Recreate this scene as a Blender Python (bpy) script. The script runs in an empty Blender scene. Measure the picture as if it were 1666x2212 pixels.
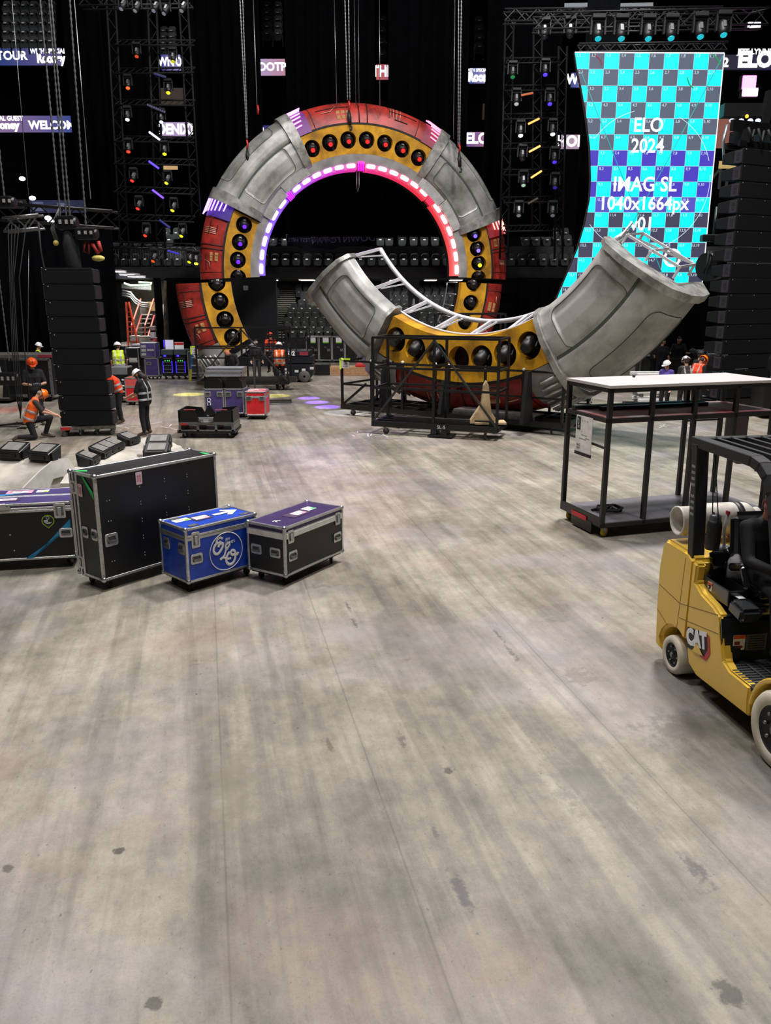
import bpy, bmesh, math, random
from mathutils import Vector as V, Matrix as M
from math import sin, cos, tan, pi, radians as R, atan2, hypot, sqrt
random.seed(7)
S = bpy.context.scene
C = S.collection
# ---- camera model: 1666x2212 photograph
F, HOR, CH = 1750.0, 640.0, 3.55
TH = math.atan((1106 - HOR) / F)
def ray(u, v):
    a = (u - 833) / F; b = (1106 - v) / F
    return V((a, cos(TH) + b * sin(TH), -sin(TH) + b * cos(TH)))
def G(u, v, z=0.0):
    d = ray(u, v); return V((0, 0, CH)) + d * ((z - CH) / d.z)
def at(u, v, y):
    d = ray(u, v); return V((0, 0, CH)) + d * (y / d.y)
cam = bpy.data.cameras.new('camera'); co = bpy.data.objects.new('camera', cam); C.objects.link(co)
co.location = (0, 0, CH); co.rotation_euler = (pi / 2 - TH, 0, 0)
cam.sensor_fit = 'VERTICAL'; cam.sensor_height = 24; cam.lens = 24 * F / 2212
cam.clip_start = .05; cam.clip_end = 300
S.camera = co
S.view_settings.view_transform = 'Standard'; S.view_settings.look = 'None'
S.view_settings.gamma = 1; S.view_settings.use_curve_mapping = False
S.view_settings.exposure = 0
# ---- materials
def lin(c):
    if isinstance(c, str):
        c = [int(c[i:i + 2], 16) / 255 for i in (0, 2, 4)]
    return tuple((x / 12.92 if x <= .04045 else ((x + .055) / 1.055) ** 2.4) for x in c) + (1,)
MATS = {}
def mat(name, col, rough=.5, metal=0, noise=.12, scale=6, bump=0, emit=None, es=0, spec=.5, col2=None, coat=0):
    if name in MATS: return MATS[name]
    m = bpy.data.materials.new(name); m.use_nodes = True
    nt = m.node_tree; n = nt.nodes; b = n['Principled BSDF']
    b.inputs['Roughness'].default_value = rough; b.inputs['Metallic'].default_value = metal
    b.inputs['Specular IOR Level'].default_value = spec
    if coat: b.inputs['Coat Weight'].default_value = coat; b.inputs['Coat Roughness'].default_value = .08
    c1 = lin(col); c2 = lin(col2) if col2 else tuple(x * (1 - 2 * noise) for x in c1[:3]) + (1,)
    tc = n.new('ShaderNodeTexCoord'); no = n.new('ShaderNodeTexNoise')
    no.inputs['Scale'].default_value = scale; no.inputs['Detail'].default_value = 6; no.inputs['Roughness'].default_value = .6
    nt.links.new(tc.outputs['Object'], no.inputs['Vector'])
    rp = n.new('ShaderNodeValToRGB'); rp.color_ramp.elements[0].position = .35; rp.color_ramp.elements[1].position = .62
    rp.color_ramp.elements[0].color = c2; rp.color_ramp.elements[1].color = c1
    nt.links.new(no.outputs['Fac'], rp.inputs['Fac']); nt.links.new(rp.outputs['Color'], b.inputs['Base Color'])
    if bump:
        bp = n.new('ShaderNodeBump'); bp.inputs['Strength'].default_value = bump; bp.inputs['Distance'].default_value = .01
        nt.links.new(no.outputs['Fac'], bp.inputs['Height']); nt.links.new(bp.outputs['Normal'], b.inputs['Normal'])
    if emit:
        b.inputs['Emission Color'].default_value = lin(emit); b.inputs['Emission Strength'].default_value = es
    MATS[name] = m; return m
blk = mat('black paint', '141416', .55)
blkm = mat('black satin steel', '101012', .38, 0, .2, 14)
blkc = mat('black laminate', '0b0c0e', .42, 0, .25, 3)
alu = mat('aluminium extrusion', 'c9cbcc', .32, .85, .12, 20)
alud = mat('worn aluminium', '8d8f90', .42, .8, .25, 15)
steel = mat('zinc steel', 'b9bcc0', .3, .9, .1, 30)
rub = mat('black rubber', '161616', .75)
wht = mat('white print', 'f0f0f0', .6, 0, .03)
whtw = mat('weathered white', 'd8d6d2', .5, 0, .1, 4)
red = mat('red paint', 'c02a26', .45)
gry = mat('grey plastic', '6a6d70', .5)
green_t = mat('green tape', '2ed06a', .6)
blue_t = mat('blue tape', '2a93c8', .6)
pink_l = mat('pink print', 'e8a0b4', .6, 0, .05)
lime = mat('lime print', 'a8d03a', .6, 0, .05)
purple = mat('purple laminate', '4a3f78', .4, 0, .15, 5)
purpled = mat('dark purple laminate', '37255a', .4, 0, .15, 5)
bluep = mat('blue laminate', '1a49c4', .38, 0, .18, 4)
wood = mat('plywood', 'a9825c', .7, 0, .15, 8)
# ---- mesh builder
class B:
    def __init__(s): s.v = []; s.f = []; s.m = M(); s.mi = []; s.k = 0; s.sm = []
    def add(s, vs, fs, smooth=False):
        o = len(s.v); s.v += [s.m @ V(p) for p in vs]
        for f in fs: s.f.append([i + o for i in f]); s.mi.append(s.k); s.sm.append(smooth)
        return s
    def box(s, c, d, rot=None, taper=1.0):
        c = V(c); x, y, z = [q / 2 for q in d]; t = taper
        vs = [V((-x, -y, -z)), V((x, -y, -z)), V((x, y, -z)), V((-x, y, -z)), V((-x * t, -y * t, z)), V((x * t, -y * t, z)), V((x * t, y * t, z)), V((-x * t, y * t, z))]
        if rot is not None: vs = [rot @ p for p in vs]
        return s.add([c + p for p in vs], [(3, 2, 1, 0), (4, 5, 6, 7), (0, 1, 5, 4), (1, 2, 6, 5), (2, 3, 7, 6), (3, 0, 4, 7)])
    def bb(s, a, b): return s.box([(p + q) / 2 for p, q in zip(a, b)], [abs(q - p) for p, q in zip(a, b)])
    def bar(s, p, q, w, h=None, up=(0, 0, 1)):
        p, q = V(p), V(q); h = h or w; d = q - p; L = d.length
        if L < 1e-6: return s
        d.normalize(); u = V(up)
        if abs(d.dot(u)) > .99: u = V((0, 1, 0))
        x = d.cross(u).normalized(); y = x.cross(d)
        rot = M((x, d, y)).transposed()
        return s.box((p + q) / 2, (w, L, h), rot)
    def tube(s, pts, r, n=8, caps=True, closed=False):
        pts = [V(p) for p in pts]; N = len(pts); rs = r if isinstance(r, (list, tuple)) else [r] * N
        vs = []; fs = []; prev = None
        for i, p in enumerate(pts):
            a = pts[i - 1] if i > 0 else (pts[-1] if closed else None); b = pts[i + 1] if i < N - 1 else (pts[0] if closed else None)
            d = ((b - p).normalized() if b is not None else V()) + ((p - a).normalized() if a is not None else V())
            if d.length < 1e-6: d = V((0, 0, 1))
            d.normalize()
            if prev is None:
                u = V((0, 0, 1)) if abs(d.z) < .9 else V((0, 1, 0))
                x = d.cross(u).normalized()
            else:
                x = (prev - d * prev.dot(d)).normalized()
            prev = x; y = d.cross(x)
            for k in range(n):
                t = 2 * pi * k / n; vs.append(p + (x * cos(t) + y * sin(t)) * rs[i])
        for i in range(N if closed else N - 1):
            j = (i + 1) % N
            for k in range(n):
                l = (k + 1) % n; fs.append((i * n + k, i * n + l, j * n + l, j * n + k))
        s.add(vs, fs, True)
        if caps and not closed:
            o = len(s.v) - N * n
            s.f.append([o + k for k in range(n)][::-1]); s.mi.append(s.k); s.sm.append(False)
            s.f.append([o + (N - 1) * n + k for k in range(n)]); s.mi.append(s.k); s.sm.append(False)
        return s
    def cyl(s, p, q, r, r2=None, n=16): return s.tube([p, q], [r, r if r2 is None else r2], n)
    def prism(s, poly, a, b, ax='z'):
        # poly 2D, extruded from a to b along ax
        def P(x, y, z): return {'z': (x, y, z), 'y': (x, z, y), 'x': (z, x, y)}[ax]
        n = len(poly); vs = [P(x, y, a) for x, y in poly] + [P(x, y, b) for x, y in poly]
        fs = [tuple(range(n))[::-1], tuple(range(n, 2 * n))] + [(i, (i + 1) % n, n + (i + 1) % n, n + i) for i in range(n)]
        return s.add(vs, fs)
    def lathe(s, prof, n=24, mtx=None):
        # prof (r,z) about z
        vs = []; fs = []; m0 = s.m
        if mtx is not None: s.m = s.m @ mtx
        for r, z in prof:
            for k in range(n): t = 2 * pi * k / n; vs.append((r * cos(t), r * sin(t), z))
        for i in range(len(prof) - 1):
            for k in range(n):
                l = (k + 1) % n; fs.append((i * n + k, i * n + l, (i + 1) * n + l, (i + 1) * n + k))
        s.add(vs, fs, True); s.m = m0; return s
    def ell(s, c, r, n=12):
        c = V(c); r = (r, r, r) if isinstance(r, (int, float)) else r
        m0 = s.m; s.m = s.m @ M.Translation(c) @ M.Diagonal((r[0], r[1], r[2], 1))
        h = n // 2; s.lathe([(max(1e-4, sin(pi * i / h)), -cos(pi * i / h)) for i in range(h + 1)], n); s.m = m0; return s
    def build(s, name, mats, parent=None, bevel=0, seg=1):
        me = bpy.data.meshes.new(name); me.from_pydata([tuple(p) for p in s.v], [], s.f)
        mats = mats if isinstance(mats, (list, tuple)) else [mats]
        for m in mats: me.materials.append(m)
        me.polygons.foreach_set('material_index', s.mi); me.polygons.foreach_set('use_smooth', s.sm)
        bm = bmesh.new(); bm.from_mesh(me)
        bmesh.ops.recalc_face_normals(bm, faces=bm.faces[:])
        if bevel:
            ed = [e for e in bm.edges if len(e.link_faces) == 2 and e.calc_face_angle(0) > .6]
            bmesh.ops.bevel(bm, geom=ed, offset=bevel, segments=seg, affect='EDGES', clamp_overlap=True)
        bm.to_mesh(me); bm.free()
        o = bpy.data.objects.new(name, me); C.objects.link(o)
        if parent is not None: o.parent = parent
        return o
def tag(o, label=None, cat=None, group=None, kind=None):
    if label: o['label'] = label
    if cat: o['category'] = cat
    if group: o['group'] = group
    if kind: o['kind'] = kind
    return o
def thing(name, label, cat, loc=(0, 0, 0), rz=0, group=None):
    o = bpy.data.objects.new(name, None); C.objects.link(o); o.empty_display_size = .1
    o.location = loc; o.rotation_euler = (0, 0, rz)
    return tag(o, label, cat, group)
def struct(o, label=None):
    o['kind'] = 'structure'
    if label: o['label'] = label
    return o
def kids(o): return [c for c in C.objects if c.parent == o]
def dup(o, loc=None, rz=None, label=None, group=None, parent=None, K=None):
    K = K or {}
    c = o.copy(); C.objects.link(c); c.parent = parent
    if loc is not None: c.location = loc
    if rz is not None: c.rotation_euler = (0, 0, rz)
    if label: c['label'] = label
    if group: c['group'] = group
    for ch in (o.children): dup(ch, parent=c)
    return c
def text(s, size, mtx, material, parent=None, name='lettering', ex=.002, align='CENTER', bold=0, sx=1, b=None):
    cu = bpy.data.curves.new(name, 'FONT'); cu.body = s; cu.size = size; cu.align_x = align; cu.align_y = 'CENTER'
    cu.extrude = ex; cu.offset = bold; cu.resolution_u = 3
    o = bpy.data.objects.new(name, cu); C.objects.link(o)
    bpy.context.view_layer.update()
    me = bpy.data.meshes.new_from_object(o.evaluated_get(bpy.context.evaluated_depsgraph_get()))
    bpy.data.objects.remove(o); bpy.data.curves.remove(cu)
    me.transform(mtx @ M.Diagonal((sx, 1, 1, 1)))
    if b is not None:
        b.add([v.co for v in me.vertices], [tuple(p.vertices) for p in me.polygons]); bpy.data.meshes.remove(me); return None
    me.materials.clear(); me.materials.append(material); me.name = name
    o = bpy.data.objects.new(name, me); C.objects.link(o); o.parent = parent
    return o
def T(*a): return M.Translation(a if len(a) == 3 else a[0])
def RX(a): return M.Rotation(a, 4, 'X')
def RY(a): return M.Rotation(a, 4, 'Y')
def RZ(a): return M.Rotation(a, 4, 'Z')
def rrect(w, h, r, n=4):
    o = []
    for cx, cy, a0 in ((w / 2 - r, h / 2 - r, 0), (-w / 2 + r, h / 2 - r, pi / 2), (-w / 2 + r, -h / 2 + r, pi), (w / 2 - r, -h / 2 + r, 1.5 * pi)):
        for i in range(n + 1):
            t = a0 + i * pi / 2 / n; o.append((cx + r * cos(t), cy + r * sin(t)))
    return o
# ================= setting
FLROT = -.215
def floor_mat():
    m = bpy.data.materials.new('polished concrete'); m.use_nodes = True
    nt = m.node_tree; n = nt.nodes; L = nt.links.new; b = n['Principled BSDF']
    tc = n.new('ShaderNodeTexCoord')
    def mapv(src, scale=(1, 1, 1), rot=0, loc=(0, 0, 0)):
        mp = n.new('ShaderNodeMapping'); mp.inputs['Scale'].default_value = scale; mp.inputs['Rotation'].default_value = (0, 0, rot); mp.inputs['Location'].default_value = loc
        L(src, mp.inputs['Vector']); return mp.outputs['Vector']
    rots = {}
    def rv(rot):
        if rot not in rots: rots[rot] = mapv(tc.outputs['Object'], rot=FLROT + rot)
        return rots[rot]
    def noise(sc, det, mapscale=(1, 1, 1), rot=0, rough=.6, dist=0, loc=(0, 0, 0)):
        t = n.new('ShaderNodeTexNoise'); t.inputs['Scale'].default_value = sc; t.inputs['Detail'].default_value = det
        t.inputs['Roughness'].default_value = rough; t.inputs['Distortion'].default_value = dist
        L(mapv(rv(rot), mapscale, 0, loc), t.inputs['Vector']); return t.outputs['Fac']
    def ramp(x, p0, c0, p1, c1):
        r = n.new('ShaderNodeValToRGB'); e = r.color_ramp.elements; e[0].position = p0; e[1].position = p1
        e[0].color = lin(c0) if not isinstance(c0, float) else (c0, c0, c0, 1); e[1].color = lin(c1) if not isinstance(c1, float) else (c1, c1, c1, 1)
        L(x, r.inputs['Fac']); return r.outputs['Color']
    def mix(a, c, f, mode='MULTIPLY'):
        x = n.new('ShaderNodeMix'); x.data_type = 'RGBA'; x.blend_type = mode
        if isinstance(f, float): x.inputs['Factor'].default_value = f
        else: L(f, x.inputs['Factor'])
        L(a, x.inputs['A'])
        if isinstance(c, tuple): x.inputs['B'].default_value = c
        else: L(c, x.inputs['B'])
        return x.outputs['Result']
    def ma(op, a, c=None):
        x = n.new('ShaderNodeMath'); x.operation = op
        for i, q in enumerate((a, c)):
            if q is None: continue
            if isinstance(q, (int, float)): x.inputs[i].default_value = q
            else: L(q, x.inputs[i])
        return x.outputs[0]
    base = ramp(noise(.5, 8, rough=.62), .3, '8a8576', .7, 'aea898')
    base = mix(base, ramp(noise(1.7, 9, (1.3, .8, 1), rough=.74, loc=(3, 1, 0)), .36, .7, .6, 1.06), 1.0)
    # long streaks left by wheels and scrubbers
    for sx, sy, rot, p0, p1, lo, hi in ((1.1, .07, .0, .43, .5, .79, 1.05), (3.4, .1, -.03, .44, .5, .84, 1.04), (.7, .06, .1, .44, .52, .88, 1.0), (9, .2, .02, .4, .52, .9, 1.03), (2.2, .12, -.3, .42, .48, .93, 1.0)):
        base = mix(base, ramp(noise(1, 5, (sx, sy, 1), rot, .55), p0, lo, p1, hi), 1.0)
    # grimy blotches
    base = mix(base, ramp(noise(.9, 6, (1, .5, 1), .2, .62, loc=(7, 2, 0)), .38, .72, .58, 1.0), .8)
    base = mix(base, ramp(noise(5, 9, rough=.8, loc=(2, 2, 0)), .4, .84, .56, 1.02), .9)
    # tint patches
    base = mix(base, lin('a08678'), ramp(noise(.45, 5, loc=(1, 9, 0)), .54, 0.0, .74, .45), 'MIX')
    base = mix(base, lin('9f99a0'), ramp(noise(.4, 5, loc=(5, 4, 0)), .5, 0.0, .7, .5), 'MIX')
    # worn dark scuffs, spots and grains
    base = mix(base, lin('4f4a46'), ramp(noise(2.6, 10, (2.2, .45, 1), -.04, .78, loc=(2, 8, 0)), .69, 0.0, .73, .6), 'MIX')
    base = mix(base, lin('3f3a34'), ramp(noise(6.5, 4, rough=.5, loc=(4, 4, 0)), .745, 0.0, .775, .85), 'MIX')
    base = mix(base, ramp(noise(70, 3), .3, .86, .5, 1.03), .9)
    base = mix(base, ramp(noise(20, 3, (1.4, .8, 1), .3, .55, loc=(3, 3, 0)), .27, .5, .33, 1.0), .8)
    base = mix(base, ramp(noise(9, 6, (1.6, .5, 1), -.1, .7, loc=(6, 1, 0)), .3, .68, .4, 1.0), .8)
    base = mix(base, ramp(noise(30, 5, (.25, 2.5, 1), .4, .6, loc=(8, 8, 0)), .27, .7, .33, 1.0), .6)
    base = mix(base, lin('c9c3b4'), ramp(noise(13, 6, (1, .25, 1), .1, .7, loc=(9, 3, 0)), .68, 0.0, .74, .25), 'MIX')
    sep0 = n.new('ShaderNodeSeparateXYZ'); L(rv(0), sep0.inputs[0]); X_, Y_ = sep0.outputs['X'], sep0.outputs['Y']
    def rl(u, v): p = M.Rotation(FLROT, 3, 'Z') @ G(u, v); return p.x, p.y
    # saw-cut joint lines
    for u, v in ((500, 2200), (960, 2105), (1615, 1900)):
        x0 = rl(u, v)[0]
        base = mix(base, ramp(ma('ABSOLUTE', ma('SUBTRACT', X_, x0)), .003, .62, .01, 1.0), .7)
    y0 = rl(900, 1060)[1]; base = mix(base, ramp(ma('ABSOLUTE', ma('SUBTRACT', Y_, y0)), .004, .75, .02, 1.0), .7)
    # single stains where the photograph shows them: u, v, half width, half length, turn
    sn = noise(9, 6, rough=.72, loc=(1, 1, 0)); sn2 = noise(22, 4, rough=.6)
    for u, v, hw, hl, col, th in ((995, 1925, .05, .22, '4c474c', .42), (1503, 1880, .09, .2, '55504f', .46), (1575, 2147, .05, .07, '2a241e', .3), (257, 1838, .03, .025, '241f1a', .3), (331, 2170, .03, .03, '3a342c', .3), (18, 1875, .025, .035, '4a443a', .3), (938, 1795, .03, .1, '5a5450', .45), (712, 1610, .02, .1, '5c5548', .35), (752, 1310, .05, .3, '4a4442', .5), (765, 1345, .05, .25, '4a4442', .5), (868, 1600, .05, .2, '5a524a', .47), (968, 1665, .03, .05, '3f3832', .35), (1105, 1410, .05, .4, '5a5450', .5), (1075, 1370, .04, .3, '55504c', .5), (435, 1430, .2, .16, '5a5245', .55), (880, 1425, .12, .1, '6a6255', .56), (700, 1265, .3, .15, '5c5a52', .5), (1200, 1330, .2, .25, '6c6a60', .42), (1260, 1690, .3, .4, '6a6862', .42), (500, 1690, .25, .6, '75705f', .42), (1490, 1570, .5, .3, '605d58', .42), (1250, 1460, .16, .22, '6b6459', .42)):
        x0, y0 = rl(u, v)
        dx = ma('DIVIDE', ma('SUBTRACT', X_, x0), hw); dy = ma('DIVIDE', ma('SUBTRACT', Y_, y0), hl)
        d = ma('SQRT', ma('ADD', ma('MULTIPLY', dx, dx), ma('MULTIPLY', dy, dy)))
        q = ma('SUBTRACT', ma('ADD', sn if hw > .1 else ma('ADD', ma('MULTIPLY', sn, .5), ma('MULTIPLY', sn2, .5)), .0), ma('MULTIPLY', d, .22))
        base = mix(base, lin(col), ramp(q, th - .14, 0.0, th - .02, .75 if hw < .15 else .5), 'MIX')
    L(base, b.inputs['Base Color'])
    L(ramp(noise(1.1, 6, (1, .4, 1)), .3, .38, .7, .62), b.inputs['Roughness'])
    b.inputs['Specular IOR Level'].default_value = .4
    bp = n.new('ShaderNodeBump'); bp.inputs['Strength'].default_value = .15; bp.inputs['Distance'].default_value = .004
    L(noise(40, 6), bp.inputs['Height']); L(bp.outputs['Normal'], b.inputs['Normal'])
    return m
fl = B().bb((-46, -10, -.3), (46, 76, 0)).build('floor', floor_mat()); struct(fl, 'worn grey concrete arena floor with wheel streaks')
void = mat('dark wall paint', '0c0d11', .85, 0, .2, .6)
concd = mat('dim concrete', '3a3936', .8, 0, .2, 1)
concl = mat('pale concrete', '8a8680', .8, 0, .2, 1.5)
drapm = mat('black drape', '050609', .98, 0, .3, 2, col2='030406', spec=.05)
struct(B().bb((-46, 76, 0), (46, 76.3, 34)).build('wall_back', void))
struct(B().bb((-46.3, -10, 0), (-46, 76, 34)).build('wall_left', void))
struct(B().bb((46, -10, 0), (46.3, 76, 34)).build('wall_right', void))
struct(B().bb((-46, -10, 34), (46, 76, 34.3)).build('ceiling', void))
# upper deck: slab with fascia, row step
DY = 43.0
struct(B().bb((-30, DY, 4.47), (30, 60, 4.62)).build('trim_1', concd), 'underside slab of the upper deck')
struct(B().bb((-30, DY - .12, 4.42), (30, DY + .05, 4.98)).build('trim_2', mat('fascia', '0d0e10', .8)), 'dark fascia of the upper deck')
struct(B().bb((-30, DY + .05, 4.62), (30, DY + 1.25, 4.82)).build('trim_3', concd), 'front step of the upper deck')
struct(B().bb((-30, DY + 1.2, 5.0), (30, DY + 1.35, 6.05)).build('trim_4', mat('tier wall', '46474a', .7)), 'low grey wall behind the front seat row')
struct(B().bb((-30, DY + 1.35, 5.0), (30, DY + 4, 5.85)).build('trim_5', concd), 'second step of the upper deck')
# lower bowl steps
bowl = B()
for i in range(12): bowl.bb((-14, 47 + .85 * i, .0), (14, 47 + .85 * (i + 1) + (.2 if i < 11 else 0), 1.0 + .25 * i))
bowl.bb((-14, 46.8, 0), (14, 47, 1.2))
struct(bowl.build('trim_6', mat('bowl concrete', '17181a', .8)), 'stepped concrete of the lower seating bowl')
struct(B().bb((-30, 57.6, 0), (30, 57.9, 4.47)).build('wall_concourse', concl), 'pale wall at the back of the lower bowl')
# masking drapes
def drape(x0, x1, y, z0, z1, label, amp=.09, wl=.55, cat='curtain', y1=None, group=None):
    b = B(); n = max(6, int((x1 - x0) / wl * 6)); y1 = y if y1 is None else y1
    ph = random.random() * 6; vs = []
    for zz in (z0, z1):
        for dy in (-.02, .02):
            for i in range(n + 1):
                x = x0 + (x1 - x0) * i / n
                vs.append((x, y + (y1 - y) * i / n + dy + amp * sin(2 * pi * x / wl + ph) * (1 + .4 * sin(x * 1.7 + ph)), zz))
    m = n + 1; fs = []
    for i in range(n):
        fs += [(i, i + 1, 2 * m + i + 1, 2 * m + i), (m + i, 3 * m + i, 3 * m + i + 1, m + i + 1), (i, m + i, m + i + 1, i + 1), (2 * m + i, 2 * m + i + 1, 3 * m + i + 1, 3 * m + i)]
    fs += [(0, 2 * m, 3 * m, m), (n, m + n, 3 * m + n, 2 * m + n)]
    b.add(vs, fs, True); o = b.build('curtain', drapm); return tag(o, label, cat, group)
def X(u, v, y): return at(u, v, y).x
YC = 41.6
ed = [(413, 562, 100, 'tall black curtain left of the silver and red arch top'), (617, 811, 100, 'tall black curtain above the left half of the arch'), (839, 1013, 100, 'tall black curtain above the right half of the arch'), (1051, 1214, 100, 'tall black curtain behind the right lighting tower')]
for u0, u1, v, lab in ed: drape(X(u0, v, YC), X(u1, v, YC), YC, 6.35, 30, lab)
drape(X(565, 440, YC + .6), X(616, 440, YC + .6), YC + .6, 6.35, 10.4, 'short black curtain hung behind the left shoulder of the arch')
YL = 38.0
drape(X(-70, 600, YL), X(249, 600, YL), YL, 0, at(120, 492, YL).z, 'wide black drape behind the tall speaker stack at the left', .06)
drape(X(800, 440, YC + .6), X(850, 440, YC + .6), YC + .6, 6.35, 12.5, 'short black curtain hung behind the middle of the arch')
drape(X(158, 300, YC), X(240, 300, YC), YC, 6.1, 30, 'tall black curtain left of the left lighting tower')
drape(X(240, 300, YC + .4), X(344, 300, YC + .4), YC + .4, 6.1, 30, 'tall black curtain behind the left lighting tower')
drape(X(1257, 300, 33), X(1310, 300, 33) + .3, 33.4, 5.0, 16.5, 'black curtain edge tucked behind the curved side of the big screen')
low = [(-60, -50, 'low black drape at the far left under the deck'), (337, 352, 'narrow black drape right of the lit service doorway'), (363, 455, 'low black drape behind the standing lower left arch piece'), (1093, 1545, 'wide low black drape to the right of the arch')]
for u0, u1, lab in low: drape(X(u0, 680, DY - .3), X(u1, 680, DY - .3), DY - .3, 0, 4.45, lab, .05)
navy = mat('navy panel', '0e1018', .8)
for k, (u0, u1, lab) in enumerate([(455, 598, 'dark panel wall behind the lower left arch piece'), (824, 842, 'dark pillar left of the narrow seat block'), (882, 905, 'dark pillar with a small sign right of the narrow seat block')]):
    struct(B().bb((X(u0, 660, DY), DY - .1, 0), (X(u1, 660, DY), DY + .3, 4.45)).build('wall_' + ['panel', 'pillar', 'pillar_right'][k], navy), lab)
p = at(531, 622, DY - .12)
tag(B().box(p, (.26, .03, .24)).build('wall_plate', mat('pale plate', 'aeb2b4', .5), None, .03, 2), 'small pale square plate on the dark panel wall', 'sign')
p = at(895, 652, DY - .13)
tb = B(); tb.cyl((p.x - .12, p.y, p.z - .16), (p.x + .14, p.y, p.z - .16), .025); tb.ell((p.x - .02, p.y, p.z + .1), (.06, .02, .06)); tb.box((p.x - .02, p.y, p.z - .03), (.12, .03, .2))
tag(tb.build('wall_emblem', mat('pale plate', 'aeb2b4')), 'small pale figure emblem on the dark pillar', 'emblem')
# concourse ceiling lamps
lampm = mat('lamp diffuser', 'ffffff', .5, emit='fff4e6', es=9)
lampv = mat('lamp diffuser cool', 'ffffff', .5, emit='ece8ff', es=9)
def ceil_lamp(u, v, w, d, m, label, z=4.42):
    q = G(u, v, z) if z == 4.42 else at(u, v, 42.4); z = q.z
    t = thing('ceiling_lamp', label, 'ceiling lamp', (q.x, q.y, z), 0, None)
    B().bb((-w / 2 - .04, -d / 2 - .04, -.02), (w / 2 + .04, d / 2 + .04, .06)).build('housing', whtw, t)
    B().bb((-w / 2, -d / 2, -.04), (w / 2, d / 2, -.018)).build('diffuser', m, t)
for u, v, w, d, m, lab in [(257, 586, .4, 1.0, lampv, 'small white lamp above the service doorway at its left end'), (281, 593, .65, 1.2, lampv, 'white lamp above the middle of the service doorway'), (296, 597, .55, 1.2, lampv, 'white lamp above the right of the service doorway')]:
    ceil_lamp(u, v, w, d, m, lab, z=0)
for u, v, w, d, lab in [(583, 604.0, .7, 1.5, 'white ceiling lamp over the aisle stairs'), (664, 604.0, .75, 1.5, 'white ceiling lamp left of the crescent tip'), (847, 605.0, .5, 1.2, 'white ceiling lamp over the narrow seat block'), (930, 604.5, .6, 1.5, 'white ceiling lamp left of the right arch foot'), (985, 604.5, .6, 1.5, 'white ceiling lamp beside the right arch foot')]:
    ceil_lamp(u, v, w, d, lampm, lab)
# ---- seats
seatm = mat('seat plastic', '4b5154', .5, 0, .08, 4)
seatd = mat('seat cushion', '363c3e', .7)
plate = mat('seat number plate', 'f4f4f0', .4, 0, .02)
def make_seat(label, grp):
    t = thing('arena_seat', label, 'seat', (0, 0, 0), 0, grp)
    b = B(); prof = [(-.2, .42), (-.22, .62), (-.2, .78), (-.13, .86), (.13, .86), (.2, .78), (.22, .62), (.2, .42)]
    b.m = RX(-.14) ; b.prism(prof, -.0, .04, 'y'); b.build('backrest', seatm, t, .012)
    b = B(); b.m = T(0, -.06, .42) @ RX(1.15); b.prism(rrect(.4, .38, .1), -.03, .03); b.build('seat_pan', seatd, t, .01)
    for s in (-1, 1): b = B(); b.bar((s * .24, -.02, 0), (s * .24, -.05, .58), .03, .05); b.bar((s * .24, .05, .58), (s * .24, -.3, .58), .035, .03); b.build('arm_frame', blk, t)
    B().box((0, -.17, .57), (.13, .02, .08), M.Rotation(-.9, 3, 'X')).build('number_plate', plate, t)
    return t
seat0 = make_seat('grey folding seat in the front row of the deck seen through the arch', 'seats in the front row through the arch')
first = [True]
def put_seat(x, y, z, lab, grp):
    if first[0]: first[0] = False; seat0.location = (x, y, z); seat0['label'] = lab; seat0['group'] = grp; return
    dup(seat0, (x, y, z), 0, lab, grp)
xs = [X(u, 565, DY + .7) for u in range(0)]
x = -14.6
while x < 11.2:
    u = 833 + F * x / (DY * cos(TH))
    if u < 432: l, g = 'grey folding seat in the deck row behind the left railing', 'deck seats behind the left railing'
    elif u < 1090: l, g = 'grey folding seat in the front deck row seen through the arch', 'front deck row through the arch'
    else: l, g = 'dim folding seat in the deck row right of the arch', 'deck seats right of the arch'
    if abs(u - 432) > 12 and abs(u - 1045) > 40: put_seat(x, DY + .8, 4.82, l, g)
    x += .555
for k, u in enumerate([590, 616, 640, 664, 822, 841, 869, 894, 917, 940, 700, 727, 785]):
    if u in (700, 727, 785): continue
    put_seat(X(u, 520, DY + 2), DY + 2, 5.85, 'grey folding seat in the upper row seen through the arch', 'upper row through the arch')
for r in range(2):
    for k in range(6):
        put_seat(-14.2 + .56 * k + r * .2, DY + 2 + r * .8, 5.85 + .4 * r, 'dim folding seat in the rows above the left railing', 'upper seats above the left railing')
for r in range(2):
    for k in range(5):
        put_seat(7.4 + .56 * k, DY + 2 + r * .8, 5.85 + .4 * r, 'dim folding seat in the rows above and right of the arch', 'upper seats right of the arch')
lowx = [-8.3 + .5 * k for k in range(30)]
far = B()
def lowcols(i):
    y = 47.35 + .85 * i; out = []
    for x in lowx:
        u = 833 + F * x / (y * cos(TH) + .3)
        if i < 7 and 566 < u < 616: continue
        if i >= 6 and 594 < u < 642: continue
        if i < 7 and u < 566: continue
        if u > 1030: continue
        out.append(x + (.12 if i % 2 else 0))
    return out
for i in range(12):
    for x in lowcols(i):
        y = 47.45 + .85 * i; z = 1.0 + .25 * i
        if i < 7: put_seat(x, y, z, 'small dark folding seat in the lower bowl under the deck', 'lower bowl seats under the deck')
        else:
            far.k = 0; far.m = T(x, y, z) @ RX(-.14); far.prism([(-.2, .42), (-.22, .62), (-.13, .86), (.13, .86), (.22, .62), (.2, .42)], 0, .04, 'y')
            far.m = T(x, y, z); far.box((0, -.06, .42), (.4, .1, .34)); far.k = 1; far.box((0, -.17, .57), (.13, .015, .08), M.Rotation(-.9, 3, 'X'))
far.build('far_seat_rows', [seatm, plate]); o = bpy.data.objects['far_seat_rows']
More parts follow.
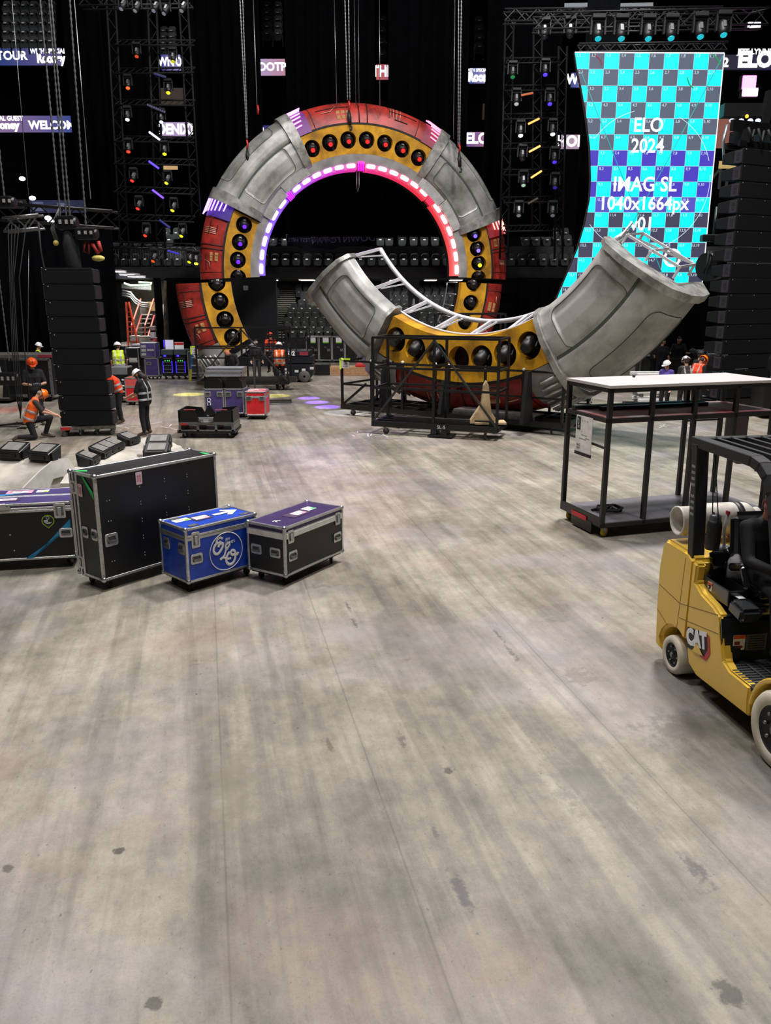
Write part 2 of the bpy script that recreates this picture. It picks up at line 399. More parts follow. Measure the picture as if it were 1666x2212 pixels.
tag(o, 'many tiny dark seats in the far rows under the ceiling lamps', 'seats', None, 'stuff')
# aisle stairs with pale nosings
def aisle(u0, u1, i0, i1, label):
    b = B(); c = B()
    for i in range(i0, i1):
        y = 47 + .85 * i
        xa, xb = X(u0, 680, y), X(u1, 680, y)
        for h in (0, 1):
            b.bb((xa, y + .42 * h - .26, .9 + .25 * i + .125 * h), (xb, y + .42 * h + .18, 1.04 + .25 * i + .125 * h))
            c.bb((xa, y + .42 * h - .30, 1.0 + .25 * i + .125 * h), (xb, y + .42 * h - .26, 1.05 + .25 * i + .125 * h))
    t = thing('aisle_stair', label, 'stairs'); b.build('steps', concd, t); c.build('nosing', mat('pale nosing', 'cfcabf', .6), t)
aisle(568, 614, 0, 6, 'lower flight of pale edged aisle steps between the seats')
aisle(597, 640, 6, 12, 'upper flight of pale edged aisle steps between the far seats')
# upper tier seats seen in gaps
def upper(u0, u1, v0, v1, y, nu, nv, lab, grp):
    for j in range(nv):
        for i in range(nu):
            q = at(u0 + (u1 - u0) * (i + .5) / nu, v1 + (v0 - v1) * (j + .5) / nv, y + j * .5)
            put_seat(q.x, q.y, q.z - .6, lab, grp)
upper(4, 120, 2, 98, 44, 6, 5, 'dim seat in the steep tier at the top left', 'steep tier seats at the top left')
upper(566, 612, 5, 80, 46, 2, 5, 'dim seat in the curtain gap above the left arch shoulder', 'seats in the curtain gap above the left shoulder')
upper(345, 380, 60, 112, 46, 2, 4, 'dim seat in the gap above the purple lit sign', 'seats in the gap by the left tower')
upper(815, 836, 30, 130, 46, 1, 4, 'dim seat in the curtain gap above the arch top', 'seats in the gap above the arch top')
upper(1022, 1048, 35, 110, 46, 1, 4, 'dim seat in the curtain gap right of the arch', 'seats in the gap right of the arch')
# railing on the left of the deck
t = thing('deck_railing', 'grey tubular railing in front of the left deck seats', 'railing', (0, DY + .12, 4.82))
for u0, u1 in [(243, 277), (281, 324), (327, 354), (356, 394), (398, 424)]:
    a, b_ = X(u0, 550, DY), X(u1, 550, DY)
    pts = [(a, 0, 0), (a, 0, .95), (a + .1, 0, 1.1), (b_ - .1, 0, 1.1), (b_, 0, .95), (b_, 0, 0)]
    bb_ = B().tube(pts, .025, 6)
    n = int((b_ - a) / .12)
    for k in range(1, n): bb_.cyl((a + (b_ - a) * k / n, 0, 0), (a + (b_ - a) * k / n, 0, 1.08), .008, n=4)
    bb_.build('rail_panel', alud, t)
# ---- LED ribbon fragments
def grad_mat(name, c1, c2, es):
    m = bpy.data.materials.new(name); m.use_nodes = True; nt = m.node_tree; n = nt.nodes; b = n['Principled BSDF']
    tc = n.new('ShaderNodeTexCoord'); sp = n.new('ShaderNodeSeparateXYZ'); rp = n.new('ShaderNodeValToRGB')
    nt.links.new(tc.outputs['Generated'], sp.inputs[0]); nt.links.new(sp.outputs['X'], rp.inputs['Fac'])
    rp.color_ramp.elements[0].color = lin(c1); rp.color_ramp.elements[1].color = lin(c2)
    b.inputs['Base Color'].default_value = (.01, .01, .01, 1); nt.links.new(rp.outputs['Color'], b.inputs['Emission Color']); b.inputs['Emission Strength'].default_value = es
    return m
ledw = mat('led white', '222222', .5, emit='ffffff', es=1.6)
def ribbon(u0, v0, u1, v1, y, c1, c2, words, label, es=.8, yaw=0):
    a = at(u0, v0, y); b_ = at(u1, v1, y); w = b_.x - a.x; h = a.z - b_.z
    t = thing('led_ribbon', label, 'led sign', ((a.x + b_.x) / 2, y, (a.z + b_.z) / 2), yaw)
    B().bb((-w / 2, 0, -h / 2), (w / 2, .12, h / 2)).build('display_face', grad_mat('led ' + label[:20], c1, c2, es), t)
    B().bb((-w / 2 - .02, .12, -h / 2 - .03), (w / 2 + .02, .2, h / 2 + .03)).build('housing', blk, t)
    for s, uu, vv, sz, bold, sx in words:
        q = at(uu, vv, y)
        text(s, sz, T(q.x - t.location.x, -.012, q.z - t.location.z) @ RX(pi / 2), ledw, t, bold=bold, sx=sx, ex=.004)
ribbon(-20, 103, 133, 140, 44, '2a4f9c', '7a6cae', [('Y TOUR', 15, 121, .54, .015, 1), ('WITH SPECIAL', 104, 111, .3, .008, .9), ('Rooney', 110, 127, .55, .03, .8)], 'blue ribbon screen reading TOUR at the upper left', .55)
ribbon(-20, 250, 155, 285, 45, 'b08ab8', '4a5cb0', [('SPECIAL GUEST', 10, 256, .3, .01, .9), ('Rooney', 8, 271, .5, .03, 1), ('WELCOM', 112, 271, .54, .02, 1)], 'pink and blue ribbon screen reading WELCOM at the left', .6)
ribbon(347, 118, 390, 151, 45, '3a3f9c', 'a8a0d8', [('WN', 359, 134, .55, .02, .8), ('TO', 381, 134, .55, .02, .7)], 'small blue ribbon screen fragment behind the left tower, upper', .7)
ribbon(346, 264, 411, 297, 45, 'b9a2c6', 'a88fc0', [('OENIX!', 378, 280, .66, .03, .85)], 'mauve ribbon screen reading OENIX behind the left tower', .9)
ribbon(562, 127, 616, 162, 48, 'b8a0c8', 'c08aa0', [('FOOTPR', 589, 145, .55, .02, 1)], 'pink ribbon screen in the curtain gap left of the arch top', .9)
ribbon(813, 139, 839, 171, 48, 'c86a64', 'b05a70', [('THE', 826, 155, .72, .03, .85)], 'red ribbon screen reading THE in the gap above the arch', .9)
ribbon(1015, 147, 1048, 179, 48, '4a6ab8', 'a89cc8', [('WITH SPECIAL', 1031, 152, .22, .006, .8), ('Roon', 1033, 167, .6, .04, .8)], 'blue ribbon screen fragment in the gap right of the arch top', .8)
ribbon(551, 271, 585, 300, 47, '3b3a80', '4a4690', [('EN', 558, 285, .5, .02, 1)], 'dim violet ribbon fragment behind the left arch shoulder', .6)
ribbon(997, 285, 1051, 316, 47, '4a3f98', 'b47aa0', [('WELCO', 1026, 300, .72, .03, .95)], 'violet ribbon screen reading WELCO right of the arch', .8)
ribbon(1214, 291, 1251, 321, 45, 'b49ab4', 'c0a0b8', [('HOE', 1232, 306, .72, .03, .95)], 'pale pink ribbon screen left of the big screen', .8)
ribbon(1236, 157, 1256, 188, 45, '36409a', '6a70b8', [('WN', 1246, 172, .62, .03, .9)], 'small blue ribbon fragment left of the big screen top', .8)
ribbon(1560, 118, 1700, 150, 40, '2a2440', '33245a', [('2', 1568, 136, .5, .02, 1), ('JEFF LYNNE\'S', 1636, 112, .3, .01, 1), ('ELO', 1632, 130, .85, .05, 1)], 'dark violet ribbon screen with big white letters at the top right', .5)
# blurred mirrored banner hung inside the arch
t = thing('seat_banner', 'dark banner with reversed white writing draped over the seats inside the arch', 'banner', (0, 0, 0))
a = at(620, 518, DY + 1.1); b_ = at(805, 503, DY + 1.1)
bn = B(); N = 24; vs = []
for i in range(N + 1):
    f = i / N; xx = a.x + (b_.x - a.x) * f; zz = a.z + (b_.z - a.z) * f - .18 * sin(pi * f) + .05 * sin(f * 21)
    vs += [(xx, a.y + .05 * sin(f * 17), zz - .32 - .12 * sin(pi * f)), (xx, a.y + .05 * sin(f * 17), zz + .22)]
bn.add(vs, [(2 * i, 2 * i + 2, 2 * i + 3, 2 * i + 1) for i in range(N)], True); bn.build('cloth', mat('navy cloth', '161830', .8), t)
for s, u, v, sz, rot in [('THE GREATEST HITS', 672, 519, .26, 0), ('PHOENIX!', 702, 514, .32, .02), ('DOWNTOWN', 742, 517, .5, .05), ('TO ELO EXPERIENCE', 783, 509, .2, .03)]:
    q = at(u, v, DY + 1.0); text(s, sz, T(q.x, q.y, q.z) @ RX(pi / 2) @ RZ(rot) @ M.Diagonal((-1, 1, 1, 1)), mat('dim lettering', '9a92c8', .7), t)
q = at(592, 520, DY + .95); text('ELO', .5, T(q) @ RX(pi / 2) @ M.Diagonal((-1, 1, 1, 1)), mat('dim lettering', '9a92c8', .7), t)
# ================= the ring prop
redp = mat('ring red', 'b8352c', .45, 0, .2, 1.6, col2='742019')
yelp = mat('ring yellow', 'd9a01e', .45, 0, .2, 1.3, col2='8f6616')
silp = mat('ring silver', 'b0b0ac', .4, .15, .2, .7, col2='686962')
silf = mat('ring flange', 'a9a9a4', .4, .3, .2, 3, col2='70706c')
gin = mat('ring grey inner', '9b9a98', .55, 0, .2, 1.5)
seam = mat('ring seam', '15110f', .7)
hole = mat('ring inside', '0a0a0a', .8, 0, .1)
panl = mat('ring panel line', '3a1512', .6)
scr = mat('ring scratch', 'cda892', .6)
corr = mat('ring corrugated', 'd0d0ce', .4, .3, .1, 4)
lensk = {}
def lens(c, es=6):
    return mat('lens ' + c, '111111', .2, emit=c, es=es)
class Ring:
    def __init__(s, root, ro=7.01): s.t = root; s.k = ro / 7.01
    def P(s, r, d, a): return V((r * cos(a), -d, r * sin(a))) * s.k
    def sweep(s, prof, a0, a1, name, m, step=R(1.6), smooth=True, caps=True, thick=None, parent=None):
        n = max(2, int(abs(a1 - a0) / step)); b = B(); vs = []; k = len(prof)
        for i in range(n + 1):
            a = a0 + (a1 - a0) * i / n
            vs += [s.P(r, d, a) for r, d in prof]
        fs = []
        for i in range(n):
            for j in range(k - 1): fs.append((i * k + j, i * k + j + 1, (i + 1) * k + j + 1, (i + 1) * k + j))
        b.add(vs, fs, smooth)
        return b.build(name, m, parent or s.t)
    def grid(s, fn, a0, a1, na, nr, name, m, parent=None):
        b = B(); vs = [fn(a0 + (a1 - a0) * i / na, j / nr) for i in range(na + 1) for j in range(nr + 1)]; k = nr + 1
        b.add(vs, [(i * k + j, i * k + j + 1, (i + 1) * k + j + 1, (i + 1) * k + j) for i in range(na) for j in range(nr)], True)
        return b.build(name, m, parent or s.t)
    RED = [(6.7, -.62), (6.93, -.4), (7.0, -.15), (7.01, .1), (6.93, .38), (6.75, .62), (6.45, .8), (6.08, .88)]
    def back(s, a0, a1):
        s.sweep([(4.3, .6), (4.3, -.5), (6.7, -.62), (6.9, -.4)], a0, a1, 'back_shell', hole, smooth=False)
    def red(s, a0, a1, lines=True):
        o = s.sweep(s.RED, a0, a1, 'red_rim', redp)
        s.sweep([(6.09, .86), (6.09, .93), (6.01, .93), (6.01, .86)], a0, a1, 'seam_strip', seam, smooth=False)
        if not lines: return
        b = B(); rnd = random.Random(int(a0 * 100))
        def arc(r, d, x0, x1, w=.018):
            n = 8; b.tube([s.P(r, d, x0 + (x1 - x0) * i / n) for i in range(n + 1)], w * s.k, 4)
        def rad(a, j0, j1, w=.018): b.tube([s.P(*s.RED[j], a) for j in range(j0, j1 + 1)], w * s.k, 4)
        span = a1 - a0
        f = lambda q: a0 + span * q
        rad(f(.12), 2, 7); rad(f(.5), 2, 7, .03); rad(f(.56), 2, 7, .03); rad(f(.9), 3, 7)
        arc(6.75, .64, f(.14), f(.34)); arc(6.75, .64, f(.62), f(.86)); arc(6.45, .82, f(.2), f(.3)); arc(6.95, .36, f(.65), f(.75))
        rad(f(.34), 4, 6)
        b.build('panel_lines', panl, s.t)
        b = B()
        for q in (.26, .285, .31, .335): b.tube([s.P(*s.RED[j], f(q)) * 1.001 for j in (4, 5, 6)], .016 * s.k, 4)
        b.tube([s.P(6.8, .58, f(.72)), s.P(6.62, .74, f(.76)), s.P(6.6, .74, f(.83))], .014 * s.k, 4)
        b.build('scratch_marks', scr, s.t)
        b = B()
        q0 = f(.64)
        for i in range(3):
            for j in range(2):
                p = s.P(6.33 + .2 * j, .84 - .08 * j, q0 + span * .035 * i); b.box(p, (.17 * s.k, .03, .15 * s.k), M.Rotation(-(q0 + span * .035 * i) + pi / 2, 3, 'Y').inverted().inverted())
        b.build('painted_vents', mat('ring tan', 'b98a52', .6), s.t, .01)
    def yellow(s, a0, a1, nl, half=(0, 0), lamps=None, lamp=True, skip=()):
        # panel cells each with a round hole and a moving head inside
        r0, r1, d0, d1 = 4.88, 6.01, .80, .92
        cells = nl + .5 * (half[0] + half[1])
        da = (a1 - a0) / cells
        b = B(); NP = 24; R0 = .34
        def S_(a, r): return s.P(r, d0 + (d1 - d0) * (r - r0) / (r1 - r0), a)
        def cell(ac, w0, w1, h0, h1):
            # rectangle ac-w0..ac+w1 ; circle part limited to [-h0,h1]
            rm = (r0 + r1) / 2 - .02; vs = []; 
            for k in range(NP):
                t = 2 * pi * k / NP; ca = R0 * cos(t) / rm; cr = R0 * sin(t)
                ca = max(-h0, min(h1, ca))
                # perimeter point along direction
                dx, dy = cos(t), sin(t)
                wx = (w1 if dx > 0 else w0) * rm; hy = (r1 - rm) if dy > 0 else (rm - r0)
                q = min(wx / abs(dx) if abs(dx) > 1e-6 else 1e9, hy / abs(dy) if abs(dy) > 1e-6 else 1e9)
                pa, pr = dx * q / rm, dy * q
                vs += [S_(ac + ca, rm + cr), S_(ac + (ca + pa) / 2, rm + (cr + pr) / 2), S_(ac + pa, rm + pr), S_(ac + ca, rm + cr) + V((0, .3 * s.k, 0))]
            fs = []
            for k in range(NP):
                l = (k + 1) % NP
                for j in (0, 1): fs.append((4 * k + j, 4 * k + j + 1, 4 * l + j + 1, 4 * l + j))
                fs.append((4 * k, 4 * l, 4 * l + 3, 4 * k + 3))
            # corners
            o = len(vs)
            for sx, w in ((1, w1), (-1, w0)):
                for sy, hh in ((1, r1 - rm), (-1, rm - r0)):
                    vs.append(S_(ac + sx * w, rm + sy * hh))
            def idx(t): return int(round((t % (2 * pi)) / (2 * pi) * NP)) % NP
            for ci, (sx, sy) in enumerate(((1, 1), (1, -1), (-1, 1), (-1, -1))):
                w = w1 if sx > 0 else w0; hh = (r1 - rm) if sy > 0 else (rm - r0)
                tc = atan2(sy * hh, sx * w * rm) % (2 * pi); k = int(tc / (2 * pi) * NP)
                fs.append((4 * k + 2, o + ci, 4 * ((k + 1) % NP) + 2))
            b.add(vs, fs)
        A = []
        pos = a0; w = da / 2
        if half[0]: A.append((a0, 0, w)); pos = a0 + da / 2
        for i in range(nl): A.append((pos + da * (i + .5), w, w))
        if half[1]: A.append((a1, w, 0))
        for ac, w0, w1 in A: cell(ac, w0, w1, w0 if w0 == 0 else 9, w1 if w1 == 0 else 9)
        b.build('yellow_panel', yelp, s.t)
        s.sweep([(6.0, .55), (4.9, .45)], a0, a1, 'light_bay', hole)
        for i, (ac, w0, w1) in enumerate(A):
            if i in skip: continue
            s.head(ac + (.02 if w0 == 0 else -.02 if w1 == 0 else 0), lamps[i] if lamps and i < len(lamps) else None)
        return A
    def head(s, a, colour):
        # moving head unit: yoke, body, lens, pointing down and forward
        c = s.P(5.42, .78, a); k = s.k
        m = T(c) @ RX(-.6)
        b = B(); b.m = m
        b.tube([(0, .12, .2 * k), (0, 0, .12 * k), (0, -.12 * k, -.1 * k), (0, -.16 * k, -.2 * k)], [.13 * k, .17 * k, .16 * k, .13 * k], 12)
        o = b.build('spotlight', mat('lamp body', '111113', .5, 0, .1, 5), s.t)
        b = B(); b.m = m
        for sx in (-1, 1): b.bar((sx * .19 * k, .02, .2 * k), (sx * .19 * k, -.02, -.06 * k), .04 * k, .09 * k)
        b.bar((-.2 * k, .03, .2 * k), (.2 * k, .03, .2 * k), .08 * k, .05 * k)
        b.build('yoke', blkm, o)
        if colour:
            b = B(); b.m = m; b.cyl((0, -.155 * k, -.19 * k), (0, -.18 * k, -.25 * k), .082 * k, n=14); b.build('lens', lens(colour, 2.5), o)
        b = B(); b.m = m; b.box((.02, -.2 * k, .0), (.1 * k, .02, .24 * k)); b.build('side_plate', alud, o)
    def grey(s, a0, a1):
        s.sweep([(4.89, .80), (4.62, .76), (4.5, .72)], a0, a1, 'grey_inner_face', gin)
    def pipe(s, a0, a1):
        prof = [(6.72, -.62), (6.98, -.35), (7.06, -.05), (7.04, .22), (6.9, .52), (6.66, .78), (6.38, .94), (6.14, .97), (6.02, .92), (5.9, .99), (5.55, 1.03), (5.2, .98), (4.92, .85), (4.8, .7), (4.76, .5)]
        cum = [0]
        for i in range(1, len(prof)): cum.append(cum[-1] + hypot(prof[i][0] - prof[i - 1][0], prof[i][1] - prof[i - 1][1]))
        LT = cum[-1]
        def pt(q):
            x = q * LT; i = 0
            while i < len(cum) - 2 and cum[i + 1] < x: i += 1
            f = (x - cum[i]) / (cum[i + 1] - cum[i]); a_, b_ = prof[i], prof[i + 1]
            nx, ny = (b_[1] - a_[1]), -(b_[0] - a_[0]); l = hypot(nx, ny)
            return a_[0] + (b_[0] - a_[0]) * f, a_[1] + (b_[1] - a_[1]) * f, -nx / l, -ny / l
        def sd(u, v, cu, cv, hu, hv, rr):
            x = abs(u - cu) - hu + rr; y = abs(v - cv) - hv + rr
            return min(max(x, y), 0) + hypot(max(x, 0), max(y, 0)) - rr
        Lm = 6 * (a1 - a0)
        def fn(a, q):
            r, d, nr, nd = pt(q); u = (a - a0) * 6; v = q * LT; h = 0
            for cv, hv in ((LT * .30, LT * .13), (LT * .74, LT * .14)):
                g = sd(u, v, Lm / 2, cv, Lm * .36, hv, .22)
                h += -.045 * max(0, min(1, -g / .07)) + (.0)
            return s.P(r - nr * -h, d - nd * -h, a) if False else s.P(r + nr * h * sg, d + nd * h * sg, a)
        # outward side check: normal should point away from the tube centre
        r, d, nr, nd = pt(.6); sg = 1 if nd > 0 else -1
        s.grid(fn, a0, a1, 90, 84, 'silver_pipe', silp)
        # outlines of the pressed panels
        b = B()
        for cv, hv in ((LT * .30, LT * .13), (LT * .74, LT * .14)):
            pts = []
            for x, y in rrect(Lm * .72, 2 * hv, .22, 6):
                for _ in (0,):
                    a = a0 + (Lm / 2 + x) / 6; q = (cv + y) / LT; r, d, nr, nd = pt(q); pts.append((a, q))
            dense = []
            for i in range(len(pts)):
                p, q_ = pts[i], pts[(i + 1) % len(pts)]
                for j in range(6): dense.append((p[0] + (q_[0] - p[0]) * j / 6, p[1] + (q_[1] - p[1]) * j / 6))
            P3 = []
            for a, q in dense:
                r, d, nr, nd = pt(q); P3.append(s.P(r + nr * sg * .004, d + nd * sg * .004, a))
            b.tube(P3, .009 * s.k, 4, closed=True)
        r, d, nr, nd = pt(.52)
        b.build('panel_outline', mat('ring dark line', '4a4b45', .6), s.t)
        s.sweep([(6.06, .945), (5.99, .945)], a0, a1, 'centre_groove', mat('ring dark line', '34352f', .6))
    def flange(s, a, wid=.035):
        prof = [(6.75, -.7), (7.14, -.3), (7.17, .1), (7.06, .55), (6.75, .92), (6.3, 1.08), (5.5, 1.12), (4.95, .98), (4.72, .7), (4.72, .4), (4.9, .4), (5.5, .6), (6.6, .4), (6.7, -.5), (6.75, -.7)]
        o = s.sweep(prof, a - wid, a + wid, 'flange', silf)
        b = B()
        for x in (a - wid, a + wid):
            k = len(prof); b.add([s.P(r, d, x) for r, d in prof[:-1]], [(0, 1, 2, 12, 13), (2, 3, 4, 12), (4, 5, 11, 12), (5, 6, 10, 11), (6, 7, 8, 9, 10)])
        b.build('flange_cheek', silf, o)
    def fins(s, a0, a1, colour, es=4):
        # outer collar of glowing strips across the rim
        prof = [(7.13, .0), (7.08, .3), (6.95, .56), (6.72, .8), (6.45, .93), (6.12, 1.0)]
        plate_ = s.sweep([(r * .985, d * .97) for r, d in prof], a0, a1, 'fin_backing', mat('fin backing ' + (colour or 'dull'), '3a3440', .5, emit=colour or None, es=.22) if colour else gin)
        b = B(); n = 8
        if colour:
            rg = [int(colour[i:i + 2], 16) for i in (0, 2, 4)]; colour2 = '%02x%02x%02x' % tuple(int(v * .65 + 255 * .35) for v in rg)
        for i in range(n):
            f0 = i / (n - .4); x = f0 * 4.6; j = int(x); f = x - j; p, q = prof[j], prof[min(j + 1, 5)]
            r, d = p[0] + (q[0] - p[0]) * f, p[1] + (q[1] - p[1]) * f
            e = a1 + (a0 - a1) * (1 - .5 * f0)
            b.tube([s.P(r * 1.004, d * 1.01, e), s.P(r * 1.0, d, a1)], .03 * s.k, 5)
        b.build('fin_strips', mat('fin ' + colour, '222222', .4, emit=colour2, es=es) if colour else mat('fin white dull', 'd5d5d2', .4), s.t)
# ---- upper arch, flown
def lerp(a, b, f): return tuple(x + (y - x) * f for x, y in zip(a, b))
YAW = .218
SC = 1.2
AC = V((-1.017 * SC, 31.86 * SC, CH + (4.394 - CH) * SC))
arch = thing('stage_arch', 'giant flown arch of red, yellow and silver segments with glowing pink inner strip', 'stage arch', AC, YAW)
RG = Ring(arch)
D = R
def colA(a):  # purple on the left over pink to red and orange on the right
    st = [(-6, 'ff3a1e'), (30, 'ff2a30'), (60, 'ff1040'), (90, 'ff10a0'), (115, 'd018e0'), (145, '7a20ff'), (186, '6a22ff')]
    for (p, c), (q, e) in zip(st, st[1:]):
        if p <= a <= q:
            f = (a - p) / (q - p); h = [int(int(c[i:i + 2], 16) * (1 - f) + int(e[i:i + 2], 16) * f) for i in (0, 2, 4)]
            return '%02x%02x%02x' % tuple(h)
    return 'ff00ff'
A0, A1 = D(-2.2), D(182.6)
RG.back(A0, A1)
RG.red(D(61), D(114)); RG.red(A0, D(19)); RG.red(D(158), A1)
RG.yellow(D(58), D(117), 7, lamps=['ff1a1a'] * 7)
RG.yellow(A0, D(21.5), 3, (1, 0), lamps=[None, 'f2ff20', '7a60ff', '6a50ff'])
RG.yellow(D(155.5), A1, 3, (0, 1), lamps=['5a20ff'] * 3 + [None])
RG.grey(A0, D(22)); RG.grey(D(57), D(118)); RG.grey(D(153), A1); RG.grey(D(22), D(57)); RG.grey(D(118), D(153))
for a0, a1 in ((23, 56), (119, 152)):
    RG.pipe(D(a0), D(a1)); RG.flange(D(a0 - 1)); RG.flange(D(a1 + 1))
for a, b_, c in ((20.5, 14.5, 'ff3028'), (58.5, 64.5, 'ff1848'), (116.5, 110.5, 'd028e8'), (154.5, 160.5, '6a28ff')):
    RG.fins(D(b_), D(a), c, 5)
# corrugated covers along the silver segments
for a0, a1 in ((23, 56), (119, 152)):
    for h0, h1, rr in ((0, .5, 4.92), (.5, 1, 4.84)):
        b = B(); n = 60; vs = []
        x0, x1 = D(a0 + (a1 - a0) * h0), D(a0 + (a1 - a0) * h1 - .3)
        for i in range(n + 1):
            a = x0 + (x1 - x0) * i / n; z = .03 * (i % 2)
            vs += [RG.P(rr, .86 + z, a), RG.P(rr - .38, .8 + z, a), RG.P(rr - .4, .6, a)]
        b.add(vs, [(3 * i + j, 3 * i + 3 + j, 3 * i + 4 + j, 3 * i + 1 + j) for i in range(n) for j in (0, 1)])
        b.build('corrugated_cover', corr, arch)
# glowing inner ring
nseg = 28; pit = (A1 - A0) / nseg
base = B(); 
for i in range(nseg * 2):
    pass
slots = []
for (x0, x1, n) in ((A0 + .01, D(42.5), 6), (D(47), D(87.6), 6), (D(92.2), D(132.5), 6), (D(137), A1 - .01, 6)):
    for i in range(n): slots.append((x0 + (x1 - x0) * i / n, x0 + (x1 - x0) * (i + 1) / n))
for x0, x1 in slots:
    c = colA(math.degrees((x0 + x1) / 2))
    RG.sweep([(4.57, .735), (4.3, .66), (4.24, .62), (4.24, .1)], x0, x1, 'glow_channel', mat('glow channel ' + c, '8a8690', .5, emit=c, es=.8))
    b = B(); w = (x1 - x0)
    n = 6
    pts = [(r, a) for r, a in ((4.33, x0 + w * .12), (4.49, x0 + w * .12), (4.49, x1 - w * .12), (4.33, x1 - w * .12))]
    vs = []
    for i in range(n + 1):
        a = x0 + w * (.13 + .74 * i / n); e = .03 if i in (0, n) else 0
        vs += [RG.P(4.33 + e, .69, a), RG.P(4.33 + e, .735, a), RG.P(4.5 - e, .755, a), RG.P(4.5 - e, .71, a)]
    fs = [(4 * i + j, 4 * i + 4 + j, 4 * i + 4 + (j + 1) % 4, 4 * i + (j + 1) % 4) for i in range(n) for j in range(4)] + [(0, 1, 2, 3), (4 * n, 4 * n + 1, 4 * n + 2, 4 * n + 3)]
    b.add(vs, fs); 
    rgb = [int(c[i:i + 2], 16) for i in (0, 2, 4)]; wc = '%02x%02x%02x' % tuple(int(v * .5 + 255 * .5) for v in rgb)
    b.build('glow_block', mat('glow block ' + wc, '222222', .4, emit=wc, es=5), arch)
for ac in (44.7, 89.9, 134.7):
    c = colA(ac)
    RG.sweep([(4.56, .71), (4.24, .64), (4.24, .3)], D(ac - 2.2), D(ac + 2.2), 'glow_divider', mat('glow divider ' + c, '3a3640', .5, emit=c, es=.25))
    b = B()
    for x in (-1.5, -.5, .5, 1.5): b.tube([RG.P(4.58, .77, D(ac + x)), RG.P(4.22, .69, D(ac + x))], .026, 5)
    b.build('divider_bars', mat('glow bar ' + c, '222222', .4, emit=c, es=5), arch)
# steel end plates at the cut
for a in (A0, A1): b = B(); b.add([RG.P(r, d, a) for r, d in ((4.26, .7), (4.88, .8), (6.05, .92), (6.9, .4), (7, -.1), (6.7, -.6), (4.3, -.5))], [range(7)]); b.build('end_plate', blkm, arch)
# ---- standing lower pieces
def foot(label, u, v, sc, a0, a1, left):
    c = at(u, v, AC.y * sc)
    t = thing('arch_foot', label, 'stage arch', c, YAW)
    q = Ring(t); q.sweep([(4.9, .5), (4.95, -.3), (6.7, -.62), (6.9, -.4)], D(a0), D(a1), 'back_shell', hole, smooth=False)
    if left:
        q.red(D(a0), D(a1 - 4)); q.yellow(D(a0), D(a1), 3, (1, 0)); q.sweep([(4.9, .8), (4.86, .5)], D(a0), D(a1), 'inner_lip', silf)
        q.fins(D(a1 - 4.5), D(a1 + 2.5), None); q.flange(D(a1 + 3.2), .012)
    else:
        q.red(D(a0 + 4), D(a1)); q.yellow(D(a0), D(a1), 3, (0, 1)); q.sweep([(4.9, .8), (4.86, .5)], D(a0), D(a1), 'inner_lip', yelp)
        b = B(); b.tube([q.P(4.55, -.3, D(a1 - i * 2)) for i in range(18)], .035, 6)
        for i in range(0, 18, 3): b.tube([q.P(4.55, -.3, D(a1 - i * 2)), q.P(4.9, .2, D(a1 - i * 2))], .02, 5)
        b.build('inner_tube_frame', alu, t)
        q.fins(D(a0 + 4.5), D(a0 - 2), None)
    for a in (D(a0), D(a1)): b = B(); b.add([q.P(r, d, a) for r, d in ((4.86, .5), (4.9, .8), (6.05, .92), (6.9, .4), (7, -.1), (6.7, -.6), (4.9, -.5))], [range(7)]); b.build('end_plate', blkm, t)
    return t
foot('red and yellow arch foot standing on the dark cart at the left', 757, 600, .908, 182.2, 209, True)
foot('red and yellow arch foot standing behind the silver crescent', 755, 600, .965, 326, 357.8, False)
# ---- crescent on the carts
CS = 1.38
CC = V((1.684 * CS, 17.12 * CS, CH + (6.614 - CH) * CS))
cres = thing('ring_crescent', 'silver tipped crescent ring piece with yellow belly lying tilted over black carts', 'stage arch', CC, -.725)
cres.rotation_euler = (.093, 0, -.725)
RG2 = Ring(cres, 7.62)
q = RG2
c0, c1 = D(214.5), D(327)
q.red(D(248), D(293), True)
q.yellow(D(243), D(297), 7, lamps=None, skip=(3,))
q.sweep([(4.9, .8), (4.86, .45), (4.95, .3)], D(243), D(297), 'inner_lip', yelp)
q.sweep([(6.9, .3), (6.7, -.62), (6.2, -.62)], D(243), D(297), 'back_shell', hole)
q.pipe(D(216), D(240.5)); q.pipe(D(299.5), D(325.5))
for a in (215.2, 241.3, 298.7, 326.3): q.flange(D(a), .013)
q.fins(D(250), D(243), None); q.fins(D(290), D(297), None)
# aluminium truss along the open inner side
b = B(); n = 40
ins = lambda f, r, d: q.P(r, d, c0 + (c1 - c0) * f)
for r, d, w in ((4.62, -.6, .075), (4.84, .42, .035)):
    b.tube([ins(i / n, r, d) for i in range(n + 1)], w, 6)
for i in range(0, n + 1, 5):
    b.bar(ins(i / n, 4.62, -.6), ins(i / n, 4.86, .35), .09); b.bar(ins((i + 1) / n, 4.62, -.6), ins((i + .2) / n, 4.86, .2), .045)
b.build('inner_truss', mat('bright truss', 'e6e6ea', .35, .4, .06), cres)
# truss frame showing out of the right end
b = B()
e0 = c1 + .01; e1 = c1 + .05
for r, d in ((5.1, .5), (5.1, -.3), (6.5, .5), (6.5, -.3), (5.8, .6)):
    b.bar(q.P(r, d, e0), q.P(r, d, e1), .05)
for p_, q_ in (((5.1, .5), (6.5, .5)), ((5.1, -.3), (6.5, -.3)), ((5.1, .5), (5.1, -.3)), ((6.5, .5), (6.5, -.3)), ((5.1, .5), (6.5, -.3)), ((5.8, .6), (5.8, -.35))):
    b.bar(q.P(*p_, e1), q.P(*q_, e1), .055)
b.build('end_truss', mat('bright truss', 'e6e6ea', .35, .4, .06), cres)
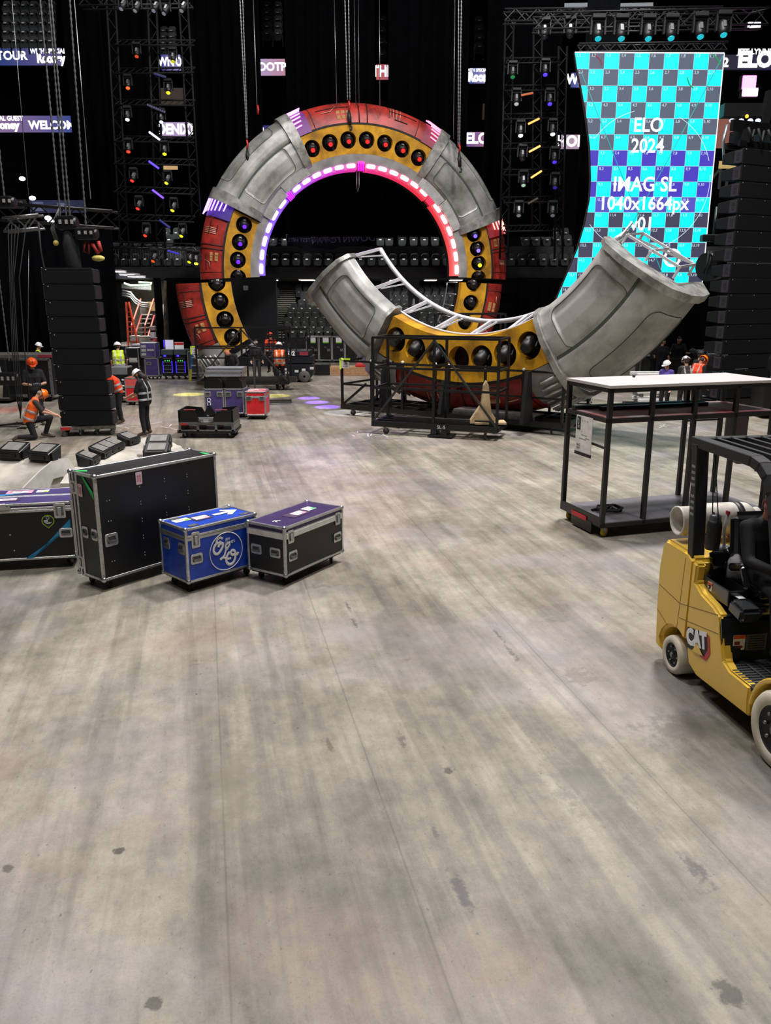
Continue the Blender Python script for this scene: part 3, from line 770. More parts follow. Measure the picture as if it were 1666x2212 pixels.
# ================= flight cases
def hgt(u, v, p): return at(u, v, p.y).z
def fs_(a, b): return T(a, 0, b) @ RX(pi / 2)
def fe_(a, b): return T(0, a, b) @ RZ(-pi / 2) @ RX(pi / 2)
rivm = mat('rivet', 'dfe3e6', .3, .8)
def latch(t, m, w=.115, h=.17):
    b = B(); b.m = m; b.prism(rrect(w, h, .02), -.004, .008); o = b.build('latch', alu, t, .002)
    b = B(); b.m = m; b.prism(rrect(w * .66, h * .66, .012), .006, .0095); b.build('latch_recess', alud, o)
    b = B(); b.m = m; b.box((0, .012, .014), (w * .34, h * .4, .012)); b.cyl((0, -h * .2, .008), (0, -h * .2, .02), w * .16, n=12); b.build('butterfly', steel, o, .002)
    return o
def handle(t, m, w=.17, h=.13):
    b = B(); b.m = m; b.prism(rrect(w, h, .025), -.004, .007); o = b.build('handle', alu, t, .002)
    b = B(); b.m = m; b.prism(rrect(w * .68, h * .56, .014), .006, .009); b.build('dish', mat('dish', '4c4f50', .4, .4), o)
    b = B(); b.m = m; b.bar((-w * .3, -h * .12, .02), (w * .3, -h * .12, .02), .03, .02); b.bar((-w * .3, h * .2, .01), (-w * .3, -h * .12, .02), .012); b.bar((w * .3, h * .2, .01), (w * .3, -h * .12, .02), .012); b.build('grip', alud, o)
    return o
def caster(t, x, y, top=.14, r=.05, rot=0, wm=None, fm=None):
    m = T(x, y, 0) @ RZ(rot); b = B(); b.m = m
    b.box((0, 0, top - .008), (.1, .09, .016)); b.cyl((0, 0, top - .01), (0, 0, top - .035), .035, n=12)
    for s in (-1, 1): b.prism([(-.03, top - .03), (.035, top - .03), (r * .5 + .025, r - .012), (r * .5 - .015, r - .012)], s * .026 - .003, s * .026 + .003, 'y')
    o = b.build('caster', fm or blkm, t)
    b = B(); b.m = m; b.lathe([(.008, -.02), (r - .006, -.02), (r, -.012), (r, .012), (r - .006, .02), (.008, .02)], 18, T(r * .5, 0, r) @ RX(pi / 2)); b.build('wheel', wm or rub, o)
    return o
def fcase(name, label, org, rz, L, W, H, body, cz=.14, lid=None, side_mat=None, top_mat=None, group=None, edge=.032, full=True, cat='flight case', wheels=True, balls=True):
    t = thing(name, label, cat, (org.x, org.y, 0), rz, group)
    z0, z1 = cz, cz + H; e = .006
    if lid:
        B().bb((e, e, z0), (L - e, W - e, z1 - lid)).build('body', body, t); B().bb((e, e, z1 - lid), (L - e, W - e, z1 - .004)).build('lid', top_mat or body, t)
    else:
        B().bb((e, e, z0), (L - e, W - e, z1 - .004)).build('body', body, t)
        if top_mat: B().bb((e * 2, e * 2, z1 - .006), (L - e * 2, W - e * 2, z1 - .002)).build('top_panel', top_mat, t)
    b = B(); h = edge / 2; g = .002
    X0, X1, Y0, Y1, Z0, Z1 = h - g, L - h + g, h - g, W - h + g, z0 + h - g, z1 - h + g
    for y in (Y0, Y1):
        for z in (Z0, Z1): b.box((L / 2, y, z), (L, edge, edge))
        for x in (X0, X1): b.box((x, y, (z0 + z1) / 2), (edge, edge, H))
    for x in (X0, X1):
        for z in (Z0, Z1): b.box((x, W / 2, z), (edge, W, edge))
    if lid:
        for zz, hh in ((z1 - lid - .022, .034), (z1 - lid + .014, .03)):
            for y in (e * .5, W - e * .5): b.box((L / 2, y, zz), (L, .012, hh))
            for x in (e * .5, L - e * .5): b.box((x, W / 2, zz), (.012, W, hh))
    b.build('edge_trim', alu, t, .003)
    if full:
        b = B()
        for x, n in ((L, int(L / .13)),):
            for i in range(n):
                for z in (Z0, Z1): b.box(((i + .5) * L / n, -.001, z), (.008, .006, .008))
        for i in range(int(H / .13)):
            zz = z0 + (i + .5) * H / int(H / .13)
            for x in (X0, X1): b.box((x, -.001, zz), (.008, .006, .008))
            b.box((-.001, Y0, zz), (.006, .008, .008)); b.box((-.001, Y1, zz), (.006, .008, .008))
        b.build('rivets', rivm, t)
    if balls:
        for x in (X0, X1):
            for y in (Y0, Y1):
                for z in (Z0, Z1):
                    b = B(); b.ell((x, y, z), edge * 1.05, 10)
                    for dx, dy, dz in ((1, 0, 0), (0, 1, 0), (0, 0, 1)):
                        sx, sy, sz = (1 if x == X0 else -1), (1 if y == Y0 else -1), (1 if z == Z0 else -1)
                        b.box((x + dx * sx * .035, y + dy * sy * .035, z + dz * sz * .035), (.036 + .04 * dx, .036 + .04 * dy, .036 + .04 * dz))
                    b.build('ball_corner', steel, t, .004)
    if wheels:
        B().bb((.03, .03, cz - .03), (L - .03, W - .03, cz + .002)).build('base_board', blk, t)
        for x in (.13, L - .13):
            for y in (.12, W - .12): caster(t, x, y, cz - .03, .045, random.random() * 6)
    return t
def label_on(t, m, w, h, m1, m2=None, name='paper_label', bars=True):
    b = B(); b.m = m; b.box((0, 0, .001), (w, h, .002)); o = b.build(name, m1, t)
    if m2: b = B(); b.m = m; b.box((w * .3, -h * .25, .0025), (w * .35, h * .4, .002)); b.build('colour_patch', m2, o)
    if bars:
        b = B(); b.m = m
        for i in range(3): b.box((-w * .12, h * (.3 - .22 * i), .0025), (w * .5, h * .07, .002))
        b.build('print_lines', mat('print grey', '8a8a8a', .6), o)
    return o
# purple topped case
P = G(618, 1247, .14); rz = atan2(1.07, .67); Hh = hgt(612, 1141, P) - .14
pc = fcase('flight_case', 'black flight case with dark purple lid and white tape band beside the blue case', P, rz, 1.26, .62, Hh, blkc, lid=.1, top_mat=purpled)
b = B(); z = .14 + Hh - .125
b.bb((-.008, .03, z - .03), (.004, .6, z + .035)); b.bb((.03, -.008, z - .03), (1.23, .004, z + .035)); b.build('white_tape', mat('white tape', 'e4e2dc', .5), pc)
for a in (.12, 1.13): latch(pc, fs_(a, .14 + Hh - .14))
for a in (.15, 1.12): handle(pc, fs_(a, .14 + Hh * .38))
for a in (.16, .47): handle(pc, fe_(a, .14 + Hh * .46))
label_on(pc, T(.62, .3, .14 + Hh), .36, .2, mat('document pocket', '5d4a66', .3), None, 'document_pocket', False)
label_on(pc, T(.66, .3, .143 + Hh), .2, .13, wht, pink_l); label_on(pc, T(.92, .33, .14 + Hh), .17, .15, wht, green_t)
text('71', .1, T(.2, .28, .142 + Hh) @ RZ(0), wht, pc, bold=.004)
# blue case
P = G(407, 1261, .14); rz = atan2(.67, .58) - .06; Hb = hgt(400, 1144, P) - .14
bc = fcase('flight_case', 'bright blue flight case with white arrow on its lid and circular script logo', P, rz, 1.06, .6, Hb, bluep, lid=.12)
for a in (.14, .98): latch(bc, fs_(a, .14 + Hb - .16), .12, .2)
handle(bc, fs_(.14, .14 + Hb * .42))
for a in (.1, .44): 
    o = handle(bc, fe_(a, .14 + Hb * .62), .13, .15)
m0 = fs_(.575, .14 + Hb * .42); b = B(); b.m = m0
rr = .245
b.tube([(rr * cos(2 * pi * i / 48), rr * sin(2 * pi * i / 48), .003) for i in range(48)], .006, 4, closed=True)
def stroke(pts, w):
    # smooth script stroke from control points
    out = []; n = len(pts)
    for i in range(n - 1):
        p0, p1, p2, p3 = pts[max(i - 1, 0)], pts[i], pts[i + 1], pts[min(i + 2, n - 1)]
        for k in range(6):
            q = k / 6; out.append(tuple(.5 * (2 * p1[j] + (p2[j] - p0[j]) * q + (2 * p0[j] - 5 * p1[j] + 4 * p2[j] - p3[j]) * q * q + (3 * p1[j] - p0[j] - 3 * p2[j] + p3[j]) * q ** 3) for j in (0, 1)))
    out.append(pts[-1]); return [(x, y, .002) for x, y in out]
def lp(x, y):  # pixel of the logo crop -> face metres
    f = rr / 455.0 * .99
    yy = (1190 - y) * rr / 580; return ((x - 480) * rr / 455, yy - (x - 480) * .0 )
def lg(pts): return [((x - 480) * rr / 462, (1190 - y - (x - 480) * .26) * rr / 545) for x, y in pts]
for pts, w in (([(400, 830), (330, 800), (250, 850), (225, 930), (300, 960), (340, 890)], .016), ([(240, 950), (160, 1060), (130, 1180), (170, 1270), (260, 1260), (350, 1140), (400, 1020), (370, 960), (300, 1000), (265, 1080)], .018),
               ([(560, 1060), (520, 1100), (480, 1120), (480, 1020), (560, 950), (585, 1000), (540, 1090), (470, 1180), (420, 1330), (300, 1450)], .015), ([(300, 1440), (370, 1390), (460, 1400), (540, 1420), (610, 1400)], .014),
               ([(580, 1220), (520, 1300), (475, 1420), (480, 1530), (560, 1590), (660, 1540), (720, 1420), (740, 1280)], .018), ([(740, 1270), (660, 1310), (610, 1250), (650, 1170), (720, 1190), (740, 1260), (790, 1290), (830, 1220)], .017)):
    st = stroke(lg(pts), w)
    m1 = b.m; b.m = m1 @ M.Diagonal((1, 1, .12, 1)); b.tube(st, w, 6); b.m = m1
b.build('script_logo', wht, bc)
text('JEFF', .045, m0 @ T(.03, .15, .003), wht, bc, sx=.9); text("LYNNE'S", .045, m0 @ T(.06, .105, .003), wht, bc, sx=.9)
b = B(); zt = .142 + Hb
b.bb((.62, .28, zt), (.9, .35, zt + .002)); b.add([(.99, .32, zt + .003), (.82, .46, zt + .003), (.78, .41, zt + .003), (.88, .33, zt + .003), (.76, .21, zt + .003), (.81, .17, zt + .003)], [(0, 1, 2, 3), (0, 3, 4, 5)])
b.build('white_arrow', wht, bc)
label_on(bc, T(.44, .33, .14 + Hb), .26, .2, mat('document pocket', '5d4a66', .3), None, 'document_pocket', False); label_on(bc, T(.44, .33, .143 + Hb), .2, .13, wht, pink_l); label_on(bc, T(.2, .4, .14 + Hb), .22, .13, wht, mat('lime', '7ed321', .6))
for x, y in ((.18, .1), (.18, .52), (.95, .1), (.95, .52)): label_on(bc, T(x, y, .14 + Hb), .13, .08, alud, None, 'lid_bracket', False)
# big black case
P = G(224, 1257, .14); rz = atan2(1.46, 1.16); Hg = hgt(207, 1029, P) - .14
kc = fcase('flight_case', 'tall wide black flight case with silver edges and green tape corner', P, rz, 1.86, .56, Hg, blkc, edge=.036)
b = B()
b.bb((.0, .43, .15), (-.006, .455, Hg + .13)); b.build('door_strip', mat('strip purple', '3d3a52', .4), kc); b = B(); b.bb((-.004, .46, .15), (.01, .49, Hg + .13)); b.bb((-.004, .38, .15), (.01, .42, Hg + .13)); b.build('door_trim', alu, kc)
for z in (.3, Hg - .06): latch(kc, fe_(.47, z + .0), .1, .17)
for a in (.3, .1): handle(kc, fe_(a, .14 + Hg * .44), .12, .15)
handle(kc, fs_(.16, .14 + Hg * .38), .18, .16)
b = B(); b.m = fe_(0, 0); q = lambda a, z: (-a, z)
b.add([(-.23, Hg + .105, .004), (-.27, Hg + .105, .004), (-.04, Hg - .16, .004), (-.04, Hg - .07, .004)], [(0, 1, 2, 3)]); b.build('green_tape', green_t, kc)
b = B(); b.add([(.1, .3, Hg + .143), (.14, .36, Hg + .143), (.04, .46, Hg + .143), (.02, .42, Hg + .143)], [(0, 1, 2, 3)]); b.add([(1.74, .05, Hg + .143), (1.8, .05, Hg + .143), (1.8, .2, Hg + .143), (1.74, .2, Hg + .143)], [(0, 1, 2, 3)]); b.build('green_tape_top', green_t, kc)
for m_ in (fs_(.62, Hg + .01), fe_(.33, Hg - .08)):
    b = B(); b.m = m_; b.prism(rrect(.09, .16, .01), 0, .002); o = b.build('arrow_sticker', mat('pink sticker', 'e8c9cf', .6), kc)
    b = B(); b.m = m_
    for s in (-1, 1): b.box((s * .016, -.01, .003), (.008, .07, .002)); b.add([(s * .016 - .013, .022, .004), (s * .016 + .013, .022, .004), (s * .016, .045, .004)], [(0, 1, 2)])
    b.build('arrow_print', red, o)
b = B()
for a in (.16, .62, 1.0, 1.36):
    for k in range(4 if a < .5 else 5):
        z = .24 + (Hg - .3) * (k + .5) / (4 if a < .5 else 4.6)
        if z > Hg: continue
        for s in (-.018, .018):
            p = (a + (s if a < .5 else 0), -.001, z + (0 if a < .5 else s)); b.ell(p, (.008, .005, .008), 6)
b.build('panel_screws', rivm, kc)
# low black cases at the left, one behind the other
P = G(155, 1204, .14); dx = V((.98, .2, 0)).normalized(); L0 = 1.5
P1 = P - dx * (L0 - .08); rz = atan2(dx.y, dx.x); Hl = hgt(70, 1086, G(70, 1207, .14)) - .14
lc = fcase('flight_case', 'low black flight case with blue diagonal tape and pin shaped sticker, cut by the frame', P1, rz, L0, .44, Hl, blkc, lid=.085, top_mat=purple)
latch(lc, fs_(L0 - .17, .14 + Hl - .12), .15, .2); handle(lc, fs_(L0 - .12, .14 + Hl * .45), .17, .13)
b = B(); b.m = fs_(0, 0); b.add([(L0 - .66, .16, .003), (L0 - .57, .16, .003), (L0 - .05, .68, .003), (L0 - .05, .575, .003)], [(0, 1, 2, 3)]); b.build('blue_tape', blue_t, lc)
zz = .14 + Hl - .25; m_ = fs_(L0 - .33, zz); b = B(); b.m = m_
pin = [(0, -.105)] + [(.08 * cos(t), .08 * sin(t)) for t in [(-.6 + i * (pi + 1.2) / 14) for i in range(15)]]
b.prism(pin, 0, .002); o = b.build('pin_sticker', lime, lc); b = B(); b.m = m_; b.prism([(x * .86, y * .86) for x, y in pin], .001, .003); b.build('pin_face', blk, o)
b = B(); b.m = m_; b.box((-.025, .0, .004), (.05, .018, .002)); b.box((0, -.022, .004), (.09, .008, .002)); b.box((0, -.036, .004), (.06, .006, .002)); b.tube([(.02 * cos(i * .52), .04 + .02 * sin(i * .52), .004) for i in range(12)], .003, 4, closed=True); b.build('pin_print', wht, o)
b = B(); b.m = fs_(0, 0)
for x, z in ((L0 - .82, .5), (L0 - .79, .28)): b.ell((x, z, .002), (.012, .012, .008), 8)
b.build('bolt_heads', rivm, lc)
b = B(); m_ = fs_(L0 - .92, .14 + Hl - .03); b.m = m_; b.prism([(-.16, -.035), (.16, -.035), (.13, .02), (-.13, .02)], 0, .01); b.tube([(-.11, .0, .01), (-.09, .035, .03), (.09, .035, .03), (.11, 0, .01)], .012, 6); b.build('lid_handle', alu, lc)
label_on(lc, T(L0 - .85, .26, .14 + Hl), .3, .16, mat('document pocket', '5d4a66', .3), None, 'document_pocket', False); label_on(lc, T(L0 - .86, .26, .143 + Hl), .22, .11, wht, pink_l); label_on(lc, T(L0 - 1.12, .25, .14 + Hl), .16, .15, wht, mat('lime', '7ed321', .6))
P2 = P1 + V((-dx.y, dx.x, 0)) * .46
lc2 = fcase('flight_case', 'purple topped flight case half hidden behind the blue taped case', P2, rz, L0, .42, Hl, blkc, lid=.085, top_mat=purple, full=False)
label_on(lc2, T(L0 - .8, .24, .14 + Hl), .34, .18, pink_l, None, 'pink_label'); label_on(lc2, T(L0 - .79, .22, .143 + Hl), .2, .09, wht); label_on(lc2, T(L0 - .5, .24, .14 + Hl), .16, .15, wht, lime)
b = B(); b.add([(.2, .03, .143 + Hl), (.5, .03, .143 + Hl), (.85, .18, .143 + Hl), (.6, .14, .143 + Hl)], [(0, 1, 2, 3)]); b.build('blue_tape', blue_t, lc2)
b = B(); b.m = T(L0 - .7, .42, .14 + Hl - .03) @ RX(-pi / 2); b.prism([(-.16, -.035), (.16, -.035), (.13, .02), (-.13, .02)], 0, .01); b.build('lid_handle', alu, lc2)
# ---- mid distance cases: two purple racks with a grey lid stack, red case
P = G(443, 894, .12); Hm = hgt(443, 840, P) - .12
def trunk(x, label, colour, W, Hx, extra=None, lidm=None, taper=True):
    t = fcase('flight_case', label, V((x, P.y, 0)), .0, W, .75, Hx, colour, cz=.12, full=False, edge=.04, balls=False)
    for a in (.2 * W, .8 * W):
        handle(t, fs_(a, .12 + Hx - .16), .18, .15)
    return t
w1 = (G(486, 894, .12).x - P.x)
t1 = trunk(P.x, 'purple flight case with chain loop mark, left of the purple pair', purple, w1 - .01, Hm)
t2 = trunk(P.x + w1 + .01, 'purple flight case between its twin and the red case', purple, w1 - .02, Hm)
b = B(); 
for k in range(3): b.tube([(.14 + .05 * cos(i * .7), -.012, .3 + .12 * k + .06 * sin(i * .7)) for i in range(9)], .012, 5, closed=True)
b.build('white_chain_mark', wht, t1)
for x, w, lab, in ((P.x, w1 - .01, 'black dome-topped tray on the left purple case'), (P.x + w1 + .01, w1 - .02, 'black dome-topped tray on the right purple case')):
    b = B(); b.prism([(.02, 0), (w - .02, 0), (w - .04, .22), (w - .16, .36), (.16, .36), (.04, .22)], .02, .7, 'y')
    o = b.build('tray', blkc, None, .01); o.location = (x, P.y, .12 + Hm); tag(o, lab, 'tray')
zt = .12 + Hm + .36
for k, lab in enumerate(['lower grey case lid lying across the two black trays', 'upper grey case lid lying on top of the lower one']):
    t = thing('case_lid', lab, 'lid', (P.x + .04 * k, P.y + .02, zt + .13 * k), .01 * k, 'grey lids stacked on the purple cases')
    B().bb((.05, 0, .0), (2 * w1 - .05, .7, .12)).build('panel', mat('lid grey', '8f95a0', .4), t, .01)
    b = B(); b.bb((.04, -.01, 0), (2 * w1 - .04, .02, .03)); b.bb((.04, -.01, .1), (2 * w1 - .04, .02, .125)); b.bb((.03, -.01, 0), (.07, .7, .125)); b.bb((2 * w1 - .07, -.01, 0), (2 * w1 - .03, .7, .125)); b.build('rim', alu, t)
wr = G(575, 897, .12).x - G(531, 897, .12).x
P3 = G(531, 898, .12); Hr = hgt(531, 846, P3) - .12
rc = fcase('flight_case', 'red flight case parked at the right of the purple pair', P3, 0, wr, .8, Hr, mat('red laminate', 'd8262c', .4), cz=.12, lid=.16, full=False, edge=.045, balls=False)
for a in (.18 * wr, .82 * wr): handle(rc, fs_(a, .12 + Hr * .72), .18, .14)
label_on(rc, T(wr * .3, .4, .12 + Hr), .3, .3, wht, red); label_on(rc, T(wr * .75, .4, .12 + Hr), .25, .3, pink_l, red)
P4 = G(272, 868, .12); rc2 = fcase('flight_case', 'red flight case standing behind the bearded worker in the dark vest', P4, 0, .62, .6, .8, mat('red laminate', 'd8262c', .4), cz=.12, lid=.3, full=False, edge=.04, balls=False, top_mat=mat('red lid', 'e0605c', .4))
handle(rc2, fs_(.42, .55), .18, .14)
# ---- pallet jack
pj = thing('pallet_jack', 'dark pallet jack with loop handle behind the red flight case', 'pallet jack', G(552, 868), .12)
q = G(552, 868); b = B(); b.bar((0, 0, .3), (-.02, .35, 1.5), .05); b.build('tiller', blkm, pj)
b = B(); b.tube([(-.02, .35, 1.48), (-.26, .36, 1.62), (-.26, .37, 1.82), (.0, .38, 1.86), (.24, .37, 1.82), (.24, .36, 1.62), (-.02, .35, 1.48)], .03, 6); b.build('handle_loop', blkm, pj)
b = B()
for yy in (-.75, -.3): b.bb((.5, yy - .07, .05), (1.25, yy + .07, .1))
b.bb((.35, -.85, .05), (.5, -.2, .3)); b.bb((-.3, -.2, .08), (.4, .2, .35)); b.build('forks', mat('jack grey', '3a3733', .5), pj)
b = B(); b.lathe([(.02, -.04), (.09, -.04), (.09, .04), (.02, .04)], 14, T(0, 0, .09) @ RX(pi / 2)); b.build('wheel', rub, pj)
# ---- grey/black dolly for speakers in mid floor
P = G(388, 947); W = G(506, 947).x - P.x
dl = thing('speaker_dolly', 'empty black speaker dolly with notched side walls on a low steel frame', 'dolly', P, .0)
b = B(); b.bb((0, 0, .5), (W, .9, .62)); b.build('deck', mat('dolly deck', '6d6d6a', .5, .3), dl, .01)
for y in (0, .86):
    B().prism([(.02, .62), (W * .40, .62), (W * .30, 1.0), (.02, 1.05)], y, y + .04, 'y').build('side_wall', blkc, dl); B().prism([(W - .02, .62), (W * .6, .62), (W * .7, 1.0), (W - .02, 1.05)], y, y + .04, 'y').build('side_wall', blkc, dl)
for x in (.0, W - .04): B().bb((x, 0, .6), (x + .04, .9, 1.05)).build('end_wall', blkc, dl)
b = B(); b.prism([(W * .38, .8), (W * .62, .8), (W * .52, 1.14), (W * .48, 1.14)], .5, .56, 'y'); b.build('centre_bracket', blk, dl)
b = B(); 
for x in (.15, W - .45): b.bb((x, -.01, 1.06), (x + .3, .03, 1.08))
b.build('red_strip', mat('dim red', 'c25a5a', .6), dl)
b = B()
for x in (W * .37, W * .55): b.bb((x, -.02, .64), (x + .12, .0, .72))
b.build('buckle', gry, dl)
b = B(); b.bb((-.04, -.03, .28), (W + .04, .0, .33)); b.bb((-.04, .9, .28), (W + .04, .93, .33))
for x in (.0, W * .33, W * .66, W - .05): b.bb((x, -.03, .28), (x + .06, .93, .5))
b.build('steel_frame', alud, dl)
B().bb((.04, -.012, .5), (.22, -.002, .56)).build('red_tag', red, dl)
b = B(); b.bb((-.04, -.02, .2), (W + .04, .9, .27)); b.build('lower_tray', blkm, dl)
for ch in list(dl.children): ch.data.transform(M.Diagonal((1, 1, .69, 1)))
for x in (.1, W - .15):
    for y in (.06, .84): caster(dl, x, y, .19, .075, .3, fm=alud)
# ================= carts, speakers, screen, rigging
def cart_wheels(t, L, W, top, r, wm=None, fm=None, n=2, ins=.12):
    for i in range(n):
        for y in (ins, W - ins): caster(t, ins + (L - 2 * ins) * i / (n - 1), y, top, r, .4 + i, wm, fm)
# ---- shelf cart on the right
P = G(1298, 1141, .17); ex = V((2.22, .69, 0)).normalized(); rz = atan2(ex.y, ex.x)
sc = thing('shelf_cart', 'tall black steel shelf cart with a white top board and red middle shelf', 'cart', (P.x, P.y, 0), rz)
L, W = 3.0, 1.24; zt = hgt(1311, 838, P); zs = hgt(1304, 906, P)
w = .07
for x, y, nm in [(x, y, 0) for x in (0, .75, 1.5, 2.25, 3.0) for y in (0,)] + [(0, W, 0), (3.0, W, 0), (2.25, W, 0)]:
    B().bar((x + (w / 2 if x == 0 else -w / 2 if x == L else 0), y + (w / 2 if y == 0 else -w / 2), .17), (x + (w / 2 if x == 0 else -w / 2 if x == L else 0), y + (w / 2 if y == 0 else -w / 2), zt - .03), w).build('post', blkm, sc, .006)
b = B()
for z in (.2, zs - .03, zt - .04):
    for y in (w / 2, W - w / 2): b.bar((0, y, z), (L, y, z), w, .07)
    for x in (w / 2, L - w / 2): b.bar((x, 0, z), (x, W, z), w, .07)
b.bar((w / 2, 0, zs - .45 if zs > 1.5 else zs - .4), (w / 2, W, zs - .4), .03); b.bar((L - w, W, zs - .3), (L - .75, W, zs - .3), .03)
b.bb((-.004, .02, .17), (.02, W - .02, .32))
b.build('rails', blkm, sc, .004)
B().bb((.0, .0, .235), (L, W, .25)).build('lower_deck', mat('deck grey', '77757a', .55, 0, .15, 2), sc)
shf = mat('shelf red worn', 'b9b5b4', .55, 0, .2, 1.2, col2='9c2232')
B().bb((.02, .02, zs), (L - .02, W - .02, zs + .015)).build('middle_shelf', shf, sc)
B().bb((-.01, -.01, zt - .01), (L + .01, W + .01, zt + .03)).build('top_board', mat('top board', 'c2bbb9', .5, 0, .05, 1), sc)
B().bb((-.012, .25, .03), (.03, .85, .2)).build('tow_bracket', blkm, sc)
B().bb((-.018, .4, .18), (-.011, .85, .25)).build('red_tape', mat('red tape', 'd2223a', .5), sc)
cart_wheels(sc, L, W, .17, .075, mat('yellow wheel', 'd9b640', .5), steel, 2, .1)
o = B(); o.m = fe_(.62, zs - .33); o.prism(rrect(.46, .58, .01), 0, .01); pb = o.build('sign_board', mat('sign white', 'f2f0ec', .5), None); pb.parent = None
pb.location = (P.x, P.y, 0); pb.rotation_euler = (0, 0, rz); pb.location -= ex * .012; tag(pb, 'white printed board hung on the end of the black shelf cart', 'sign')
b = B(); b.m = fe_(.62, zs - .33); b.box((-.15, .17, .012), (.1, .2, .003)); b.build('logo_block', blk, pb)
b = B(); b.m = fe_(.62, zs - .33); b.box((0, -.295, .006), (.46, .05, .02)); b.build('bottom_rail', blk, pb)
text('L\nE\nO', .055, fe_(.62, zs - .33) @ T(-.15, .17, .015), wht, pb)
b = B(); b.m = fe_(.62, zs - .33)
for i, (x, y, w_) in enumerate([(-.05, .22, .02), (.02, .22, .02), (.1, .22, .03), (-.05, .14, .015), (-.05, .05, .02), (.02, .0, .16), (-.02, -.06, .2), (.12, -.04, .1)]): b.box((x, y, .012), (w_, .008, .002))
b.build('small_print', mat('print grey', '8a8a8a', .6), pb)
text('HAZ\nDRY', .05, fe_(.62, zs - .33) @ T(-.14, -.19, .012), mat('print grey', '8a8a8a', .6), pb)
# planks and strap lying on the cart
for k, (x0, x1, y, lab) in enumerate([(.0, 2.35, .95, 'longer dark plank lying on the red middle shelf'), (.35, 2.3, .72, 'shorter dark plank lying in front on the red middle shelf')]):
    o = B().bb((x0, y, zs + .017), (x1, y + .12, zs + .075)).build('plank', blkc, None, .005)
    o.location = (P.x, P.y, 0); o.rotation_euler = (0, 0, rz); tag(o, lab, 'plank')
b = B(); rnd = random.Random(3)
pts = [(.45 + .3 * cos(t * 1.9 + .3) * rnd.uniform(.3, 1), .55 + .22 * sin(t * 2.3) * rnd.uniform(.4, 1), .265 + rnd.uniform(0, .06)) for t in [i * .55 for i in range(26)]]
st = []
for i in range(len(pts) - 1):
    for k in range(3): st.append(tuple(pts[i][j] + (pts[i + 1][j] - pts[i][j]) * k / 3 for j in range(3)))
b.tube(st, .018, 5); o = b.build('strap', rub, None); o.location = (P.x, P.y, 0); o.rotation_euler = (0, 0, rz); tag(o, 'tangled black strap lying on the lower deck of the shelf cart', 'strap')
q = (sc.matrix_basis @ V((1.05, 1.0, zt + .03)))
o = B().box((0, 0, .02), (.045, .04, .04)).build('clamp', blk, None, .01); o.location = q; tag(o, 'tiny dark clamp sitting on the white cart top', 'clamp')
# ---- frame carts under and before the crescent
def frame_cart(name, label, org, rz, L, W, H, zb, nx, rows, diag=True, wheels=3, back=True, caps=False, w=.065):
    t = thing(name, label, 'cart', (org.x, org.y, 0), rz)
    for i in range(nx):
        for y in ((0, W) if back else (0,)):
            x = L * i / (nx - 1)
            o = B().bar((x, y, zb), (x, y, H), w).build('post', blkm, t)
            if caps and y == 0: B().ell((x, y, H + .04), .05, 8).build('cap', whtw, o)
    b = B()
    for z in rows:
        for y in ((0, W) if back else (0,)): b.bar((0, y, z), (L, y, z), w * .85)
        for x in (0, L): b.bar((x, 0, z), (x, W, z), w * .85)
    b.build('rails', blkm, t)
    if diag:
        for s in ((0, L / 2), (L, L / 2)): B().bar((s[0], -.01, zb + .06), (s[1], -.01, H - .05), w * .8).build('brace', mat('brace grey', '3b3a3a', .4, .3), t)
    b = B()
    for y in (0, W * .33, W * .66, W): b.bar((-.03, y, zb), (L + .03, y, zb), .1, .14)
    for x in (0, L * .25, L * .5, L * .75, L): b.bar((x, 0, zb), (x, W, zb), .09, .12)
    b.build('chassis', blkm, t)
    for i in range(wheels):
        for y in (.08, W - .08): caster(t, .3 + (L - .6) * i / (wheels - 1), y, zb - .06, .085, .5 + i * .8, mat('grey wheel', '55524e', .6), alud)
    return t
FL = G(806, 916, .26); FR = G(1073, 931, .26); ex = (FR - FL).normalized(); rzf = atan2(ex.y, ex.x)
Hf = hgt(803, 729, FL)
fc = frame_cart('frame_cart', 'open black frame cart with crossed braces in front of the crescent', FL, rzf, (FR - FL).length, 1.15, Hf, .28, 3, (Hf, 1.22, 1.75), wheels=3)
text('SL-5', .13, fs_((FR - FL).length * .57, .28) @ T(0, 0, .06), whtw, fc)
b = B()
for x in (1.62, 1.9): b.bb((x, -.06, .05), (x + .15, .3, .2))
b.bb((1.55, -.1, .03), (2.2, .35, .07)); b.build('fork_pocket', blk, fc)
B().bb((.5, .2, .33), (3.2, .32, .47)).build('floor_beam', mat('beam dark', '2a2826', .5), fc)
B().bb((.9, .62, .33), (3.3, .7, .4)).build('floor_rail', alud, fc)
# lime tags, wooden chock
EX = V((.82, -.57, 0)).normalized()
c1p = G(740, 879, .24); Hc = hgt(738, 779, c1p)
rz1 = atan2(EX.y, EX.x) + .02
ca = frame_cart('frame_cart', 'black carrier cart under the left end of the crescent with a lime edged tag', c1p, rz1, 3.3, 1.9, Hc, .26, 4, (Hc, .95), False, 3, True, True)
ey = V((-EX.y, EX.x, 0))
b = B(); b.bar((0, 0, .3), (.9, 0, 1.0), .06); b.bar((1.0, .0, .3), (1.5, 0, .95), .06); b.build('brace', blkm, ca)
c2p = c1p + V((cos(rz1), sin(rz1), 0)) * 3.75
Hc2 = Hc - .02
cb = frame_cart('frame_cart', 'black carrier cart under the right end of the crescent beside the shelf cart', c2p, rz1, 3.4, 1.9, Hc2, .26, 4, (Hc2, .95), False, 3, True, True)
B().bb((.1, .1, .42), (2.6, .7, .46)).build('deck_plate', mat('plate grey', '6a6664', .5), cb); B().bb((.1, .05, .32), (2.6, .1, .42)).build('deck_channel', alud, cb)
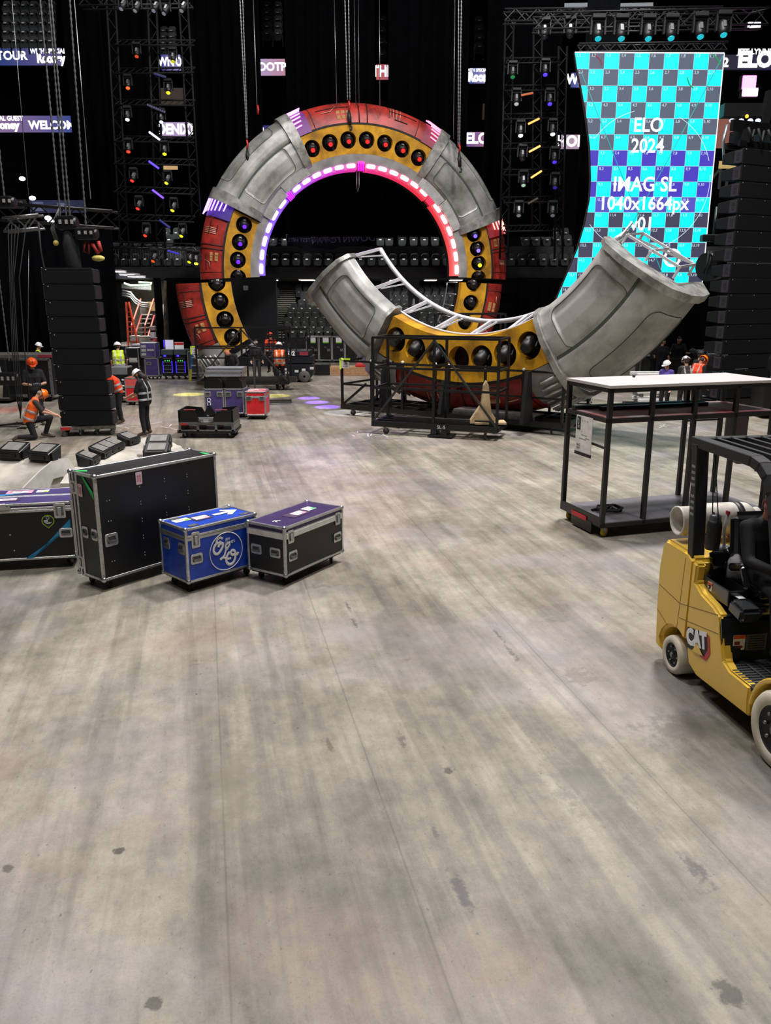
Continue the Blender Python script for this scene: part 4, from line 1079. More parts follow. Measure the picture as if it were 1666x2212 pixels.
def tagcard(u, v, y, label):
    t = thing('warning_tag', label, 'tag', at(u, v, y))
    B().box((0, 0, 0), (.24, .01, .26)).build('card', mat('card', 'c9c4b8', .6), t)
    b = B(); b.box((0, -.004, .14), (.3, .02, .05)); b.box((-.15, -.004, 0), (.05, .02, .32)); b.build('lime_edge', mat('lime tape', 'c8f03a', .5), t)
    b = B(); b.add([(-.07, -.008, -.03), (.07, -.008, -.03), (0, -.008, .07)], [(0, 1, 2)]); b.box((0, -.008, -.07), (.16, .004, .03)); b.build('print', mat('print grey', '8a8a8a', .6), t)
tagcard(746, 786, c1p.y - .06, 'lime edged warning tag at the left end of the carrier carts')
qq = c2p + V((cos(rz1), sin(rz1), 0)) * 3.4
tagcard(1314, 805, qq.y + .55, 'lime edged warning tag just above the shelf cart top')
tagcard(421, 757, 32.4, 'lime edged warning tag on the cart of the left arch foot')
q = G(1050, 918, .34); o = B(); o.prism([(-.42, 0), (.34, 0), (.3, .07), (.12, .3), (.03, .98), (-.03, 1.1), (-.09, .98), (-.14, .5), (-.42, .07)], -.12, .12, 'y'); wc = o.build('wood_chock', mat('pale wood', 'cbb28a', .6, 0, .1, 12), None, .01)
wc.location = (q.x, q.y + .05, .38); tag(wc, 'pale wooden scoop shaped chock standing on the front frame cart', 'chock')
b = B(); b.prism([(-.3, 0), (.5, 0), (.5, .05), (-.3, .05)], -.25, .25, 'y'); b.build('foot_plate', mat('pale wood', 'cbb28a', .6, 0, .1, 12), wc)
# black cradle plates holding the crescent
for k, (fr, lab) in enumerate([(.3, 'left'), (.47, 'middle'), (.68, 'right')]):
    base = cres.matrix_basis @ RG2.P(6.3, .7, D(214.5 + 112 * fr)); 
    t = B(); t.prism([(-.32, 0), (.32, 0), (.1, base.z * .95 + .1), (-.1, base.z * .95 + .1)], -.05, .05, 'x')
    o = t.build('cradle_plate', blk, None); o.location = (base.x - .3, base.y - .55, .3); o.rotation_euler = (0, 0, rz1); tag(o, lab + ' black cradle plate propping the crescent over the carts', 'support')
# cart holding the left arch foot
P = G(428, 830, .25); Hq = hgt(420, 708, P)
lc_ = frame_cart('frame_cart', 'dark frame cart around the left red and yellow arch foot', P, 0.02, (G(622, 830, .25).x - P.x), 1.4, Hq, .3, 3, (Hq, hgt(420, 752, P), 1.7, 1.25), True, 3)
b = B(); b.bb((.4, .1, .3), (3.8, .5, .5)); b.build('floor_beam', mat('beam dark', '2a2826', .5), lc_)
P = G(955, 850, .25); Hq2 = hgt(955, 706, P)
rf_ = frame_cart('frame_cart', 'dark frame cart around the right arch foot behind the crescent', V((P.x, 32.2, 0)), .0, (G(1104, 850, .25).x - P.x) * 1.1, 1.3, Hq2 + .35, .3, 2, (Hq2 + .35, 1.4), False, 2)
# ---- line arrays
spk = mat('speaker cabinet', '0a0c0e', .75, 0, .1, 20, spec=.25)
spkp = mat('speaker side', '1d1a20', .55, 0, .1, 20)
def line_array(x, y, rz, W, Dp, z0, n, h, label, cat, boxname, boxlab, curve=.0, hold=None):
    dx = 0
    for i in range(n):
        t = thing(boxname, boxlab % i if '%' in boxlab else boxlab, 'loudspeaker', (x, y + curve * i * i, z0 + h * i), rz, label)
        b = B(); g = .012
        b.add([(0, 0, g), (W, 0, g), (W, Dp, g + .07), (0, Dp, g + .07), (0, 0, h - g), (W, 0, h - g), (W, Dp, h - g - .07), (0, Dp, h - g - .07)], [(3, 2, 1, 0), (4, 5, 6, 7), (0, 1, 5, 4), (1, 2, 6, 5), (2, 3, 7, 6), (3, 0, 4, 7)])
        b.build('cabinet', spk, t, .012)
        b = B(); b.bb((-.03, .02, g + .03), (.0, Dp * .5, h - g - .03)); b.bb((W, .02, g + .03), (W + .03, Dp * .5, h - g - .03)); o = b.build('side_plate', spkp, t, .006)
        b = B()
        for z in (.36, .62): b.bb((-.034, Dp * .3, h * z - .04), (-.028, Dp * .42, h * z + .05))
        b.build('hand_slot', hole, o)
        b = B(); b.ell((.12, -.004, h * .86), (.014, .008, .014), 6); b.ell((.04, -.004, h - .02), (.02, .01, .012), 6); b.build('bolts', alud, t)
PL = G(136, 944); WL = G(252, 939).x - PL.x
dl2 = thing('speaker_dolly', 'silver framed wheeled dolly under the tall black speaker stack', 'dolly', PL, atan2(G(252, 939).y - PL.y, WL))
b = B(); b.bb((-.04, -.03, .17), (WL + .04, .75, .27)); b.build('frame', alud, dl2, .01); B().bb((-.03, -.036, .18), (.22, -.028, .26)).build('red_tag', red, dl2)
for i in range(4):
    for y in (.05, .68): caster(dl2, .02 + (WL - .04) * i / 3, y, .17, .07, .3 + i, alud, alud)
zt = hgt(105, 578, PL)
names = ['ninth', 'eighth', 'seventh', 'sixth', 'fifth', 'fourth', 'third', 'second']
n = 10; hb = (zt - .28) / n
ordn = ['lowest', 'second lowest', 'third lowest', 'fourth lowest', 'fifth lowest', 'fifth highest', 'fourth highest', 'third highest', 'second highest', 'topmost']
for i in range(n):
    zz = .28 + hb * i; off = -.05 * min(i, 3) * 0
    t = thing('line_array_speaker', ordn[i] + ' black speaker box in the left stack on the dolly', 'loudspeaker', (PL.x - .012 * i, PL.y + .02, zz), .06 - .006 * i, 'speaker boxes of the left stack')
    b = B(); g = .004; W_ = WL - .02 * (i > 2) - .004 * i
    b.add([(0, 0, g), (W_, 0, g), (W_, .62, g + .05), (0, .62, g + .05), (0, 0, hb - g), (W_, 0, hb - g), (W_, .62, hb - g - .05), (0, .62, hb - g - .05)], [(3, 2, 1, 0), (4, 5, 6, 7), (0, 1, 5, 4), (1, 2, 6, 5), (2, 3, 7, 6), (3, 0, 4, 7)])
    b.build('cabinet', spk, t, .012)
    B().bb((W_, .0, g + .03), (W_ + .05, .4, hb - g - .03)).build('side_plate', spkp, t, .01); B().bb((-.03, .0, g + .03), (0, .4, hb - g - .03)).build('side_plate', spkp, t, .01)
    b = B(); b.ell((.1, -.004, hb * .86), (.022, .01, .018), 6); b.ell((.0, -.002, hb - .005), (.025, .012, .012), 6); b.build('bolts', alud, t)
# right array
yR = 26.0; PR = at(1539, 882, yR); zt = at(1590, 318, yR).z
n = 16; hb = (zt - .35) / n; WR = 2.2
for i in range(n):
    x = at(1597, 600, yR).x
    t = thing('line_array_speaker', ['lowest', 'second lowest', 'third lowest', 'fourth lowest', 'fifth lowest', 'sixth lowest', 'seventh lowest', 'eighth lowest', 'eighth highest', 'seventh highest', 'sixth highest', 'fifth highest', 'fourth highest', 'third highest', 'second highest', 'topmost'][i] + ' speaker box in the tall right array beside the big screen', 'loudspeaker', (at(1548, 880, yR).x, yR, .35 + hb * i), .42, 'speaker boxes of the right array')
    b = B(); g = .012
    b.add([(0, 0, g), (WR, 0, g), (WR, .8, g + .08), (0, .8, g + .08), (0, 0, hb - g), (WR, 0, hb - g), (WR, .8, hb - g - .08), (0, .8, hb - g - .08)], [(3, 2, 1, 0), (4, 5, 6, 7), (0, 1, 5, 4), (1, 2, 6, 5), (2, 3, 7, 6), (3, 0, 4, 7)])
    b.build('cabinet', spk, t, .015)
    b = B(); b.bb((-.03, .02, g + .03), (.0, .3, hb - g - .05)); o = b.build('side_plate', mat('speaker lit purple', '2c2530', .5), t, .01)  # purple stage light falling on this side is painted into the plate colour
    b = B()
    for z in (.36, .62): b.bb((-.036, .1, hb * z - .03), (-.028, .2, hb * z + .05))
    b.build('hand_slot', hole, o)
    b = B(); b.ell((.12, -.004, hb * .9), (.02, .01, .02), 6); b.ell((WR * .5, -.004, hb * .9), (.02, .01, .02), 6); b.build('bolts', alud, t)
t = thing('plinth_block', 'black base block under the right speaker array', 'plinth', (at(1548, 880, yR).x, yR, 0), .42); B().bb((0, 0, 0), (WR, .9, .34)).build('block', blkc, t, .02)
t = thing('flying_frame', 'black lifting frame on top of the right speaker array', 'rigging', (at(1548, 880, yR).x, yR, zt + .05), .42)
b = B(); b.bb((-.05, .1, 0), (WR, .2, .16)); b.bb((-.05, .6, 0), (WR, .7, .16)); b.bb((.2, .0, .1), (.3, .8, .5)); b.bb((1.2, .0, .1), (1.3, .8, .5)); b.bb((-.2, .3, .45), (WR, .42, .75)); b.build('beam', blkm, t)
b = B()
for k in range(5): b.tube([(.1 + .4 * k, .0, .5), (.2 + .4 * k, -.08, .2 - .1 * (k % 2)), (.35 + .4 * k, .0, .45)], .035, 6)
b.build('cable_loops', rub, t)
# big blob of lights beside the screen
# ---- big screen
YS = 30.0; c = .5
TR = at(1565, 115, YS)
scrn = thing('video_screen', 'huge cyan chequered video screen with curved left edge and test lettering', 'screen', (TR.x, YS, TR.z), .02)
# local: x to left negative, z down negative
def edge_x(z):  # curved left edge from the photo
    pts = [(0, -5.0), (.55, -4.88), (1.1, -4.7), (1.9, -4.5), (2.9, -4.3), (3.9, -4.2), (4.6, -4.2), (5.4, -4.32), (6.2, -4.52), (7.0, -4.82), (7.6, -5.05), (8.0, -5.2)]
    for (a, p), (b_, q_) in zip(pts, pts[1:]):
        if a <= -z <= b_: return p + (q_ - p) * (-z - a) / (b_ - a)
    return -5.2
cyan = mat('screen cyan', '000000', .5, emit='00ffff', es=1.3)
darkA = mat('screen slate', '000000', .5, emit='5c6578', es=1.0); darkB = mat('screen violet', '000000', .5, emit='4c3ec4', es=1.0); darkC = mat('screen lilac', '000000', .5, emit='5d5bd0', es=.9); darkD = mat('screen plum', '000000', .5, emit='45445c', es=1.0)
cells = B(); lines = B(); num = B()
for r_ in range(16):
    for cc in range(-1, 10):
        z1, z0 = -c * r_, -c * (r_ + 1); x0, x1 = -5 + c * cc, -5 + c * (cc + 1)
        n = 5; L_ = []
        k = 0 if (r_ + cc) % 2 == 0 else (1 if r_ < 6 else 2 if r_ < 9 else 3 if r_ < 10 else 4)
        xs_ = [max(x0, edge_x(z1 + (z0 - z1) * i / n)) for i in range(n + 1)]
        if min(xs_) >= x1 - .005: continue
        for i in range(n):
            za, zb_ = z1 + (z0 - z1) * i / n, z1 + (z0 - z1) * (i + 1) / n
            if xs_[i] >= x1 and xs_[i + 1] >= x1: continue
            cells.k = k; cells.add([(min(xs_[i], x1), 0, za), (x1, 0, za), (x1, 0, zb_), (min(xs_[i + 1], x1), 0, zb_)], [(0, 1, 2, 3)])
        if xs_[0] < x1 - .3 and cc >= 0: text('%d,%d' % (r_ + 1, cc + 1), .13, T(max(x0, xs_[0]) + .13, -.008, z1 - .09) @ RX(pi / 2), None, b=num, ex=0)
cells.build('pixel_face', [cyan, darkA, darkB, darkC, darkD], scrn)
swm = mat('screen white', '000000', .5, emit='ffffff', es=1.15)
num.build('cell_lettering', mat('screen pale', '000000', .5, emit='dff6ff', es=1.0), scrn)
b = B()
for r_ in range(17): b.bb((edge_x(-c * min(r_, 15.99)), -.006, -c * r_ - .008), (0, -.002, -c * r_ + .008))
for cc in range(0, 11):
    x = -5 + c * cc; zz = [z / 20 for z in range(0, 161)]; ok = [z for z in zz if edge_x(-z) <= x]
    if ok:
        s0 = ok[0]; prev = s0
        for z in ok[1:] + [99]:
            if z - prev > .06: b.bb((x - .006, -.006, -prev), (x + .006, -.002, -s0)); s0 = z
            prev = z
b.build('grid_lines', mat('screen rose', '000000', .5, emit='c8d0e8', es=.8), scrn)
b = B(); b.bb((-.012, -.008, -8), (.02, .0, 0)); b.bb((-5, -.008, -.015), (0, 0, .02)); b.bb((-5.2, -.008, -8.02), (0, 0, -7.985)); b.build('white_border', swm, scrn)
b = B(); 
pr = [(edge_x(-z / 10) - .03, -z / 10) for z in range(0, 81)] + [(.03, -8.03), (.03, .03)]
b.prism(pr, .02, .14, 'y'); b.build('screen_back', blkm, scrn)
b = B()
n = 40
def circ_seg(cx, cz, rr, a0, a1, w): b.tube([(cx + rr * cos(a0 + (a1 - a0) * i / 30), -.012, cz + rr * sin(a0 + (a1 - a0) * i / 30)) for i in range(31)], w, 4)
circ_seg(-2.35, -4, 2.28, .3, 1.1, .009); circ_seg(-2.35, -4, 2.28, 1.8, 2.5, .009); circ_seg(-2.35, -4, 2.28, -1.4, .1, .009); circ_seg(-2.35, -4, 2.28, 3.8, 4.4, .009)
b.build('test_circle', mat('screen pale', '000000', .5, emit='dff6ff', es=1.0), scrn)
b = B(); b.tube([(-.02, -.012, -.05), (-1.6, -.012, -3.3), (-3.3, -.012, -6.6)], .014, 4); b.tube([(-4.75, -.012, -.6), (-3.0, -.012, -4.1), (-1.0, -.012, -7.9)], .014, 4)
b.build('diagonal_lines', mat('screen teal', '000000', .5, emit='18a8a8', es=1), scrn)
b = B(); b.tube([(-.9 + .28 * cos(t), -.012, -.6 + .45 * sin(t)) for t in [3.4 + i * .17 for i in range(8)]], .02, 4); b.tube([(-.1 - .3 * i / 6, -.012, -.35 + .33 * (i / 6) ** .7) for i in range(7)], .02, 4); b.build('green_arc', mat('screen green', '000000', .5, emit='12a05a', es=1), scrn)
b = B(); b.tube([(-4.4 + .32 * cos(t), -.012, -.45 + .36 * sin(t)) for t in [.2 + i * .15 for i in range(9)]], .016, 4); b.build('red_arc', mat('screen red', '000000', .5, emit='a02838', es=1), scrn)
for s, u, v, sz in (('ELO', 1400, 272, .62), ('2024', 1398, 317, .62), ('IMAG SL', 1392, 400, .66), ('1040x1664px', 1390, 441, .62), ('v01', 1386, 485, .62)):
    q = at(u, v, YS); text(s, sz, T(q.x - TR.x, -.02, q.z - TR.z) @ RX(pi / 2), swm, scrn, bold=.012, sx=.92, name='test_lettering')
b = B()
q = at(1323, 560, YS); b.add([(q.x - TR.x - .36, -.016, q.z - TR.z + .4), (q.x - TR.x + .36, -.016, q.z - TR.z + .4), (q.x - TR.x, -.016, q.z - TR.z - .4), (q.x - TR.x - .17, -.016, q.z - TR.z + .25), (q.x - TR.x + .17, -.016, q.z - TR.z + .25), (q.x - TR.x, -.016, q.z - TR.z - .1)], [(0, 3, 5, 2), (0, 1, 4, 3), (1, 2, 5, 4)])
q = at(1452, 557, YS); b.tube([(q.x - TR.x + .27 * cos(2 * pi * i / 24), -.016, q.z - TR.z + .27 * sin(2 * pi * i / 24)) for i in range(24)], .045, 4, closed=True)
b.box((at(1412, 545, YS).x - TR.x, -.016, at(1412, 545, YS).z - TR.z), (.36, .01, .08)); b.build('test_logo', swm, scrn)
t = thing('camera_rig', 'black remote camera hanging by the lower right corner of the big screen', 'camera', at(1538, 560, 27.5))
b = B(); b.box((-.1, 0, .65), (.62, .3, .22)); b.build('camera_head', blkm, t, .03); b = B(); b.cyl((-.2, -.1, -.25), (.2, .1, -.2), .45, n=16); b.build('bracket_plate', blkm, t)
b = B(); 
for k in range(7): b.tube([(-.3 + .1 * k, -.2, -.45), (-.25 + .1 * k, -.3, -.1 + .05 * (k % 3)), (-.2 + .08 * k, -.2, .25)], .025, 5)
b.build('cables', rub, t); b = B(); b.cyl((0, 0, .6), (0, 0, 1.6), .05); b.build('hanging_pole', blkm, t)
B().box((-.05, -.33, .05), (.06, .05, .16)).build('gold_clamp', mat('brass', 'a88a4a', .4, .6), t); B().box((0, -.33, -.12), (.1, .05, .1)).build('red_knob', red, t)
# ================= lighting towers, trusses, chains
headm = mat('lamp body', '111113', .5, 0, .1, 5)
def mhead(u, v, y, colour, label, es=7, tilt=0, grp=None, s=.8, lit=True):
    t = thing('moving_head', label, 'stage light', at(u, v, y), 0, grp)
    b = B(); b.bb((-.2 * s, -.14 * s, .62 * s), (.2 * s, .14 * s, .74 * s)); b.build('clamp_base', headm, t, .02)
    b = B()
    b.bar((-.2 * s, 0, .6 * s), (.2 * s, 0, .6 * s), .06 * s, .1 * s)
    for x in (-1, 1): b.bar((x * .2 * s, 0, .66 * s), (x * .21 * s, 0, .2 * s), .05 * s, .12 * s)
    b.build('yoke', headm, t)
    m = T(0, 0, .3 * s) @ RX(-.45) @ RY(tilt)
    b = B(); b.m = m; b.tube([(0, 0, .25 * s), (0, 0, .15 * s), (0, 0, -.12 * s), (0, 0, -.24 * s)], [.1 * s, .15 * s, .14 * s, .115 * s], 12); o = b.build('lamp_head', headm, t)
    b = B(); b.m = m; b.ell((0, 0, -.25 * s), (.1 * s, .1 * s, .06 * s), 12); b.build('lens', lens(colour, es) if lit else mat('lens off', '2a2a30', .1), o)
    b = B(); b.m = m; b.box((0, -.15 * s, .02 * s), (.09 * s, .02, .2 * s)); b.build('side_panel', mat('lamp side', '6c6e72', .35, .3), o)
    return t
def barlight(u0, v0, u1, v1, y, colour, label, es=4, lit=True):
    a, b_ = at(u0, v0, y), at(u1, v1, y)
    t = thing('led_bar', label, 'stage light', a)
    d = b_ - a; b = B(); b.bar((0, 0, 0), d, .1, .1); b.build('housing', headm, t)
    b = B(); n = 9
    for i in range(n): b.ell(d * ((i + .5) / n) + V((0, -.055, -.01)), (.045, .02, .045), 6)
    b.build('led_row', mat('bar ' + colour + str(es), '222222', .4, emit=colour, es=es), t)
pos = ['topmost', 'second', 'third', 'fourth', 'fifth', 'sixth', 'seventh', 'lowest']
YT = 36.0
for i, (u, v, c, es) in enumerate([(297, 127, 'c8401a', 1.2), (278, 195, 'ff3a18', 5), (277, 263, 'dfe6ff', 8), (279, 332, 'ff2818', 4), (290, 395, 'ff2018', 4), (302, 455, 'ff2018', 5), (318, 513, 'ff2a18', 3), (335, 568, 'ff4a10', 1.6)]):
    mhead(u, v, YT, c, pos[i] + ' moving head in the left column of the left tower, red or white lens', es, .3 if i > 3 else 0, 'moving heads of the left tower')
for i, (u, v, c, es) in enumerate([(375, 138, 'b8b020', 1.4), (365, 205, 'f0e818', 4), (350, 268, 'cfe0ff', 4), (357, 337, 'e8f018', 5), (364, 400, 'e8f018', 5), (377, 459, 'e8f018', 5), (396, 514, 'd8e010', 2.5), (413, 570, 'c8d010', 1.6)]):
    mhead(u, v, YT, c, pos[i] + ' moving head in the right column of the left tower, mostly yellow lens', es, .3 if i > 3 else 0, 'moving heads of the left tower')
mhead(425, 573, 35, 'f4ff20', 'bright yellow moving head right beside the left end of the arch', 9)
for i, (a, c, es, lit) in enumerate([((333, 159, 359, 167), '2a2a60', .8, 0), ((318, 226, 358, 243), '4a4a70', .8, 0), ((323, 285, 346, 302), 'c8ccff', 5, 1), ((322, 348, 344, 364), '4a30ff', 3, 1), ((330, 410, 354, 428), '4a28ff', 6, 1), ((345, 475, 368, 492), '1c1870', 1.2, 1), ((363, 541, 387, 548), '2a20a0', 1.4, 1)]):
    barlight(*a, YT - .1, c, pos[i] + ' slanted led bar between the lamp columns of the left tower', es)
YQ = 37.0
for i, (u, v, c, es) in enumerate([(1107, 172, '1a7a40', 1.2), (1115, 230, 'c8c8d0', .8), (1124, 298, 'e8ecff', 7), (1128, 350, '303038', .3), (1130, 405, 'b8d8c0', .8), (1120, 470, '9a9aa0', .5)]):
    mhead(u, v, YQ, c, pos[i] + ' moving head in the left column of the right tower', es, 0, 'moving heads of the right tower', .95)
for i, (u, v, c, es) in enumerate([(1177, 167, '3a28ff', 3), (1187, 230, '3a28ff', 5), (1193, 295, 'cfd8ff', 8), (1197, 355, '3a28e0', 2), (1198, 410, '3020a0', .8), (1193, 470, '808088', .5)]):
    mhead(u, v, YQ, c, pos[i] + ' moving head in the right column of the right tower', es, 0, 'moving heads of the right tower', .95)
for i, a in enumerate([(1126, 206, 1151, 201), (1141, 268, 1165, 256), (1143, 328, 1167, 315), (1147, 384, 1170, 369), (1141, 440, 1162, 428)]):
    barlight(*a, YQ - .1, ['a85020', 'ff9040', 'ff8a48', 'ff8840', '5a4a3a'][i], pos[i] + ' slanted orange led bar between the lamp columns of the right tower', [1.5, 3, 4, 4, .4][i])
towm = mat('tower steel', '0c0c0e', .6, 0, .2, 9, spec=.25)
def tower(name, label, y, uprights, rows, u_lr):
    t = thing(name, label, 'lighting tower')
    for (ua, va, ub, vb) in uprights:
        a, b_ = at(ua, va, y + .5), at(ub, vb, y + .5)
        o = B(); o.tube([a, b_], .05, 6); o.tube([a + V((.35, 0, 0)), b_ + V((.35, 0, 0))], .05, 6)
        n = 22
        for k in range(n): o.bar(a + (b_ - a) * (k / n) + V(((k % 2) * .35, 0, 0)), a + (b_ - a) * ((k + 1) / n) + V((((k + 1) % 2) * .35, 0, 0)), .03)
        o.build('upright_truss', towm, t)
    for v0, v1 in rows:
        a, b_ = at(u_lr[0], v0, y + .25), at(u_lr[1], v1, y + .25)
        o = B(); o.tube([a, b_], .04, 6); o.tube([a + V((0, .25, .25)), b_ + V((0, .25, .25))], .04, 6)
        for k in range(12): o.bar(a + (b_ - a) * (k / 12), a + (b_ - a) * ((k + 1) / 12) + V((0, .25, .25)), .025)
        o.build('cross_pipe', towm, t)
tower('lighting_tower', 'tall dark truss tower of stage lights left of the arch', YT, [(229, -20, 262, 560), (318, -20, 340, 560), (385, -20, 415, 470)], [(98, 98), (160, 157), (227, 228), (306, 308), (354, 357), (415, 420), (475, 480), (535, 540)], (245, 420))
tower('lighting_tower', 'tall dark truss tower of stage lights between the arch and the big screen', YQ, [(1092, 40, 1080, 560), (1153, 60, 1150, 500), (1207, 100, 1198, 560)], [(137, 135), (196, 195), (258, 255), (322, 318), (378, 378), (438, 436), (500, 498)], (1088, 1212))
# trusses along the top
def truss(label, a, b_, s, m=None, n=None, name='lighting_truss', parent_loc=None):
    t = thing(name, label, 'truss', a); d = b_ - a; L = d.length; n = n or max(3, int(L / s)); m = m or mat('truss dark', '1c1d20', .5, .3)
    up = V((0, 0, s)); bk = V((0, s, 0)); b = B()
    for o_ in (V(), up, bk, up + bk): b.tube([o_, d + o_], .035, 6)
    b.build('chords', m, t); b = B()
    for k in range(n):
        p, q_ = d * (k / n), d * ((k + 1) / n)
        b.bar(p + (up if k % 2 else V()), q_ + (V() if k % 2 else up), .03); b.bar(p + bk + (V() if k % 2 else up), q_ + bk + (up if k % 2 else V()), .03); b.bar(p + up + (bk if k % 2 else V()), q_ + up + (V() if k % 2 else bk), .03)
    b.build('lacing', m, t); return t
truss('dark box truss above the big screen carrying hanging lights', at(1155, 62, 31.5), at(1660, 52, 31.5), .5)
truss('slim dark header truss directly over the top edge of the big screen', at(1250, 112, 30.6), at(1572, 108, 30.6), .25)
truss('dark box truss at the very top right behind the hanging lights', at(1090, 45, 34), at(1560, 40, 34), .4)
truss('dark truss at the top left over the left lighting tower', at(170, 12, 34), at(412, 8, 34), .45)
for k, (u, v) in enumerate([(1290, 92), (1340, 92), (1398, 92), (1447, 91), (1510, 88), (1560, 84)]):
    mhead(u, v, 31, '18b0c0', ['first', 'second', 'third', 'fourth', 'fifth', 'sixth'][k] + ' lamp from the left hanging under the truss above the big screen', 1.2, 0, 'lamps over the big screen', 1.15)
for k, (u, v) in enumerate([(1175, 88), (1230, 86)]): mhead(u, v, 32, '2a2a30', ['left', 'right'][k] + ' dark lamp hanging by the top left of the big screen', .3, 0, None, 1.0)
for k, (u, v) in enumerate([(268, 26), (298, 30), (338, 30), (360, 36), (398, 30)]): mhead(u, v, 33.5, '9aa0b0', ['first', 'second', 'third', 'fourth', 'fifth'][k] + ' dark lamp from the left under the top left truss', .5, .4, 'lamps under the top left truss', .8)
t = thing('ceiling_catwalk', 'slatted ceiling catwalk with pale underside lights at the top right', 'catwalk')
b = B(); b2 = B()
for k in range(5):
    a, b_ = at(1165, 12 + 9 * k, 46), at(1330, 9 + 9 * k, 46); b.bar(a, b_, .2, .06)
for u0, u1 in ((1200, 1300), (1330, 1410)): b2.bar(at(u0, 14, 45.8), at(u1, 12, 45.8), .2, .22)
b.build('slats', mat('slat grey', '4a4a4e', .5), t); b2.build('light_strip', mat('strip pale', '555555', .5, emit='b8c0c8', es=.45), t)
# flood lamps at the top right
for k, (u, v, w, h, c, es, lab) in enumerate([(1630, 54, .5, .2, 'f4ecff', 9, 'white flood lamp high at the right edge'), (1619, 178, .55, .5, 'ff5cff', 7, 'upper glowing magenta flood lamp at the right edge'), (1621, 199, .62, .3, 'ffb0f4', 9, 'lower glowing pink flood lamp at the right edge')]):
    t = thing('flood_lamp', lab, 'flood lamp', at(u, v, 36)); B().box((0, 0, 0), (w, .05, h)).build('lamp_face', mat('flood ' + c, '222222', .4, emit=c, es=es), t, .02); B().box((0, .15, 0), (w + .06, .25, h + .06)).build('housing', blk, t)
t = thing('truss_lamp_cluster', 'dark rigging bracket with small white and amber lamps above the right speaker array', 'rigging', at(1612, 262, 29))
b = B(); b.bb((-.75, 0, .15), (.7, .4, .55)); b.bar((.55, 0, -.6), (.7, 0, .9), .25); b.build('bracket', blkm, t)
b = B()
for x in (-.5, -.2, .1, .35): b.ell((x, -.1, .0), (.1, .06, .07), 8)
b.build('small_lamps', mat('lamp white', '222222', .4, emit='dfe4ff', es=1.2), t); B().ell((-.05, -.15, .12), (.06, .05, .06), 8).build('amber_lamp', mat('lamp amber', '222222', .4, emit='ffa020', es=3), t)
b = B()
for x in (-.6, .3, .8): b.tube([(x, 0, -.1), (x - .1, -.05, -.6), (x, 0, -1.2)], .05, 6)
b.build('chains', steel, t)
# chains and cables
chm = mat('chain steel', '8a8c8e', .35, .8)
def chain(u0, v0, u1, v1, y, r, label, linky=True, m=None, cat='chain', name='hoist_chain'):
    a, b_ = at(u1, v1, y), at(u0, v0, y); d = a - b_; L = d.length
    if linky:
        n = int(L / .07); pts = [b_ + d * (i / n) for i in range(n + 1)]; rs = [r * (1.25 if i % 2 else .6) for i in range(n + 1)]
    else: pts = [b_, a]; rs = r
    o = B().tube(pts, rs, 6).build(name, m or chm, None); tag(o, label, cat); return o
YH = 22.0
chain(86, -8, 131, 470, YH, .026, 'thick grey hoist chain, leftmost of the long ones over the left speaker stack')
chain(105, -8, 144, 478, YH, .026, 'thick grey hoist chain, second from left over the left speaker stack')
chain(110, -8, 152, 478, YH, .026, 'thick grey hoist chain, third from left over the left speaker stack')
chain(150, -8, 186, 492, YH, .026, 'thick grey hoist chain ending at the right hoist over the left stack')
chain(-2, 320, 10, 432, YH, .026, 'grey chain at the left edge ending at the leftmost hoist')
chain(-2, 600, 20, 780, YH, .02, 'grey chain hanging low at the left edge beside the cables')
chain(25, -8, 62, 425, 24, .01, 'thin dark steel rope at the far left', False, alud, 'cable', 'steel_rope')
chain(160, -8, 196, 430, 24, .012, 'thin pale steel rope right of the long chains', False, steel, 'cable', 'steel_rope')
YA = 37.5
for k, (u0, v0, u1, v1, r, ln, lab) in enumerate([(518, -8, 533, 300, .035, 1, 'grey chain left of its twin to the left silver shoulder'), (524, -8, 535, 300, .03, 1, 'grey chain right of its twin to the left silver shoulder'), (547, -8, 556, 245, .02, 0, 'thin pale rope with red hook left of the arch top'), (722, -8, 728, 238, .012, 0, 'thin pale rope to the red arch top, left of the middle chains'), (745, -8, 751, 216, .03, 1, 'left middle grey chain to the red arch top'), (753, -8, 756, 216, .03, 1, 'right middle grey chain to the red arch top'), (765, -8, 769, 232, .012, 0, 'thin dark rope right of the middle chains'), (774, -8, 776, 232, .012, 0, 'second thin dark rope right of the middle chains'), (820, -8, 821, 250, .014, 0, 'thin pale rope to the right half of the red arch top'), (983, -8, 980, 300, .02, 0, 'dark rope left of the chains over the right silver shoulder'), (991, -8, 990, 316, .03, 1, 'left grey chain to the right silver shoulder'), (997, -8, 993, 316, .035, 1, 'right grey chain to the right silver shoulder')]):
    chain(u0, v0, u1, v1, YA, r, lab, bool(ln), None if ln else (steel if 'pale' in lab else alud), 'chain' if ln else 'cable', 'hoist_chain' if ln else 'steel_rope')
def hook(u, v, y, lab, big=True):
    t = thing('hoist_hook', lab, 'hook', at(u, v, y)); s = 1; t.scale = (.7, .7, .7)
    b = B(); b.tube([(0, 0, .0), (.05, -.02, .25), (0, 0, .5)], .06, 8); b.build('red_shackle', red, t)
    if big:
        b = B(); b.tube([(0, 0, 0), (.02, -.05, -.35), (.06, -.1, -.8)], [.05, .13, .1], 8); b.tube([(.06, -.1, -.8), (.16, -.1, -.95), (.14, -.1, -1.1), (.02, -.1, -1.1)], .06, 6); b.build('black_hook', blk, t)
hook(534, 322, YA - 1.0, 'red and black hook holding the left silver shoulder'); hook(754, 238, YA - .3, 'red and black hook holding the red arch top'); hook(992, 330, YA - .4, 'red and black hook holding the right silver shoulder')
hook(557, 247, YA, 'small red hook hanging free left of the arch top', False)
